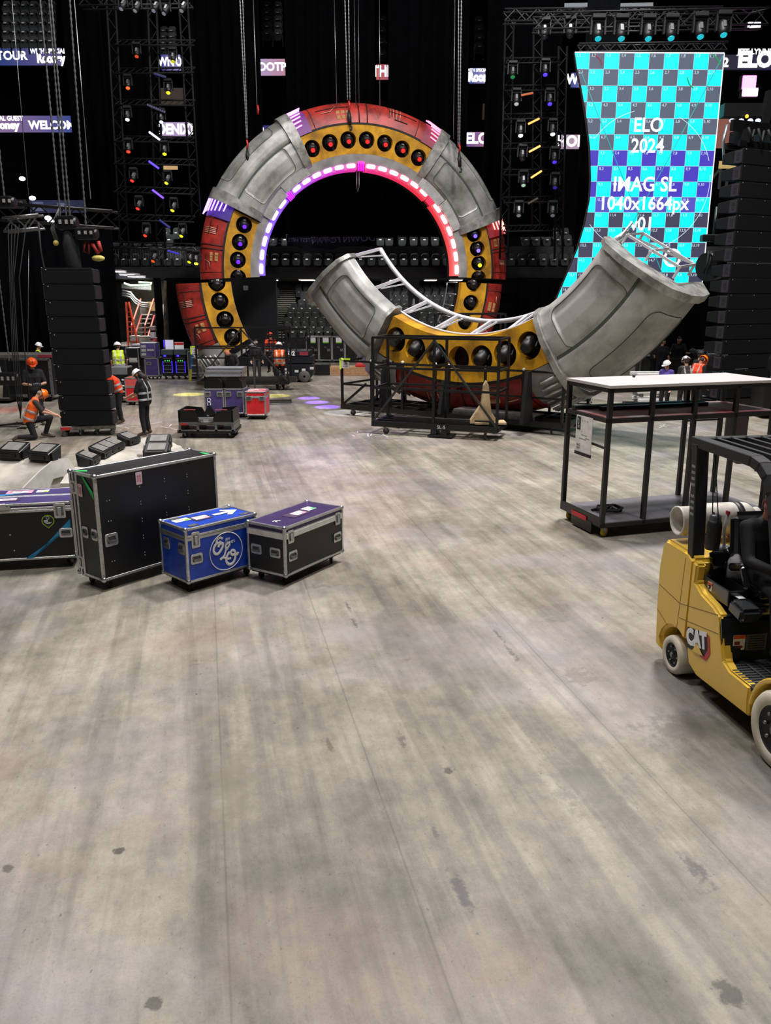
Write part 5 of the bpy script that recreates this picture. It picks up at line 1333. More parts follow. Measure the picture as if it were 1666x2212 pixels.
o = B().tube([at(771, 372, YA), at(771, 405, YA), at(773, 415, YA), at(776, 405, YA), at(776, 372, YA)], .009, 5).build('rope_loop', steel, None); tag(o, 'thin pale rope loop hanging inside the arch top', 'cable')
def hoist(u, v, y, w, h, lab, bag=True):
    t = thing('chain_hoist', lab, 'hoist', at(u, v, y))
    b = B(); b.box((0, 0, 0), (w, .3, h)); b.cyl((-w / 2 - .06, 0, 0), (w / 2 + .06, 0, 0), h * .42, n=14); b.build('motor_body', blkm, t, .015)
    for x in (-.12, .04, .18): B().box((x, -.16, .02), (.07, .01, h * .3)).build('white_label', mat('label dim', '9a9a96', .6), t)
    if bag:
        b = B(); b.tube([(0, 0, -h / 2), (.02, .05, -.55), (.06, .02, -1.05), (.05, .0, -1.25)], [.12, .2, .2, .12], 10); b.build('chain_bag', mat('bag cloth', '121214', .9), t)
    return t
hoist(11, 437, YH, .42, .28, 'black chain hoist at the left edge', False)
hoist(145, 482, YH, .42, .34, 'black chain hoist with long bag over the left speaker stack')
hoist(186, 505, YH, .5, .28, 'black and silver chain hoist at the right over the left speaker stack', False)
t = thing('hook_set', 'red slings and yellow hook dangling under the right hoist', 'hook', at(203, 530, YH))
b = B(); b.tube([(-.22, 0, .1), (-.28, 0, -.15), (-.15, 0, -.2), (-.12, 0, .1)], .03, 6); b.tube([(-.05, 0, .05), (.1, 0, -.2)], .05, 6); b.tube([(.12, 0, .1), (.17, 0, -.15)], .05, 6); b.build('red_sling', mat('sling red', 'a83028', .7), t)
B().ell((.08, 0, -.32), (.18, .08, .08), 10).build('yellow_hook', mat('hook yellow', 'cfc060', .5), t)
t = thing('hook_set', 'yellow hook and tangled pale straps under the left hoist', 'hook', at(121, 525, YH))
B().ell((0, 0, 0), (.08, .06, .07), 10).build('yellow_hook', mat('hook yellow', 'cfc060', .5), t); b = B()
for k in range(4): b.tube([(-.02 + .03 * k, 0, .05), (-.08 + .03 * k, -.05, .35), (.02 + .04 * k, 0, .6), (.16, 0, .85)], .009, 5)
b.build('straps', mat('strap pale', '7c7c78', .7), t)
b = B(); 
for k in range(4): b.tube([at(155 + k * 3, 545 + 6 * k, YH), at(160, 560 + 6 * k, YH - .1), at(168 - 2 * k, 568, YH)], .03, 5)
o = b.build('shackle_cluster', steel, None); tag(o, 'cluster of steel shackles on top of the left speaker stack', 'rigging')
truss('long dark truss hanging behind the left hoists', at(-30, 472, 24), at(246, 492, 24), .45, blkm)
truss('short grey ladder truss piece tilted at the left', at(8, 500, 22.5), at(86, 492, 22.5), .33, alud)
o = B(); 
for k, uu in enumerate((22, 26, 30, 34, 50)):
    pts = [at(uu * .55 + 5 + 6 * k, 485, 22.3 + .05 * k), at(uu * .75 + 4, 600, 22.2), at(uu * .95 + 6, 760, 22), at(uu + 14, 860, 21.6), at(uu + 22 - 4 * k, 895 + 3 * k, 21.5)]
    pts[-1].z = max(pts[-1].z, .05); pts[-2].z = max(pts[-2].z, .2); o.tube(pts, .014, 6)
o = o.build('cable_bundle', rub, None); tag(o, 'bundle of black cables dropping from the ladder truss to the floor at the left', 'cable')
b = B(); b.tube([at(83, 480, 22.4), at(88, 540, 22.3), at(98, 590, 22.2), at(100, 630, 22.1)], .025, 6); o = b.build('cable_bundle', rub, None); tag(o, 'black cable hanging along the left side of the speaker stack', 'cable')
chain(62, 540, 60, 765, 23, .008, 'thin black line crossing the dark drape at the left', False, alud, 'cable', 'steel_rope')
b = B(); rnd = random.Random(5)
for k in range(7):
    x, y = rnd.uniform(-13.6, -10.6), rnd.uniform(20.6, 23); b.tube([(x + .5 * i * rnd.uniform(.3, 1), y + rnd.uniform(-.4, .4), .03) for i in range(7)], .016, 5)
o = b.build('floor_cables', rub, None); tag(o, 'loose black cables strewn on the floor at the left edge', 'cable')
for u, v, y, c, lab in [(104, 471, 30, 'f0f4ff', 'upper small white lamp behind the left truss'), (110, 479, 30, 'dfe6ff', 'lower small white lamp behind the left truss'), (70, 428, 32, 'f0f0ff', 'small white lamp above the truss at the left'), (48, 386, 34, 'ffe8c8', 'small warm lamp high at the left')]:
    o = B().ell((0, 0, 0), (.13, .1, .08), 10).build('small_lamp', mat('lamp ' + c, '222222', .4, emit=c, es=5), None); o.location = at(u, v, y); tag(o, lab, 'lamp')
o = B().box((0, 0, 0), (.62, .03, .3)).build('section_sign', mat('dim sign', '1a1a1c', .6), None); o.location = at(38, 441, 30); tag(o, 'small dim section number sign above the left truss', 'sign'); text('118', .26, T(0, -.02, 0) @ RX(pi / 2), mat('dim lettering grey', '6a6a6a', .7), o)
o = B().box((0, 0, 0), (2.6, .05, .55)).build('wall_banner', mat('dim blue banner', '39406a', .7), None); o.location = at(125, 446, 40); tag(o, 'dim blue and white banner behind the left truss', 'banner')
b = B(); b.box((-.9, -.03, 0), (.5, .02, .4)); b.box((.2, -.03, -.02), (.4, .02, .34)); b.build('pale_patch', mat('dim patch', '7c86b0', .7), o)
q = at(1554, 388, 44); text('ME', 1.5, T(q) @ RX(pi / 2), mat('dim sign letters', '3a3a3e', .7), None, name='wall_letters'); o = bpy.data.objects['wall_letters']; tag(o, 'dim grey letters ME on the dark tier right of the big screen', 'sign')
for u, v, w, h, c, es, lab in [(1572, 356, .75, .3, 'c8a86a', .9, 'warm lit box lamp left of the right speaker array'), (1567, 285, .8, 1.3, 'b06a58', .5, 'dim salmon wall panel beside the big screen edge'), (1065, 241, 1.0, .7, '8a6a30', .12, 'dim warm glow panel in the gap right of the arch'), (372, 210, 1.1, .8, '5a3a20', .2, 'dim brown glow panel behind the left tower'), (362, 362, 1.0, .18, 'd8b078', .8, 'warm lit strip lamp behind the left tower')]:
    o = B().box((0, 0, 0), (w, .05, h)).build('lit_panel', mat('lit ' + c, '222222', .5, emit=c, es=es), None); o.location = at(u, v, 43 if u < 1500 else 38); tag(o, lab, 'lamp')
# ================= back stage things
YB = 45.4
case_lab = ['first', 'second', 'third', 'fourth', 'fifth', 'sixth', 'seventh', 'eighth']
xa = at(662, 785, YB).x; wv = (at(690, 785, YB).x - xa)
for k in range(8):
    t = fcase('flight_case', case_lab[k] + ' black case from the left in the row along the seating wall', V((xa + wv * k, YB, 0)), 0, wv - .02, .8, 1.3, blkc, cz=.12, full=False, edge=.05, balls=False, group='black cases along the seating wall', wheels=False)
    b = B(); b.bb((.15, .2, 0), (wv - .2, .6, .12)); b.build('wheel_block', blk, t)
    B().bb((wv * .3, -.012, 1.12), (wv * .75, -.002, 1.36)).build('paper_label', wht, t); B().bb((wv * .3, -.014, 1.06), (wv * .75, -.004, 1.12)).build('lime_stripe', mat('lime', '7ed321', .6), t)
    B().bb((wv * .62, -.012, .62), (wv * .85, -.002, .76)).build('handle', alud, t)
    b = B(); b.bb((wv * .4, -.012, .82), (wv * .5, -.002, .88)); b.bb((wv * .52, -.012, .8), (wv * .6, -.002, .85)); b.build('pale_mark', alud, t)
# scissor lift
P = G(592, 826); WL_ = G(676, 826).x - P.x
sl = thing('scissor_lift', 'dark blue scissor lift with fleet number and railings behind the orange vested worker', 'lift', (P.x, P.y, 0), 0)
lb = mat('lift navy', '10131c', .45)
b = B(); b.prism([(0, .3), (.15, .12), (WL_ - .15, .12), (WL_, .3), (WL_, .75), (0, .75)], 0, 1.3, 'y'); b.build('base', lb, sl, .02)
b = B(); b.bb((-.1, -.02, .8), (WL_ + .02, 1.32, 1.1)); b.bb((-.2, -.05, 1.1), (WL_ - .1, 1.35, 1.32)); b.build('platform', lb, sl, .02)
b = B()
for z in (1.75, 2.2): 
    for y in (0, 1.3): b.bar((-.15, y, z), (WL_ - .2, y, z), .05)
for x in (-.15, .4, 1.0, WL_ - .2):
    for y in (0, 1.3): b.bar((x, y, 1.3), (x, y, 2.2), .05)
b.build('guard_rail', blkm, sl)
for x in (.3, WL_ - .35): B().lathe([(.05, -.08), (.2, -.08), (.25, -.05), (.25, .05), (.2, .08), (.05, .08)], 18, T(x, .0, .25) @ RX(pi / 2)).build('wheel', mat('grey wheel', '55524e', .6), sl)
text('2632', .24, T(WL_ * .42, -.06, 1.21) @ RX(pi / 2), wht, sl, bold=.01); B().bb((WL_ * .68, -.06, 1.14), (WL_ * .9, -.045, 1.28)).build('red_badge', mat('dull red', '8a2838', .6), sl)
b = B(); b.bb((WL_ * .04, -.06, 1.14), (WL_ * .1, -.045, 1.28)); b.bb((WL_ * .12, -.06, 1.14), (WL_ * .17, -.045, 1.28)); b.build('pale_badge', mat('print grey', '8a8a8a', .6), sl)
b = B()
for x, z in ((.4, .5), (.2, .58), (1.2, .48), (1.55, .55), (.9, .42), (.5, .36)): b.bb((x, -.012, z), (x + .16, -.002, z + .1))
b.build('stickers', mat('sticker white', 'cfcfca', .6), sl)
# wood crate stack at the back
P = G(712, 812)
for k, (x, z, w, h, m, lab) in enumerate([(0, 0, 3.2, .38, wood, 'brown wooden crate lying behind the left carrier cart'), (1.2, .39, 2.0, .12, red, 'red board lying on the brown crate behind the left carrier cart'), (-.75, .1, .72, .4, blkc, 'black box at the left end of the brown crate')]):
    o = B().bb((x, 0, z if k < 2 else 0), (x + w, 1.0, z + h)).build('crate' if k == 0 else 'board' if k == 1 else 'box', m, None, .01); o.location = (P.x, P.y + .2, 0); tag(o, lab, ['crate', 'board', 'box'][k])
# racks and purple cases at the left back
YK = 36.0
def xk(u): return at(u, 800, YK).x
fa = fcase('flight_case', 'purple flight case on the floor left of the glowing racks, lower of two', V((xk(313), YK, 0)), 0, xk(344) - xk(313), .8, .8, purple, cz=.14, full=False, edge=.05, balls=False)
handle(fa, fs_(.2, .7), .2, .14); fbz = .94
fb = fcase('flight_case', 'purple flight case with white labels stacked on the lower purple one', V((xk(306), YK + .02, fbz)), 0, xk(338) - xk(306), .75, .62, purple, cz=.02, full=False, edge=.03, balls=False, wheels=False); fb.location.z = fbz
for k in range(3): B().bb((.05, -.01, .1 + .17 * k), (.25, -.002, .22 + .17 * k)).build('white_label', mat('label dim', '9a9a96', .6), fb)
B().bb((.3, -.01, .3), (.6, -.002, .38)).build('name_strip', mat('label dim', '9a9a96', .6), fb)
bl_led = mat('blue led', '111133', .4, emit='2a1cff', es=6); gl_led = mat('green led', '113311', .4, emit='30ff50', es=3)
for k, (u0, u1, lab) in enumerate([(351, 375, 'left equipment rack glowing blue behind the left carts'), (379, 403, 'right equipment rack glowing blue beside the step ladder')]):
    t = thing('equipment_rack', lab, 'rack', (xk(u0), YK, 0)); w_ = xk(u1) - xk(u0)
    B().bb((0, 0, .15), (w_, .8, 1.05)).build('cabinet', blkm, t, .02)
    b = B()
    for z in (.3, .45, .6, .75, .9): b.bb((.06, -.012, z), (w_ - .06, -.004, z + .015))
    b.build('unit_lines', mat('print grey', '8a8a8a', .6), t)
    b = B(); b.bb((.04, -.02, .3), (.055, -.006, .8)); b.bb((w_ - .055, -.02, .3), (w_ - .04, -.006, .8)); b.bb((.1, -.02, 1.0), (.2, -.006, 1.06)); b.build('blue_leds', bl_led, t)
    b = B(); 
    for x in (.15, .25, .33): b.ell((x, -.012, .82), (.02, .01, .02), 6)
    b.build('green_leds', gl_led, t)
    B().bb((-.02, -.02, 1.06), (w_ + .02, .82, 1.3)).build('lid', mat('rack lid', '47525a', .5), t, .02)
    for x in (.1, w_ - .1): caster(t, x, .1, .15, .06)
o = B().box((0, 0, 0), (.03, .03, .3)).build('blue_lamp', bl_led, None); o.location = (xk(357), YK + .1, 1.55); tag(o, 'small upright blue lamp above the left rack', 'lamp')
for k, (u, w_, h, m, lab) in enumerate([(366, .35, .4, wht, 'white paper sheet leaning on the left rack'), (387, .4, .3, wht, 'red and white notice standing on the right rack')]):
    o = B().box((0, 0, h / 2), (w_, .03, h)).build('notice', m, None); o.location = (xk(u), YK + .3, 1.3); tag(o, lab, 'sign')
    if k: B().box((0, -.02, .24), (w_, .01, .1)).build('red_band', red, o)
o = fcase('flight_case', 'grey flight case standing right of the glowing racks', V((xk(405), YK + .1, 0)), 0, .5, .7, 1.1, mat('case grey', '4c5358', .5), cz=.12, full=False, edge=.04, balls=False, wheels=False)
for z in (0,): B().bb((.05, .05, 0), (.45, .6, .12)).build('wheel_block', blk, o)
o = fcase('flight_case', 'dark flight case behind the yellow vested worker', V((xk(274), YK, 0)), 0, xk(302) - xk(274), .8, 1.25, blkc, cz=.12, full=False, edge=.04, balls=False)
B().bb((.15, -.01, .75), (.5, -.002, .95)).build('paper_label', mat('label dim', '9a9a96', .6), o)
# step ladder
t = thing('step_ladder', 'blue and white step ladder with yellow feet beside the left arch foot', 'ladder', G(428, 822))
def lad(b, x0, x1, y0, y1, z1, n, w=.05, taper=.12):
    pass
b = B(); b.bar((-.28, -.2, 0), (-.12, .2, 2.3), .06); b.bar((.36, -.2, 0), (.12, .2, 2.3), .06); b.build('blue_rails', mat('ladder blue', '3a78b0', .5), t)
b = B()
for k in range(1, 7):
    f = k / 7; b.bar((-.28 + .16 * f, -.2 + .4 * f, 2.3 * f), (.36 - .24 * f, -.2 + .4 * f, 2.3 * f), .08, .04)
b.build('steps', whtw, t); b = B(); b.bar((-.25, .9, 0), (-.1, .25, 2.2), .05); b.bar((.33, .9, 0), (.1, .25, 2.2), .05); b.build('rear_legs', alud, t)
b = B(); b.bar((-.3, -.22, 0), (-.25, -.16, .5), .08); b.bar((.38, -.22, 0), (.33, -.16, .5), .08); b.box((0, .2, 2.35), (.3, .25, .1)); b.build('yellow_feet', mat('ladder yellow', 'd8cf4a', .5), t)
t = thing('shovel', 'wooden handled shovel leaning beside the step ladder', 'shovel', G(457, 824)); b = B(); b.bar((0, 0, .4), (.0, .1, 1.3), .05); b.build('handle', wood, t); B().prism([(-.22, 0), (.22, 0), (.14, .5), (-.14, .5)], 0, .05, 'y').build('blade', wood, t)
# service doorway with stairs, pipes and ladder
YD = 44.0
def dx_(u, y=YD): return at(u, 680, y).x
rm = B(); x0, x1 = dx_(262), dx_(337)
struct(B().bb((x0 - 1.5, YD, 0), (x1 + .6, YD + 7, .95)).build('trim_7', concl), 'raised floor of the service doorway')
struct(B().bb((x0 - 1.5, YD + 6.8, .95), (x1 + .6, YD + 7, 4.47)).build('wall_service', mat('service wall', '8f8b7c', .8, 0, .2, 1)), 'beige back wall of the service doorway')
struct(B().bb((x1 + .55, YD, .95), (x1 + .75, YD + 7, 4.47)).build('wall_service_side', mat('service dark', '2a2926', .8)), 'dark side wall of the service doorway')
struct(B().bb((x0, YD + 3.4, 2.55), (x1, YD + 3.6, 3.1)).build('trim_8', concl), 'pale landing edge above the service stairs')
t = thing('service_stair', 'dark stairs with red handrails inside the service doorway', 'stairs')
a0, a1 = dx_(288, YD + 1.5), dx_(313, YD + 1.5)
b = B(); c_ = B()
for k in range(7):
    b.bb((a0, YD + 1.2 + .3 * k, .95 + .23 * k), (a1, YD + 1.5 + .3 * k, 1.0 + .23 * k)); c_.bb((a0, YD + 1.18 + .3 * k, 1.15 + .23 * k), (a1, YD + 1.2 + .3 * k, 1.2 + .23 * k))
b.bb((a0 - .1, YD + 3.3, .95), (a1 + .1, YD + 3.35, 2.5)); b.build('treads', hole, t); c_.build('nosing', mat('nosing grey', 'a8a49a', .6), t)
b = B()
for x in (a0 - .05, a1 + .05): b.bar((x, YD + 1.0, .95), (x - .0, YD + 1.2, 2.0), .06); b.bar((x, YD + 1.2, 2.0), (x, YD + 3.3, 3.4), .07); b.bar((x, YD + 1.0, .95), (x, YD + 3.2, 2.5), .08)
b.build('red_handrail', mat('rail red', 'b8453a', .5), t)
t = thing('leaning_ladder', 'orange extension ladder leaning at the left of the service doorway', 'ladder', (dx_(262, YD - .2), YD + .1, .95))
b = B(); 
for x in (.1, .55): b.bar((x * 1.2, .1, 0), (x * .3, .6, 2.3), .09)
for k in range(1, 9): b.bar((.12 * (1 - .8 * k / 9), .1 + .5 * k / 9, 2.3 * k / 9), (.66 - .5 * k / 9, .1 + .5 * k / 9, 2.3 * k / 9), .05)
b.build('frame', mat('ladder orange', 'd8471e', .5), t)
b = B(); b.tube([(.4, -.1, .06), (.7, -.05, .1), (.95, 0, .05)], .09, 6); b.build('wrap', whtw, t)
t = thing('overhead_pipes', 'bundle of silver and green pipes curving under the service ceiling', 'pipes'); b = B(); g_ = B()
for k in range(3): b.tube([at(264, 628 + 5 * k, YD + 3), at(282, 632 + 5 * k, YD + 3), at(292, 645 + 5 * k, YD + 3), at(305, 654 + 4 * k, YD + 3), at(322, 656 + 4 * k, YD + 3)], .07, 8)
b.bar(at(264, 618, YD + 4), at(328, 622, YD + 4), .25); b.build('silver_pipes', alud, t); g_.tube([at(268, 612, YD + 2.5), at(282, 617, YD + 2.5), at(325, 616, YD + 2.5), at(327, 611, YD + 2.5), at(300, 610, YD + 2.5)], .06, 8); g_.build('green_pipe', mat('pipe green', '9ac8a0', .4), t)
for k, (u0, u1, h, lab) in enumerate([(276, 294, .5, 'left beige storage tub on the service doorway floor'), (296, 322, .48, 'right beige storage tub on the service doorway floor')]):
    t = thing('storage_tub', lab, 'tub', (dx_(u0, YD + .3), YD + .25, .95)); w_ = dx_(u1, YD + .3) - dx_(u0, YD + .3)
    B().box((w_ / 2, .3, h / 2), (w_ * .95, .55, h), taper=1.04).build('body', mat('tub beige', 'b3aea2', .6), t, .02); B().box((w_ / 2, .3, h + .03), (w_, .6, .06)).build('lid', mat('tub lid', 'c4c0b6', .6), t, .015)
t = thing('bucket', 'red and white bucket at the right of the service doorway', 'bucket', (dx_(330, YD + .4), YD + .5, .95)); B().lathe([(.001, 0), (.2, 0), (.24, .42), (.001, .42)], 16).build('body', mat('bucket red', 'c83a30', .5, 0, .1), t); B().lathe([(.001, .42), (.25, .42), (.25, .46), (.001, .47)], 16).build('lid', whtw, t); B().bb((-.15, -.25, .12), (.05, -.22, .3)).build('label', whtw, t)
for k, (u, v, w_, h, m, lab) in enumerate([(326, 662, .5, .5, mat('cardboard', '9a7a4a', .7), 'small cardboard box on the upper landing of the service doorway'), (330, 709, .28, .22, mat('pinkish box', 'b09a98', .6), 'small pinkish box on the doorway shelf'), (331, 724, .22, .3, wht, 'small white framed switch box by the doorway')]):
    o = B().box((0, 0, h / 2), (w_, .3, h)).build('small_box', m, None, .01); p = at(u, v, YD + (3.3 if k == 0 else .4)); o.location = (p.x, p.y, p.z - h / 2); tag(o, lab, 'box')
b = B(); b.bar(at(357, 606, DY - .5), at(357, 770, DY - .5), .12, .12); o = b.build('narrow_gap_post', mat('post worn', '6a5a44', .7, 0, .3, 3, col2='2a2a2a'), None); tag(o, 'worn upright post in the narrow gap between the drapes', 'post')
struct(B().bb((dx_(256), YD - .25, 0), (dx_(345), YD - .05, .98)).build('trim_9', navy), 'dark riser below the service doorway')
# speaker truck with connectors behind the hidden worker
P = G(243, 870); t = thing('speaker_cabinet', 'dark wheeled cabinet with four white connectors and grey top right of the stack', 'loudspeaker', P)
B().bb((0, 0, .05), (.62, .6, 1.18)).build('cabinet', blkc, t, .02); B().bb((-.0, -.03, .95), (.6, .62, 1.22)).build('grey_top', mat('top grey', '6f7476', .5), t, .02)
b = B()
for k in range(4): b.ell((.42, -.02, .18 + .2 * k), (.045, .03, .035), 8); b.box((.49, -.02, .18 + .2 * k), (.1, .02, .035))
b.build('connectors', whtw, t); b = B()
for k in range(4): b.bb((.05, -.015, .08 + .2 * k), (.58, -.002, .09 + .2 * k)); b.bb((.12, -.02, .12 + .2 * k), (.18, -.005, .24 + .2 * k))
b.build('unit_lines', mat('print grey', '8a8a8a', .6), t); B().bb((.48, -.02, .07), (.6, -.005, .15)).build('red_tag', red, t)
# framed black crates at the left edge
P = G(28, 868); Wc = G(122, 866).x - P.x; zc = hgt(30, 776, P)
t = thing('framed_crate', 'large black crate with grey metal frame behind the man in black at the left', 'crate', P, .0)
B().bb((.03, .03, .2), (Wc - .03, 1.2, zc)).build('body', blkc, t); b = B()
for a, c__ in (((0, 0, .2), (0, 0, zc)), ((Wc, 0, .2), (Wc, 0, zc)), ((0, 0, zc), (Wc, 0, zc)), ((0, 0, .22), (Wc, 0, .22))): b.bar(a, c__, .08)
b.build('frame', alud, t)
for x in (.2, Wc - .2): caster(t, x, .15, .2, .09)
b = B(); b.bb((-1.6, .1, zc + .03), (Wc + .05, 1.2, zc + .16)); o = b.build('flat_lid', mat('lid mixed', '6a6662', .5, 0, .3, 4), None, .01); o.location = P; tag(o, 'flat grey lid with red marks lying on the framed crate at the left', 'lid')
b = B(); b.bb((Wc - .4, .08, zc + .05), (Wc + .06, .1, zc + .15)); b.build('red_mark', mat('dull red', '8a2838', .6), o)
P = G(-20, 872); t = thing('dark_crate', 'dark crate cut by the left frame edge', 'crate', P); B().bb((-1, 0, .1), (.68, 1.2, 1.5)).build('body', blkc, t, .02); B().bb((-1, -.02, .16), (.68, 0, .22)).build('trim', alud, t)
o = B(); o.tube([(0, 0, .4), (.05, 0, 1.0), (0, 0, 1.5), (-.08, 0, 1.7)], [.16, .2, .17, .08], 10); o = o.build('folded_bag', mat('pale green cloth', 'a8b09a', .7), None); o.location = G(4, 884) + V((-.05, -.1, 0)); o.location.z = 0.0; tag(o, 'pale green rolled cloth bag standing at the left frame edge', 'bag')
hoist(20, 818, 22.5, .5, .34, 'black chain hoist with white labels hanging low beside the cables', False)
# curved set pieces behind the left cases
def sweep2(path, prof):
    vs = []; k = len(prof); n = len(path)
    for i, p in enumerate(path):
        a = path[max(i - 1, 0)]; b_ = path[min(i + 1, n - 1)]; d = (b_ - a); d.z = 0; d.normalize(); nn = V((d.y, -d.x, 0))
        for o_, z in prof: vs.append(p + nn * o_ + V((0, 0, z)))
    fs = [(i * k + j, i * k + (j + 1) % k, (i + 1) * k + (j + 1) % k, (i + 1) * k + j) for i in range(n - 1) for j in range(k)] + [tuple(range(k)), tuple((n - 1) * k + j for j in range(k))]
    b = B(); b.add(vs, fs); return b
def curve(pts, n=14):
    out = []
    for i in range(n + 1):
        t_ = i / n * (len(pts) - 1); k = min(int(t_), len(pts) - 2); f = t_ - k
        p0, p1, p2, p3 = pts[max(k - 1, 0)], pts[k], pts[k + 1], pts[min(k + 2, len(pts) - 1)]
        out.append(.5 * (2 * p1 + (p2 - p0) * f + (2 * p0 - 5 * p1 + 4 * p2 - p3) * f * f + (3 * p1 - p0 - 3 * p2 + p3) * f ** 3))
    return out
creamp = mat('set cream', 'cdc9bd', .45, 0, .12, 1.5, col2='9f9a90')
pA = curve([G(-120, 1058), G(-40, 1066), G(50, 1072), G(88, 1076)])
t = thing('curved_set_piece', 'cream curved set piece lying behind the low cases at the left edge', 'set piece')
sweep2(pA, [(.45, .1), (.45, .2), (.3, .3), (-.35, .62), (-.6, .64), (-.6, .1)]).build('shell', creamp, t)
e_ = pA[-1]; d_ = (pA[-1] - pA[-2]); d_.z = 0; d_.normalize(); nn = V((d_.y, -d_.x, 0))
b = B(); vs = [e_ + d_ * .02 + nn * o_ + V((0, 0, z)) for o_, z in ((.5, .02), (.42, .28), (.0, .5), (-.4, .66), (-.75, .6), (-.85, .4), (-.85, .3), (-.3, .3), (-.1, .02))]
b.add(vs + [v + d_ * .03 for v in vs], [tuple(range(9)), tuple(range(9, 18))] + [(i, (i + 1) % 9, 9 + (i + 1) % 9, 9 + i) for i in range(9)]); b.build('end_plate', whtw, t)
b = B(); b.tube([p + V((0, 0, .06)) + nn * .3 for p in pA], .05, 6); b.build('base_tube', alud, t)
def unit(p, rz, lab, s=1.0):
    t = thing('floor_light', lab, 'stage light', p, rz, 'black floor lights on the cream set pieces')
    b = B(); b.m = M.Diagonal((s, s, s, 1)); b.prism([(-.16, 0), (.16, 0), (.19, .27), (-.17, .13)], -.24, .24, 'x'); b.build('housing', blkm, t, .01)
    b = B(); b.m = M.Diagonal((s, s, s, 1)) @ T(0, .01, .2) @ RX(.37); b.box((0, 0.0, .008), (.36, .26, .014)); b.build('lens', mat('panel lens', '86847f', .45), t)
    b = B(); b.m = M.Diagonal((s, s, s, 1)); 
    for x in (-.26, .26): b.prism([(-.1, 0), (.1, 0), (.12, .22), (-.1, .14)], x - .015, x + .015, 'x')
    b.box((0, -.175, .06), (.3, .012, .06)); b.build('bracket', blk, t)
for k, (i, lab) in enumerate([(3, 'black floor light on the left cream piece, cut by the frame'), (7, 'black floor light in the middle of the left cream piece'), (11, 'black floor light at the right end of the left cream piece')]):
    p = pA[i]; d = pA[min(i + 1, 14)] - pA[i - 1]; nn = V((d.y, -d.x, 0)).normalized(); unit(p - nn * .42 + V((0, 0, .63)), atan2(d.y, d.x), lab, 1.0)
pB = curve([G(170, 1085), G(186, 1058), G(215, 1036), G(252, 1012), G(295, 992), G(345, 978)])
t = thing('curved_set_piece', 'pale grey curved set piece behind the tall black case', 'set piece')
sweep2(pB, [(.75, .02), (.75, .12), (.35, .3), (.1, .34), (-.28, .36), (-.34, .02)]).build('shell', creamp, t)
for k, i in enumerate((5, 7, 8, 9, 11)):
    p = pB[i]; d = pB[min(i + 1, 14)] - pB[i - 1]; nn = V((d.y, -d.x, 0)).normalized(); unit(p - nn * .1 + V((0, 0, .36)), atan2(d.y, d.x), ['nearest', 'second nearest', 'third nearest', 'fourth nearest', 'farthest'][k] + ' black floor light on the curved piece behind the tall black case', .95)
pC = curve([G(322, 1012), G(346, 1000), G(366, 992), G(372, 1004)])
t = thing('curved_set_piece', 'small pale set piece end peeking over the right end of the tall black case', 'set piece')
sweep2(pC, [(.3, .02), (.3, .2), (.1, .3), (-.25, .3), (-.25, .02)]).build('shell', creamp, t)
for k, (u, v, z, lab) in enumerate([(344, 966, .3, 'black floor light standing farther back over the right end of the tall case'), (340, 986, .3, 'black floor light standing nearer over the right end of the tall case')]): unit(G(u, v, z), .1, lab, 1.0)
# desk area on the right, white stack, rack
P = G(1378, 884); 
for k in range(4):
    t = thing('truss_dolly', ['lowest', 'second', 'third', 'topmost'][k] + ' white metal rail frame in the stack seen through the shelf cart', 'frame', (P.x - .03 * k, P.y, .12 + .27 * k), .03 * (k % 2), 'white rail frames stacked behind the shelf cart')
    b = B(); b.bb((.0, 0, .1), (1.0, .12, .22)); b.bb((.0, .7, .1), (1.0, .82, .22)); b.build('side_rail', whtw, t, .02)
    b = B()
    for x in (.1, .85): b.bb((x, .0, 0), (x + .08, .82, .1))
    b.build('spacer', alud, t)
o = B().bb((0, 0, 0), (1.5, 1.2, .1)).build('stack_base', blkm, None); o.location = (P.x - .2, P.y - .1, 0.02); tag(o, 'dark low base under the white rail frames', 'base')
P = at(1452, 792, 33.5); t = thing('mixing_desk', 'dark equipment desk with small gear under the man in black at the right', 'desk', (P.x, 33.5, 0))
B().bb((-.9, 0, 0), (2.6, .9, 1.05)).build('cabinet', blkc, t, .02); B().bb((-1.0, -.05, 1.05), (2.7, 1.0, 1.12)).build('top', blkm, t, .01)
for k, (x, w_, h, m, lab) in enumerate([(1.2, .5, .18, blkm, 'small black device at the left of the desk gear'), (1.8, .7, .12, alud, 'flat silver device on the desk'), (2.2, .35, .22, gry, 'small grey device at the right end of the desk')]):
    o = B().box((0, 0, h / 2), (w_, .4, h)).build('desk_device', m, None, .01); o.location = (P.x + x, 34.0, 1.12); tag(o, lab, 'device')
t = thing('wire_bundle', 'tangle of cables and gear lying on the desk at the right', 'cable', (P.x + 1.3, 33.9, 1.2)); b = B(); rnd = random.Random(8)
for k in range(6): b.tube([(rnd.uniform(-.6, .9), rnd.uniform(-.2, .2), rnd.uniform(.0, .3)) for _ in range(5)], .02, 5)
b.build('wires', gry, t)
P = G(1385, 820); t = fcase('flight_case', 'dark flight case with silver edges under the right silver arm', V((P.x - 0.1, 36, 0)), 0, 1.0, .7, 1.25, mat('case green grey', '2a302e', .5), cz=.14, full=False, edge=.06, balls=False)
B().bb((.15, -.015, .8), (.4, -.004, 1.1)).build('paper_label', mat('label dim', '9a9a96', .6), t); handle(t, fs_(.7, .8), .2, .16)
t = fcase('flight_case', 'black case with white markings under the right carrier cart', V((G(1238, 892).x, 27.5, 0)), 0, 1.1, .7, .62, blkc, cz=.05, full=False, edge=.05, balls=False, wheels=False)
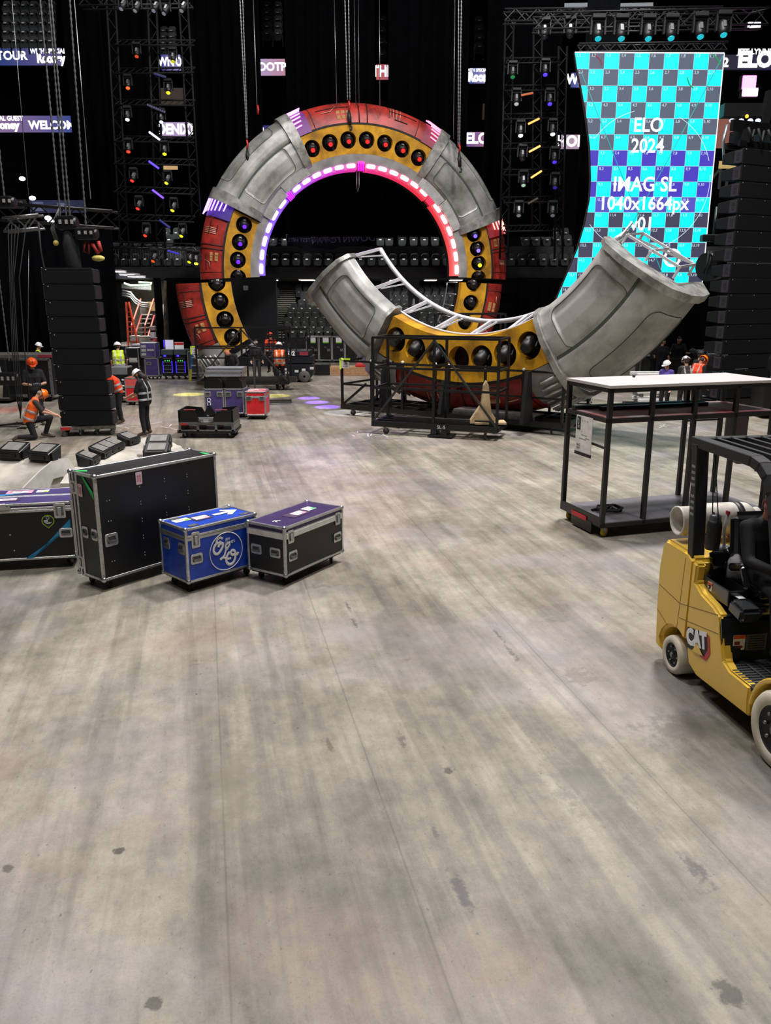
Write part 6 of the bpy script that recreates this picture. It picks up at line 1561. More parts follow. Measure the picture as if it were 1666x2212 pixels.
b = B(); b.bb((.12, -.012, .2), (.18, -.002, .5)); b.bb((.24, -.012, .24), (.42, -.002, .32)); b.bb((.24, -.012, .38), (.42, -.002, .5)); b.bb((.7, -.012, .26), (.76, -.002, .54)); b.bb((.84, -.012, .3), (.98, -.002, .4)); b.bb((.84, -.012, .44), (.98, -.002, .54)); b.build('white_marking', wht, t); B().bb((.1, .1, 0), (1, .6, .05)).build('base_board', blk, t)
o = B().bb((0, 0, 0), (.56, .1, .62)).build('brown_panel', mat('dark brown board', '2a201c', .6), None, .01); q = G(1584, 955); o.location = (q.x, q.y + .5, 0); tag(o, 'dark brown board standing behind the right end of the shelf cart', 'board')
P = G(1652, 905); t = thing('dark_cabinet', 'dark wheeled cabinet at the right frame edge behind the shelf cart', 'cabinet', P); B().bb((-.1, 0, .1), (1.4, .9, 1.1)).build('body', blkc, t, .03)
b = B(); b.tube([(0, -.02, 1.1), (.2, -.05, 1.5), (.5, 0, 1.3), (.7, -.05, 1.8)], .06, 6); b.build('hoses', gry, t)
o = B(); o.ell((0, 0, .55), (.75, .4, .5), 14); o = o.build('covered_equipment', blkc, None); o.location = at(1660, 790, 27.2) ; tag(o, 'rounded black covered equipment right of the speaker array at the frame edge', 'equipment'); o.location.z = .9
B().cyl((0, 0, -.95), (0, 0, .2), .1, n=8).build('stand', blkm, o)
P = G(1604, 1000); t = thing('dark_block', 'small dark block lying on the floor behind the forklift roof', 'block', P); B().bb((-.18, -.1, 0), (.18, .2, .1)).build('body', mat('dark brown board', '2a201c', .6), t, .01)
# pale tape crosses and scribbles on the floor
b = B(); rnd = random.Random(11)
for cu, cv, w_, n in ((800, 940, 40, 9), (330, 925, 60, 10), (280, 915, 40, 5), (1460, 920, 40, 8), (1340, 930, 15, 2), (60, 925, 45, 6), (700, 832, 25, 4), (630, 828, 15, 3)):
    for k in range(n):
        p = G(cu + rnd.uniform(-w_, w_), cv + rnd.uniform(-5, 5)); a = rnd.uniform(0, 3.1); l = rnd.uniform(.15, .5)
        q = p + V((cos(a) * l, sin(a) * l * 1.5, 0)); p.z = q.z = .003; b.bar(p, q, .03, .004)
o = b.build('tape_marks', whtw, None); tag(o, 'scattered pale tape and chalk marks on the floor', 'tape', None, 'stuff')
# ================= people
skin = mat('skin', 'c99a80', .55, 0, .06, 12); skinr = mat('skin ruddy', 'b9785f', .55, 0, .06, 12); skind = mat('skin tan', 'a9775a', .55, 0, .06, 12)
hairm = mat('dark hair', '241a14', .7); hairg = mat('grey hair', '8d857d', .7)
blackc = mat('black cloth', '131316', .85, 0, .2, 9); greyc = mat('charcoal cloth', '3b3834', .85, 0, .15, 9); bootm = mat('boot brown', '54473b', .75); darkb = mat('dark cloth', '1c1b20', .85, 0, .2, 9)
orv = mat('orange vest', 'ff6a1c', .65, 0, .06, 9); orn = mat('orange red vest', 'ff4a1c', .65, 0, .06, 9); yev = mat('yellow vest', 'd6f02a', .65, 0, .06, 9); refl = mat('reflective strip', 'b9bcbc', .4, .2)
hato = mat('orange helmet', 'ff7a10', .3, 0, .04, coat=.5); hatr = mat('red orange helmet', 'f0560f', .35, 0, .08); hatw = mat('white helmet', 'f2f2f4', .3, 0, .03, coat=.5)
def fin(me, vox, sm=4):
    o = bpy.data.objects.new('tmp', me); C.objects.link(o)
    r = o.modifiers.new('r', 'REMESH'); r.mode = 'VOXEL'; r.voxel_size = vox; r.use_smooth_shade = True
    s_ = o.modifiers.new('s', 'SMOOTH'); s_.iterations = sm; s_.factor = .5
    bpy.context.view_layer.update()
    m2 = bpy.data.meshes.new_from_object(o.evaluated_get(bpy.context.evaluated_depsgraph_get()))
    bpy.data.objects.remove(o); return m2
def blob(name, parts, m, parent, vox=.012, sm=4):
    b = B()
    for p in parts:
        if p[0] == 'c': # capsule p,q,r0,r1
            _, a, q, r0, r1 = p; a, q = V(a), V(q); d = q - a; L = d.length or 1e-4; u = d / L
            n = 5; pts = []; rs = []
            for i in range(n): t_ = pi / 2 * (1 - i / n); pts.append(a - u * r0 * sin(t_)); rs.append(max(.0015, r0 * cos(t_)))
            pts += [a, q]; rs += [r0, r1]
            for i in range(1, n + 1): t_ = pi / 2 * i / n; pts.append(q + u * r1 * sin(t_)); rs.append(max(.0015, r1 * cos(t_)))
            b.tube(pts, rs, 10)
        else: b.ell(p[1], p[2], 14)
    me = bpy.data.meshes.new(name); me.from_pydata([tuple(v) for v in b.v], [], b.f)
    m2 = fin(me, vox, sm); bpy.data.meshes.remove(me); m2.name = name; m2.materials.clear(); m2.materials.append(m)
    o = bpy.data.objects.new(name, m2); C.objects.link(o); o.parent = parent; return o
def person(label, loc, rz, J=None, shirt=blackc, pants=blackc, boots=bootm, sk=skin, hat=None, vest=None, hair=hairm, beard=None, sleeve=.75, look=(0, 0), grip=.5, bald=False, strips=True, sc=1.0, longhair=None, group=None):
    # local: facing +y, z up, x to the person's right
    t = thing('person', label, 'person', loc, rz, group); t.scale = (sc, sc, sc)
    j = dict(pel=(0, 0, .95), che=(0, 0, 1.28), nek=(0, .0, 1.47), hed=(0, .03, 1.62), shr=(.19, 0, 1.41), shl=(-.19, 0, 1.41), elr=(.25, -.02, 1.12), ell=(-.25, -.02, 1.12), har=(.25, .1, .87), hal=(-.25, .1, .87),
             hir=(.095, 0, .92), hil=(-.095, 0, .92), knr=(.11, .03, .5), knl=(-.11, .03, .5), anr=(.11, -.02, .09), anl=(-.11, -.02, .09), tor=(.13, .15, .035), tol=(-.13, .15, .035))
    j.update(J or {}); j = {k: V(v) for k, v in j.items()}
    up = (j['hed'] - j['nek']).normalized()
    yaw, pit = look
    f0 = M.Rotation(yaw, 3, 'Z') @ V((0, 1, 0)); 
    side = f0.cross(up).normalized(); f = up.cross(side).normalized()
    f = (M.Rotation(-pit, 3, side) @ f); upH = side.cross(f)
    h = j['hed']; P = lambda a, b_, c_: h + side * a + f * b_ + upH * c_
    parts = [('e', P(0, 0, .02), (.075, .092, .1)), ('c', P(0, .01, -.02), P(0, .035, -.075), .07, .045), ('c', P(0, -.02, .02), P(0, .02, .03), .082, .08),
             ('c', P(0, .085, .02), P(0, .108, -.012), .01, .015), ('c', P(-.02, .082, -.05), P(.02, .082, -.05), .011, .011), ('c', P(-.03, .07, .035), P(.03, .07, .035), .014, .014), ('c', P(0, .06, -.09), P(0, .07, -.085), .02, .02)]
    for s_ in (-1, 1): parts += [('e', P(s_ * .078, -.01, .0), (.016, .022, .032))]
    parts += [('c', j['nek'] - up * .04, P(0, -.015, -.05), .058, .054)]
    # trunk and limbs (continuous body)
    sh = (j['shr'] - j['shl']).normalized(); hp = (j['hir'] - j['hil']).normalized()
    def trunk(e, lo=0.0):
        a = [('c', j['shl'] + sh * .05, j['shr'] - sh * .05, .065 + e, .065 + e), ('c', j['che'] - sh * .085, j['che'] + sh * .085, .115 + e, .115 + e)]
        for s_ in (-1, 1):
            a += [('c', j['pel'] + hp * s_ * .07, j['che'] + sh * s_ * .085, .105 + e, .115 + e), ('c', j['che'] + sh * s_ * .085, (j['shr'] if s_ > 0 else j['shl']) - sh * s_ * .06, .115 + e, .07 + e)]
        a += [('c', j['nek'] - up * .05, j['che'], .07 + e, .1 + e)]
        return a
    parts += trunk(0)
    for s_ in 'rl':
        S_, E_, H_ = j['sh' + s_], j['el' + s_], j['ha' + s_]
        parts += [('c', S_, E_, .052, .041), ('c', E_, H_, .041, .028)]
        d = (H_ - E_).normalized(); fw = V((0, 0, -1)) if abs(d.z) < .7 else V((0, 1, 0)); fw = (fw - d * fw.dot(d)).normalized(); sd_ = d.cross(fw)
        pc = H_ + d * .05
        parts += [('c', H_, pc, .028, .034), ('c', pc - sd_ * .018, pc + d * .035 - sd_ * .022, .022, .016), ('c', pc + sd_ * .018, pc + d * .035 + sd_ * .022, .022, .016)]
        for k, ln in enumerate((.068, .078, .072, .056)):
            o_ = pc + d * .04 + sd_ * (.027 - .018 * k); m_ = o_ + d * ln * .55 + fw * ln * .25 * grip; e_ = m_ + (d * (1 - grip) + fw * grip).normalized() * ln * .55
            parts += [('c', o_, m_, .0098, .009), ('c', m_, e_, .009, .0075)]
        k_ = 1 if s_ == 'l' else -1
        b0 = H_ + d * .03 + sd_ * .024; parts += [('c', b0, b0 + sd_ * .028 + d * .03, .012, .0105), ('c', b0 + sd_ * .028 + d * .03, b0 + sd_ * .03 + d * .06 + fw * .02, .0105, .008)]
        Hp, K_, A_, T_ = j['hi' + s_], j['kn' + s_], j['an' + s_], j['to' + s_]
        parts += [('c', Hp, K_, .085, .055), ('c', K_, A_, .055, .036), ('c', A_, T_, .036, .03)]
    blob('body', parts, sk, t, .0095, 3)
    b = B()
    for s_ in (-1, 1): b.ell(P(s_ * .03, .083, .018), (.011, .008, .008), 8)
    b.build('eyes', mat('eye dark', '1a1512', .3), t)
    # clothes
    q = trunk(.014)
    for s_ in 'rl':
        S_, E_, H_ = j['sh' + s_], j['el' + s_], j['ha' + s_]
        if sleeve <= 1: q += [('c', S_, S_ + (E_ - S_) * sleeve, .072, .064)]
        else: q += [('c', S_, E_, .07, .056), ('c', E_, E_ + (H_ - E_) * .92, .056, .042)]
    q += [('c', j['pel'] - hp * .07, j['pel'] + hp * .07, .125, .125)]
    blob('shirt', q, shirt, t, .013)
    q = [('c', j['pel'] - hp * .07 - V((0, 0, .02)), j['pel'] + hp * .07 - V((0, 0, .02)), .122, .122)]
    for s_ in 'rl':
        Hp, K_, A_ = j['hi' + s_], j['kn' + s_], j['an' + s_]; q += [('c', Hp, K_, .1, .073), ('c', K_, K_ + (A_ - K_) * .93, .073, .06)]
    blob('trousers', q, pants, t, .013)
    for s_ in 'rl':
        K_, A_, T_ = j['kn' + s_], j['an' + s_], j['to' + s_]; d = (T_ - A_)
        blob('boot', [('c', A_ + (K_ - A_).normalized() * .1, A_, .056, .056), ('c', A_ - d * .25, A_ + d * .3, .05, .052), ('c', A_ + d * .3, T_, .05, .042)], boots, t, .012)
    if vest:
        q = trunk(.026); v = blob('vest', [(p if i != 0 else ('c', j['shl'] + sh * .06, j['shr'] - sh * .06, .085, .085)) for i, p in enumerate(q)], vest, t, .014)
        if strips:
            b = B(); ax = (j['che'] - j['pel']).normalized(); fr = sh.cross(ax).normalized() * -1
            for k in (.12, .62):
                c_ = j['pel'] + (j['che'] - j['pel']) * k; rx, ry = .228, .15
                b.tube([c_ + sh * rx * cos(a) + fr * ry * sin(a) * (1) for a in [2 * pi * i / 28 for i in range(28)]], .008, 4, closed=True)
                for dz in (-.02, -.01, .01, .02): b.tube([c_ + ax * dz + sh * (rx - .002) * cos(a) + fr * (ry - .002) * sin(a) for a in [2 * pi * i / 28 for i in range(28)]], .007, 4, closed=True)
            for s_ in (-1, 1):
                for g in (-1, 1):
                    p0 = j['pel'] + ax * .05 + sh * s_ * .1 + fr * g * .145; p1 = j['che'] + sh * s_ * .1 + fr * g * .15; p2 = (j['shr'] if s_ > 0 else j['shl']) - sh * s_ * .08 + fr * g * .05 + ax * .085
                    b.bar(p0, p1, .045, .012, up=fr); b.bar(p1, p2, .045, .012, up=fr)
            b.build('reflective_strips', refl, v)
    m = M.Identity(4); R3 = M((side, f, upH)).transposed().to_4x4(); HM = T(h) @ R3
    if hat:
        b = B(); b.m = HM @ T(0, -.005, .045) @ RX(-.05)
        b.lathe([(.128, 0), (.13, .015), (.122, .05), (.1, .09), (.06, .115), (.001, .122)], 20)
        b.lathe([(.128, 0), (.14, -.004), (.142, .006), (.128, .012)], 20)
        o = b.build('hard_hat', hat, t); b = B(); b.m = HM @ T(0, -.005, .045) @ RX(-.05)
        b.prism([(-.09, .09), (-.05, .18), (.05, .18), (.09, .09), (.0, .06)], -.006, .008); b.tube([(0, -.1, .09), (0, -.04, .122), (0, .04, .122), (0, .1, .088)], .014, 6); b.build('peak', hat, o)
        b = B(); b.m = HM
        for s_ in (-1, 1): b.tube([(s_ * .085, .02, .04), (s_ * .07, .05, -.05), (0, .06, -.105)], .006, 5)
        b.build('chin_strap', rub, o)
    elif not bald:
        b = B(); b.m = HM; b.ell((0, -.02, .05), (.088, .1, .088), 14); b.ell((0, -.05, 0), (.08, .07, .09), 12); b.build('hair', hair, t)
    if hat and hair:
        b = B(); b.m = HM; b.ell((0, -.045, -.01), (.08, .065, .075), 12); b.build('hair', hair, t)
    if beard:
        b = B(); b.m = HM; b.ell((0, .06, -.085), (.055, .05, .055), 12); b.build('beard', beard, t)
    if longhair:
        blob('long_hair', [('c', P(0, -.06, 0), P(0, -.1, -.14), .075, .08), ('c', P(0, -.08, -.12), P(0, -.02, -.28), .09, .06), ('c', P(.06, .02, -.04), P(.05, .06, -.2), .035, .04), ('c', P(-.06, .02, -.04), P(-.05, .06, -.2), .035, .04)], longhair, t, .014)
    return t, P
def gp(u, v): return G(u, v)
# 1 kneeling man in orange vest (facing right)
p1, P_ = person('kneeling person in orange vest and orange hard hat beside the tall speaker stack', G(76, 949), -1.15,
    dict(pel=(0, -.1, .5), che=(0, .05, .86), nek=(0, .14, 1.03), hed=(0, .25, 1.13), shr=(.19, .1, .97), shl=(-.19, .1, .97), elr=(.22, .25, .72), ell=(-.22, .3, .72), har=(.1, .5, .62), hal=(-.1, .55, .6),
         hir=(.1, -.1, .47), hil=(-.1, -.1, .47), knr=(.15, .0, .09), knl=(-.14, .42, .52), anr=(.13, -.42, .1), anl=(-.14, .25, .09), tor=(.13, -.5, .05), tol=(-.15, .46, .035)),
    shirt=greyc, hat=hato, vest=orv, hair=hairg, look=(0, .55), sleeve=.8)
# 2 man in black with controller
p2, P_ = person('person in black shirt and orange helmet holding a controller behind the kneeling one', G(83, 918), pi + .55,
    dict(elr=(.27, .1, 1.12), ell=(-.27, .1, 1.12), har=(.1, .33, 1.1), hal=(-.1, .33, 1.1)), hat=hatr, look=(0, .35), sleeve=.8, sc=1.06)
R_ = M.Rotation(pi + .55, 3, 'Z'); o = B().box((0, 0, 0), (.24, .12, .09)).build('controller', mat('controller', '20242c', .4), None, .02); o.location = G(83, 918) + R_ @ V((0, .46, 1.17)); o.rotation_euler = (.3, 0, pi + .55); tag(o, 'small dark controller with white screen held by the person in black', 'controller'); B().box((0, 0, .048), (.1, .06, .006)).build('screen', wht, o)
# 3 and 4 yellow vests
person('person in white hard hat with only head and yellow collar above the framed crate lid', G(91, 838), -1.3, None, hat=hatw, vest=yev, look=(0, .05))
person('person in yellow vest and white hard hat seen from behind near the dark drape', G(262, 846), .25, dict(elr=(.3, .02, 1.15), har=(.26, .2, 1.0)), hat=hatw, vest=yev, pants=darkb, look=(-.4, 0), sc=1.05)
# 5 bearded worker in black vest
person('bearded person in white helmet and black vest holding a white tube by the stack', G(317, 941), 1.35,
    dict(pel=(0, -.04, .92), che=(0, -.02, 1.25), nek=(0, .04, 1.43), hed=(0, .12, 1.57), elr=(.24, .1, 1.12), ell=(-.24, .1, 1.12), har=(.18, .36, 1.0), hal=(-.18, .36, 1.02)), hat=hatw, vest=blackc, longhair=hairm, look=(0, .2), sk=skinr, sleeve=.8)
q = G(317, 941) + M.Rotation(1.35, 3, 'Z') @ V((.05, .46, 1.03)); o = B().cyl((-.0, -.25, .08), (.05, .25, -.12), .035, n=10).build('white_tube', whtw, None); o.location = q; o.rotation_euler = (0, 0, 1.0); tag(o, 'white tube held by the bearded person in the black vest', 'tube')
# 6 orange vest half hidden behind the stack
person('person in orange vest bending half hidden behind the right side of the speaker stack', G(248, 918) + V((.1, .25, 0)), 2.0, dict(che=(0, .1, 1.22), nek=(0, .25, 1.38), hed=(0, .36, 1.48), shr=(.19, .2, 1.33), shl=(-.19, .2, 1.33), elr=(.24, .34, 1.08), ell=(-.24, .34, 1.08), har=(.2, .5, .9), hal=(-.2, .5, .9)), vest=orn, hat=hatr, look=(0, .6), shirt=orn)
# 7 bald bearded man in dark hoodie, bent forward
person('bald bearded person in dark hoodie bending behind the grey lids', G(507, 846), 2.7, dict(che=(0, .08, 1.22), nek=(0, .2, 1.38), hed=(0, .33, 1.45), shr=(.2, .12, 1.33), shl=(-.2, .12, 1.33), elr=(.3, .05, 1.05), ell=(-.3, .1, 1.05), har=(.36, .0, .8), hal=(-.25, .3, .85)), bald=True, beard=mat('ginger beard', '6a4a38', .8), sk=skinr, shirt=darkb, sleeve=2, look=(.3, .8), sc=1.03)
# 8 orange vest from behind
person('person in orange vest and white hard hat seen from behind before the blue lift', G(606, 840), .15, dict(elr=(.3, .03, 1.14), ell=(-.32, .0, 1.18), har=(.34, .22, 1.12), hal=(-.34, .2, 1.2)), hat=hatw, vest=orv, sleeve=2, shirt=greyc, pants=darkb, look=(-.5, .1), sc=1.02)
# 9, 10 half hidden behind the left frame cart
person('person in red top and dark trousers standing behind the left arch foot cart', G(473, 824), .4, None, shirt=mat('red cloth', '8e2a26', .8), pants=darkb, look=(0, .3), hat=hatr, boots=darkb, hair=None)
person('person in black standing behind the left arch foot cart near the lift', G(556, 822), -2.8, None, shirt=darkb, pants=greyc, look=(0, .2), sleeve=2)
person('person in red vest standing at the rail of the blue lift', at(586, 778, 36.4) + V((0, 0, -.55)), .4, None, shirt=orn, vest=mat('red vest', 'c8321c', .7), look=(0, .3), hat=hatr, sc=.98)
# right side group
person('person in black tee standing at the desk with bare forearms at the right', V((at(1466, 765, 34.7).x, 34.75, 0)), pi - .15, dict(elr=(.3, .05, 1.12), ell=(-.3, .12, 1.12), har=(.36, .28, 1.13), hal=(-.3, .35, 1.15)), look=(.3, .5), hair=hairm, sk=skin, sc=1.1)
person('person in black shirt seen from behind at the left end of the desk', G(1424, 834), -.5, dict(har=(.26, .14, .9)), pants=mat('navy trousers', '22223a', .8), look=(-1.0, .2), hair=hairm, sc=1.08)
person('person in white helmet and purple top seen over the shelf cart top', G(1433, 893), 2.3, None, hat=hatw, shirt=mat('purple cloth', '5a4aa0', .8), look=(-.5, .2), sc=.92, hair=hairm)
hatbw = mat('black white helmet', '141416', .4, 0, .0, 14, col2='e8e8e8')
person('person in black vest with grey strips and black and white helmet at the right', G(1473, 895), .2, None, hat=hatbw, vest=greyc, shirt=blackc, look=(0, .25), sc=1.0, strips=True)
person('person in orange helmet and orange red harness beside the black vested one', G(1500, 897), -1.1, dict(nek=(0, .06, 1.46), hed=(0, .12, 1.58)), hat=hato, vest=orn, look=(0, .55), sk=skinr, sc=1.05)
person('person in black cap looking right behind the orange helmet', G(1502, 878), -1.2, None, hat=mat('black cap', '17171a', .7), shirt=blackc, look=(0, .1), sc=1.03)
# ================= forklift, heading toward the camera; local x forward, y to its left, z up
FA = V((2.81, 7.05, 0)); frz = R(-81.793)
fk = thing('forklift', 'yellow forklift with cream tyres, black hood and dark overhead guard at the right edge', 'forklift', FA, frz)
yel = mat('forklift yellow', 'ecc243', .35, 0, .04, 2, coat=.3); fblk = mat('forklift black', '1d2126', .3, 0, .15, 3, coat=.7); fdk = mat('forklift guard', '1b1c1e', .5); tyre = mat('cream tyre', 'ddd6c2', .7, 0, .08, 6); rim = mat('dark rim', '1b1a1b', .5); stepm = mat('step rubber', '2b2d2f', .7, 0, .3, 30)
WD = 1.05
def arch_pts(cx, cz, r, a0, a1, n=14): return [(cx + r * cos(a0 + (a1 - a0) * i / n), cz + r * sin(a0 + (a1 - a0) * i / n)) for i in range(n + 1)]
# side profile with wheel arches (x,z)
prof = [(-.40, .12), (-.56, .14), (-.60, .5), (-.62, .95), (-.58, 1.2), (-.52, 1.27)]
cw = prof + [(-.1, 1.27), (.02, 1.22), (.02, .9), (.02, .45)] + arch_pts(-.19, .19, .27, .9, pi - .25, 10)
B().prism(cw, .0, WD, 'y').build('counterweight', yel, fk, .035, 3)
b = B(); b.bb((-.56, .3, .1), (.05, .75, .5)); b.build('rear_block', fdk, fk)
body = [(.1, .24), (.25, .18), (1.08, .22), (1.06, .36), (1.06, .48), (.76, .48), (.66, .52), (.58, .7), (.53, .88), (.40, .93), (.2, .97), (.08, 1.03), (.09, 1.2), (.0, 1.22), (.0, .6), (.03, .44)]
B().prism(body, .0, .1, 'y').build('side_panel', yel, fk, .02, 3)
B().prism(body, WD - .1, WD, 'y').build('side_panel', yel, fk, .02, 3)
b = B(); b.prism([(.12, .25), (1.05, .25), (1.05, .4), (.7, .44), (.56, .5), (.1, .5)], .09, WD - .09, 'y'); b.build('chassis', fdk, fk)
# panel seams
b = B(); 
for p, q in (((-.16, .44), (-.12, 1.2)), ((-.57, .78), (-.14, .74)), ((-.14, .74), (.5, .88)), ((-.56, .52), (-.34, .44)), ((-.13, .6), (.54, .72))): b.bar((p[0], .001, p[1]), (q[0], .001, q[1]), .006, .005)
b.build('panel_seams', mat('seam dark', '7a5c12', .6), fk)
# hood and cowl (black)
hood = [(.1, .5), (.56, .52), (.6, .7), (.55, .86), (.42, .915), (.2, .955), (.1, 1.0)]
B().prism(hood, .04, WD - .04, 'y').build('hood', fblk, fk, .03, 3)
B().bb((.02, .12, .9), (.62, WD - .12, 1.0)).build('seat_deck', fblk, fk, .03, 2)
B().prism([(.5, .46), (.62, .5), (.6, .72), (.56, .88), (.52, .88)], .01, .2, 'y').build('hood_corner', fblk, fk, .03, 2)
# step well
b = B(); b.bb((.62, .02, .44), (1.1, .95, .475)); o = b.build('step_floor', stepm, fk); b = B()
for k in range(9): b.bb((.66 + .045 * k, .03, .475), (.68 + .045 * k, .5, .483))
for k in range(7): b.bb((.66, .2 + .1 * k, .483), (1.1, .22 + .1 * k, .49))
b.build('tread_ridges', mat('ridge grey', '4a4c4e', .6), o)
B().bb((.575, .05, .475), (.6, 1.0, .7)).build('kick_plate', mat('kick plate', '20262a', .3), fk)
# front fender over the drive wheel
fend = arch_pts(1.46, .31, .40, pi * .98, .15, 18); fin_ = arch_pts(1.46, .31, .36, .15, pi * .98, 18)
B().prism(fend + fin_, .0, .3, 'y').build('front_fender', yel, fk, .01)
B().prism(fend + fin_, WD - .3, WD, 'y').build('front_fender', yel, fk, .01)
B().prism([(1.1, .2), (1.75, .3), (1.75, .75), (1.35, .78), (1.15, .5)], .3, WD - .3, 'y').build('front_body', fblk, fk, .02)
B().prism([(1.2, .7), (1.5, .7), (1.42, 1.3), (1.3, 1.3)], .2, WD - .2, 'y').build('dashboard', fblk, fk, .03)
def wheel(x, y, r, w, lab=None, bolts=6):
    g = 1 if y < .5 else -1
    m = T(x, y, r) @ RX(pi / 2) if g > 0 else T(x, y, r) @ RX(-pi / 2)
    b = B(); b.m = m; b.lathe([(r * .62, 0), (r * .66, .012), (r * .93, .012), (r, -.02), (r, -w + .02), (r * .93, -w), (r * .6, -w)], 40); o = b.build('tyre', tyre, fk)
    b = B(); b.m = m; b.lathe([(r * .63, .004), (r * .58, -.012), (r * .3, -.03), (r * .22, .0), (.001, .002)], 32); k = b.build('rim', rim, o)
    b = B(); b.m = m
    for i in range(bolts): b.cyl((r * .43 * cos(2 * pi * i / bolts), r * .43 * sin(2 * pi * i / bolts), -.03), (r * .43 * cos(2 * pi * i / bolts), r * .43 * sin(2 * pi * i / bolts), .0), r * .05, n=6)
    b.cyl((0, 0, 0), (0, 0, .014), r * .12, n=12); b.build('wheel_nuts', alud, k)
wheel(-.19, -.0, .19, .2); wheel(-.19, WD, .19, .2); wheel(1.46, -.02, .31, .24, bolts=8); wheel(1.46, WD + .02, .31, .24, bolts=8)
# overhead guard
for y in (.08, WD - .08): B().bar((-.08, y, 1.14), (-.2, y, 2.26), .1, .12).build('rear_post', fdk, fk, .008)
for y in (.08, WD - .08):
    b = B(); pts = [(-.26, y, 2.27), (.66, y, 2.27), (.78, y, 2.245), (.88, y, 2.18), (.96, y, 2.07), (1.02, y, 1.9), (1.3, y, 1.0), (1.36, y, .78)]
    for p, q in zip(pts, pts[1:]):
        d = (V(q) - V(p)).normalized() * .02; b.bar(V(p) - d, V(q) + d, .09, .11, up=(0, 1, 0))
    b.build('guard_side', fdk, fk, .006)
B().bb((-.28, .03, 2.2), (-.18, WD - .03, 2.31)).build('guard_cross', fdk, fk, .006); B().bb((.72, .03, 2.2), (.8, WD - .03, 2.27)).build('guard_cross', fdk, fk, .006)
for k in range(5):
    y = .23 + .148 * k; B().bb((-.22, y - .018, 2.24), (.78, y + .018, 2.31)).build('roof_bar', fdk, fk)
b = B()
for g_ in (0, 1):
    for k in range(4):
        z = 1.62 + .27 * g_ + .055 * k; x = -.08 - .12 * (z - 1.14) / 1.12; b.box((x, .025, z), (.06, .012, .026))
o = b.build('post_slots', mat('slot grey', '8a8a86', .6), fk)
B().bb((.3, .55, 2.1), (.6, .8, 2.2)).build('roof_lamp', mat('dark red lamp', '3a1a18', .5), fk)
# seat
b = B(); b.box((.36, .54, 1.07), (.46, .48, .14)); b.build('seat_cushion', fblk, fk, .05, 3)
b = B(); b.box((.1, .54, 1.38), (.13, .5, .6), M.Rotation(-.14, 3, 'Y')); b.build('seat_back', fblk, fk, .06, 3)
b = B(); b.bar((.18, .27, 1.2), (.42, .25, 1.28), .06, .07); b.bar((.4, .25, 1.28), (.5, .25, 1.1), .06, .06); b.build('arm_rest', fblk, fk, .02)
b = B(); b.tube([(.03, .29, 1.2), (.0, .28, 1.5), (.02, .29, 1.66)], .014, 6); b.build('seat_piping', mat('piping pale', 'a8aaac', .5), fk); B().box((.02, .285, 1.66), (.04, .02, .03)).build('red_tab', red, fk)
# side tray and controls
tr = thing('tmp', '', ''); bpy.data.objects.remove(tr)
b = B(); b.bb((.06, .08, .97), (.5, .1, 1.09)); b.bb((.06, .26, .97), (.5, .28, 1.09)); b.bb((.06, .08, .97), (.08, .28, 1.09)); b.bb((.48, .08, .97), (.5, .28, 1.09)); b.bb((.06, .08, .95), (.5, .28, .985)); b.build('side_tray', fblk, fk, .006)
B().box((.62, .17, .96), (.22, .2, .13), M.Rotation(.18, 3, 'Y')).build('lever_box', fblk, fk, .03, 2)
b = B(); b.m = T(.2, .079, 1.03) @ RX(pi / 2); b.box((0, 0, 0), (.07, .075, .004)); o = b.build('tray_sticker', wht, fk); b = B(); b.m = T(.2, .076, 1.03) @ RX(pi / 2); b.box((0, .026, .001), (.07, .022, .003)); b.build('orange_band', mat('orange print', 'e06020', .6), o); b = B(); b.m = T(.2, .075, 1.03) @ RX(pi / 2); b.prism([(-.025, -.03), (0, -.03), (.02, 0), (.02, .012), (-.02, .012), (-.02, 0), (0, 0)], 0, .002); b.build('print', blk, o)
b = B(); b.lathe([(.001, 0), (.045, 0), (.05, .03), (.045, .045), (.03, .04)], 18, T(.02, .13, 1.02)); b.build('white_cap', whtw, fk); B().lathe([(.001, 0), (.03, 0), (.03, .06), (.001, .06)], 14, T(-.02, .2, 1.1)).build('small_cap', whtw, fk)
B().box((.52, .17, 1.045), (.09, .06, .006)).build('paper_slip', whtw, fk)
# warning stickers on the hood flank
b = B(); b.m = T(.85, .015, .64) @ RX(pi / 2)
# logo on the side panel
LM = T(.235, -.004, .535) @ RX(pi / 2) @ RZ(.26)
b = B(); b.m = LM; b.add([(.02, -.15, .001), (.13, -.17, .001), (.2, -.1, .001), (.2, .05, .001), (.14, .09, .001)], [(0, 1, 2, 3, 4)]); lo = b.build('red_hexagon', mat('logo red', 'c01a2a', .4), fk)
b = B(); b.m = LM; b.add([(-.19, -.1, .002), (.1, -.14, .002), (.165, -.06, .002), (.165, .075, .002), (-.17, .095, .002), (-.2, .06, .002)], [(0, 1, 2, 3, 4, 5)]); b.build('black_back', blk, lo)
text('CAT', .2, LM @ T(-.02, .0, .004), wht, lo, bold=.012, sx=.88, ex=.002)
b = B(); b.m = LM; b.add([(-.1, -.118, .008), (.09, -.135, .008), (-.005, -.03, .008)], [(0, 1, 2)]); b.build('yellow_triangle', yel, lo)
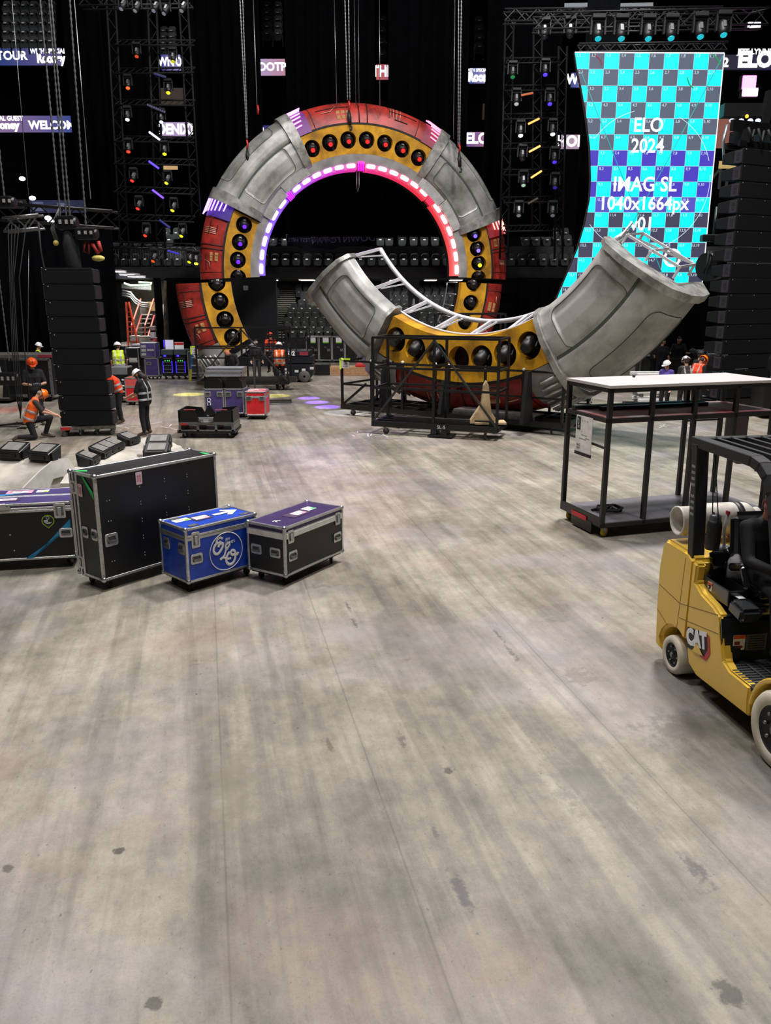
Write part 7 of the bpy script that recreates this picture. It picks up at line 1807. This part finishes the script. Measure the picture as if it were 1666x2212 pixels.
# stickers on the black cowl
SM = T(.585, .0, .72)
b = B(); b.m = T(.5, .034, .67) @ RX(pi / 2)
WM = T(.49, .008, .79) @ RX(pi / 2)
b = B(); b.m = WM; b.box((0, 0, 0), (.0001, .0001, .0001))
st = B(); st.m = T(.606, .16, .66) @ RZ(pi / 2) @ RX(pi / 2); st.box((0, 0, 0), (.11, .14, .004)); so = st.build('warning_sticker', wht, fk)
st = B(); st.m = T(.609, .16, .66) @ RZ(pi / 2) @ RX(pi / 2); st.box((0, .052, .001), (.11, .034, .003)); st.build('orange_band', mat('orange print', 'e06020', .6), so)
st = B(); st.m = T(.609, .16, .66) @ RZ(pi / 2) @ RX(pi / 2); st.box((-.02, -.005, .002), (.05, .03, .003)); st.box((.01, -.04, .002), (.05, .02, .003)); st.build('pictogram', mat('dull red', '8a2838', .6), so)
st = B(); st.m = T(.606, .32, .655) @ RZ(pi / 2) @ RX(pi / 2); st.box((0, 0, 0), (.19, .15, .004)); so = st.build('grey_plate', mat('plate grey dark', '5d6164', .5), fk)
st = B(); st.m = T(.609, .32, .655) @ RZ(pi / 2) @ RX(pi / 2)
for k in range(6): st.box((0, .055 - .022 * k, .001), (.15, .006, .003))
st.build('plate_print', blk, so)
# mast out of the frame
b = B()
for y in (.28, WD - .28): b.bb((1.78, y - .06, .1), (1.9, y + .06, 2.1))
b.bb((1.78, .25, 2.0), (1.9, WD - .25, 2.1)); b.bb((1.78, .25, .3), (1.9, WD - .25, .4)); b.build('mast', fdk, fk)
b = B()
for y in (.3, WD - .3): b.bb((1.92, y - .05, .06), (2.9, y + .05, .1)); b.bb((1.92, y - .05, .06), (1.97, y + .05, .6))
b.build('forks', fdk, fk)
# gas bottle
gt = thing('gas_bottle', 'white gas bottle strapped across the back of the forklift', 'gas bottle', FA, frz)
bp_ = whtw; whg = mat('bottle white', 'e4dfd6', .4, 0, .06, 5, col2='b8b2a6')
GM = T(-.42, .0, 1.475) @ RX(-pi / 2)
b = B(); b.m = GM; b.lathe([(.001, .2), (.12, .2), (.15, .24), (.158, .3), (.158, .68), (.15, .74), (.11, .8), (.001, .82)], 32); b.build('tank', whg, gt)
b = B(); b.m = GM; b.lathe([(.12, .22), (.135, .2), (.135, .06), (.14, .055), (.14, .04), (.125, .04), (.125, .2), (.11, .21)], 32); b.build('collar', whg, gt)
b = B(); b.m = GM; b.lathe([(.1, .79), (.105, .86), (.095, .87), (.09, .8)], 28); b.build('foot_ring', whg, gt)
b = B(); b.m = GM; b.lathe([(.16, .6), (.165, .6), (.165, .66), (.16, .66)], 32); b.build('strap_band', mat('strap steel', '4a4846', .4, .4), gt)
b = B(); b.m = GM; b.cyl((0, 0, .2), (0, 0, .12), .022); b.cyl((.05, .04, .2), (.05, .04, .15), .015); b.build('valve', mat('brass', 'a88a4a', .4, .6), gt)
B().box((-.4, .12, 1.35), (.05, .04, .04)).build('yellow_plug', mat('plug yellow', 'd8d040', .5), gt, .01)
b = B(); b.bb((-.55, .25, 1.27), (-.28, .32, 1.36)); b.bb((-.55, .62, 1.27), (-.28, .69, 1.36)); b.build('bottle_bracket', mat('bracket rust', '8a4a3a', .6), fk)
# bottle in sleeve hanging from the post, bags behind the seat
hb_ = thing('drink_sleeve', 'black insulated drink sleeve hanging by cords from the forklift guard post', 'bag', FA, frz)
b = B(); b.lathe([(.001, -.27), (.06, -.27), (.064, -.2), (.066, -.06), (.06, -.02), (.052, 0), (.001, 0)], 18, T(.1, .12, 1.62)); b.build('sleeve', mat('sleeve black', '0f0f11', .6), hb_)
b = B(); b.lathe([(.052, 0), (.05, .04), (.03, .055), (.001, .06)], 16, T(.1, .12, 1.62)); b.build('lid', mat('lid chrome', '5a5c66', .3, .3), hb_)
b = B(); b.tube([(.05, .12, 1.64), (.0, .1, 2.2)], .005, 5); b.tube([(.15, .12, 1.64), (.02, .1, 2.2)], .005, 5); b.tube([(.04, .12, 1.63), (.1, .1, 1.69), (.16, .12, 1.63)], .008, 6); b.build('cords', rub, hb_)
bg = thing('plastic_bag', 'black shiny plastic bag stuffed behind the forklift seat', 'bag', FA, frz)
def lump(n, c, r, m, par, seed):
    rnd = random.Random(seed); b = B(); b.ell(c, r, 18)
    for i, v in enumerate(b.v):
        d = (v - V(c)); b.v[i] = V(c) + d * (1 + .16 * sin(d.x * 40 + seed) * cos(d.z * 37 + seed) + .1 * sin(d.y * 53))
    return b.build(n, m, par)
lump('bag_body', (.03, .28, 1.17), (.1, .12, .16), mat('shiny black plastic', '0c0c0f', .15), bg, 3); lump('grey_towel', (.0, .3, 1.31), (.06, .08, .05), mat('towel grey', '7a7a7c', .9), bg, 5)
wb = thing('plastic_bag', 'crumpled white plastic bag beside the forklift seat', 'bag', FA, frz); lump('bag_body', (.16, .33, 1.16), (.1, .07, .14), mat('white plastic', 'd2d2d6', .4, 0, .2, 14, col2='7a7a84'), wb, 9)
# driver
Rf = M.Rotation(frz, 3, 'Z')
dpos = FA + Rf @ V((.3, .54, 0))
person('person in black sitting at the forklift controls, cut by the right edge', dpos, frz - pi / 2,
    dict(pel=(0, -.08, 1.22), che=(0, -.1, 1.52), nek=(0, -.06, 1.7), hed=(0, 0, 1.83), shr=(.19, -.08, 1.63), shl=(-.19, -.08, 1.63), elr=(.25, .1, 1.36), ell=(-.25, .1, 1.36), har=(.16, .4, 1.35), hal=(-.1, .42, 1.4),
         hir=(.1, -.05, 1.19), hil=(-.1, -.05, 1.19), knr=(.15, .42, 1.15), knl=(-.15, .42, 1.15), anr=(.14, .52, .62), anl=(-.14, .55, .62), tor=(.15, .72, .56), tol=(-.15, .75, .56)), shirt=blackc, pants=darkb, sk=skinr, hair=mat('auburn hair', '5a2a20', .7), sleeve=2, look=(0, .1), sc=.97)
# ================= light
def area(name, loc, size, power, col=(1, .95, .945), tgt=None, sy=None):
    l = bpy.data.lights.new(name, 'AREA'); l.shape = 'RECTANGLE'; l.size = size; l.size_y = sy or size; l.energy = power; l.color = col
    o = bpy.data.objects.new(name, l); C.objects.link(o); o.location = loc
    d = (V(tgt) - V(loc)) if tgt else V((0, 0, -1)); o.rotation_euler = d.to_track_quat('-Z', 'Y').to_euler(); return o
def spot(name, loc, tgt, power, ang, col, blend=.15, r=.05):
    l = bpy.data.lights.new(name, 'SPOT'); l.energy = power; l.spot_size = R(ang); l.spot_blend = blend; l.color = col; l.shadow_soft_size = r
    o = bpy.data.objects.new(name, l); C.objects.link(o); o.location = loc; o.rotation_euler = (V(tgt) - V(loc)).to_track_quat('-Z', 'Y').to_euler(); return o
for k, (x, y, z, p) in enumerate([(-6, 17, 24, 2700), (6, 18, 24, 6000), (0, 5, 24, 1500), (-9, 28, 24, 1300), (9, 27, 24, 1900), (8, 4, 24, 1600), (-8, 3, 24, 650)]):
    area('house_light', (x, y, z), 2.5, p)
w = bpy.data.worlds.new('world'); S.world = w; w.use_nodes = True; w.node_tree.nodes['Background'].inputs[0].default_value = (.5, .5, .6, 1); w.node_tree.nodes['Background'].inputs[1].default_value = .02
# concourse light under the deck, service doorway
area('concourse_light', (-2, 52, 4.35), 14, 150, (1, .95, .88), sy=4)
area('doorway_light', (at(298, 640, 45.5).x, 46, 4.4), 2.2, 300, (1, .96, .88), sy=3)
area('deck_fill_light', (-1.5, 45, 10.5), 12, 560, (1, .97, .95), sy=1.2)  # added fill hidden behind the curtain, brightens the deck seats
area('deck_fill_light', (-13, 45, 9), 4, 90, (1, .97, .95), sy=1.2)  # second added fill, over the left deck seats
# stage beams on the floor
def pool(u, v, src, p, ang, col, blend=.2): 
    g = G(u, v); spot('stage_beam', src, g, p, ang, col, blend)
pool(408, 852, (-7.5, 33, 13), 13000, 5, (1, .95, .05)); pool(594, 855, (-4, 33, 13), 13000, 5, (1, .95, .05))
pool(330, 793, (-13, 37, 12), 6000, 5, (1, .12, .1))
for u, v in ((667, 860), (685, 869), (707, 879)): pool(u, v, (-1.5, 34, 12), 45000, 3.6, (.22, .1, 1))
pool(752, 892, (-6, 29, 12), 16000, 7, (.75, .8, 1), .5)
for u, v in ((330, 925), (250, 905)): pool(u, v, (-9, 35, 13), 1800, 7, (1, .2, .15), .7)
pool(20, 885, (-13, 36, 12), 6000, 5, (1, .1, .1), .4)
for u, v in ((700, 975), (800, 935), (640, 1010)): pool(u, v, (-1, 34, 13), 2400, 9, (.5, .25, 1), .9)
pool(700, 1080, (0, 34, 13), 2200, 10, (1, .45, .6), .9)
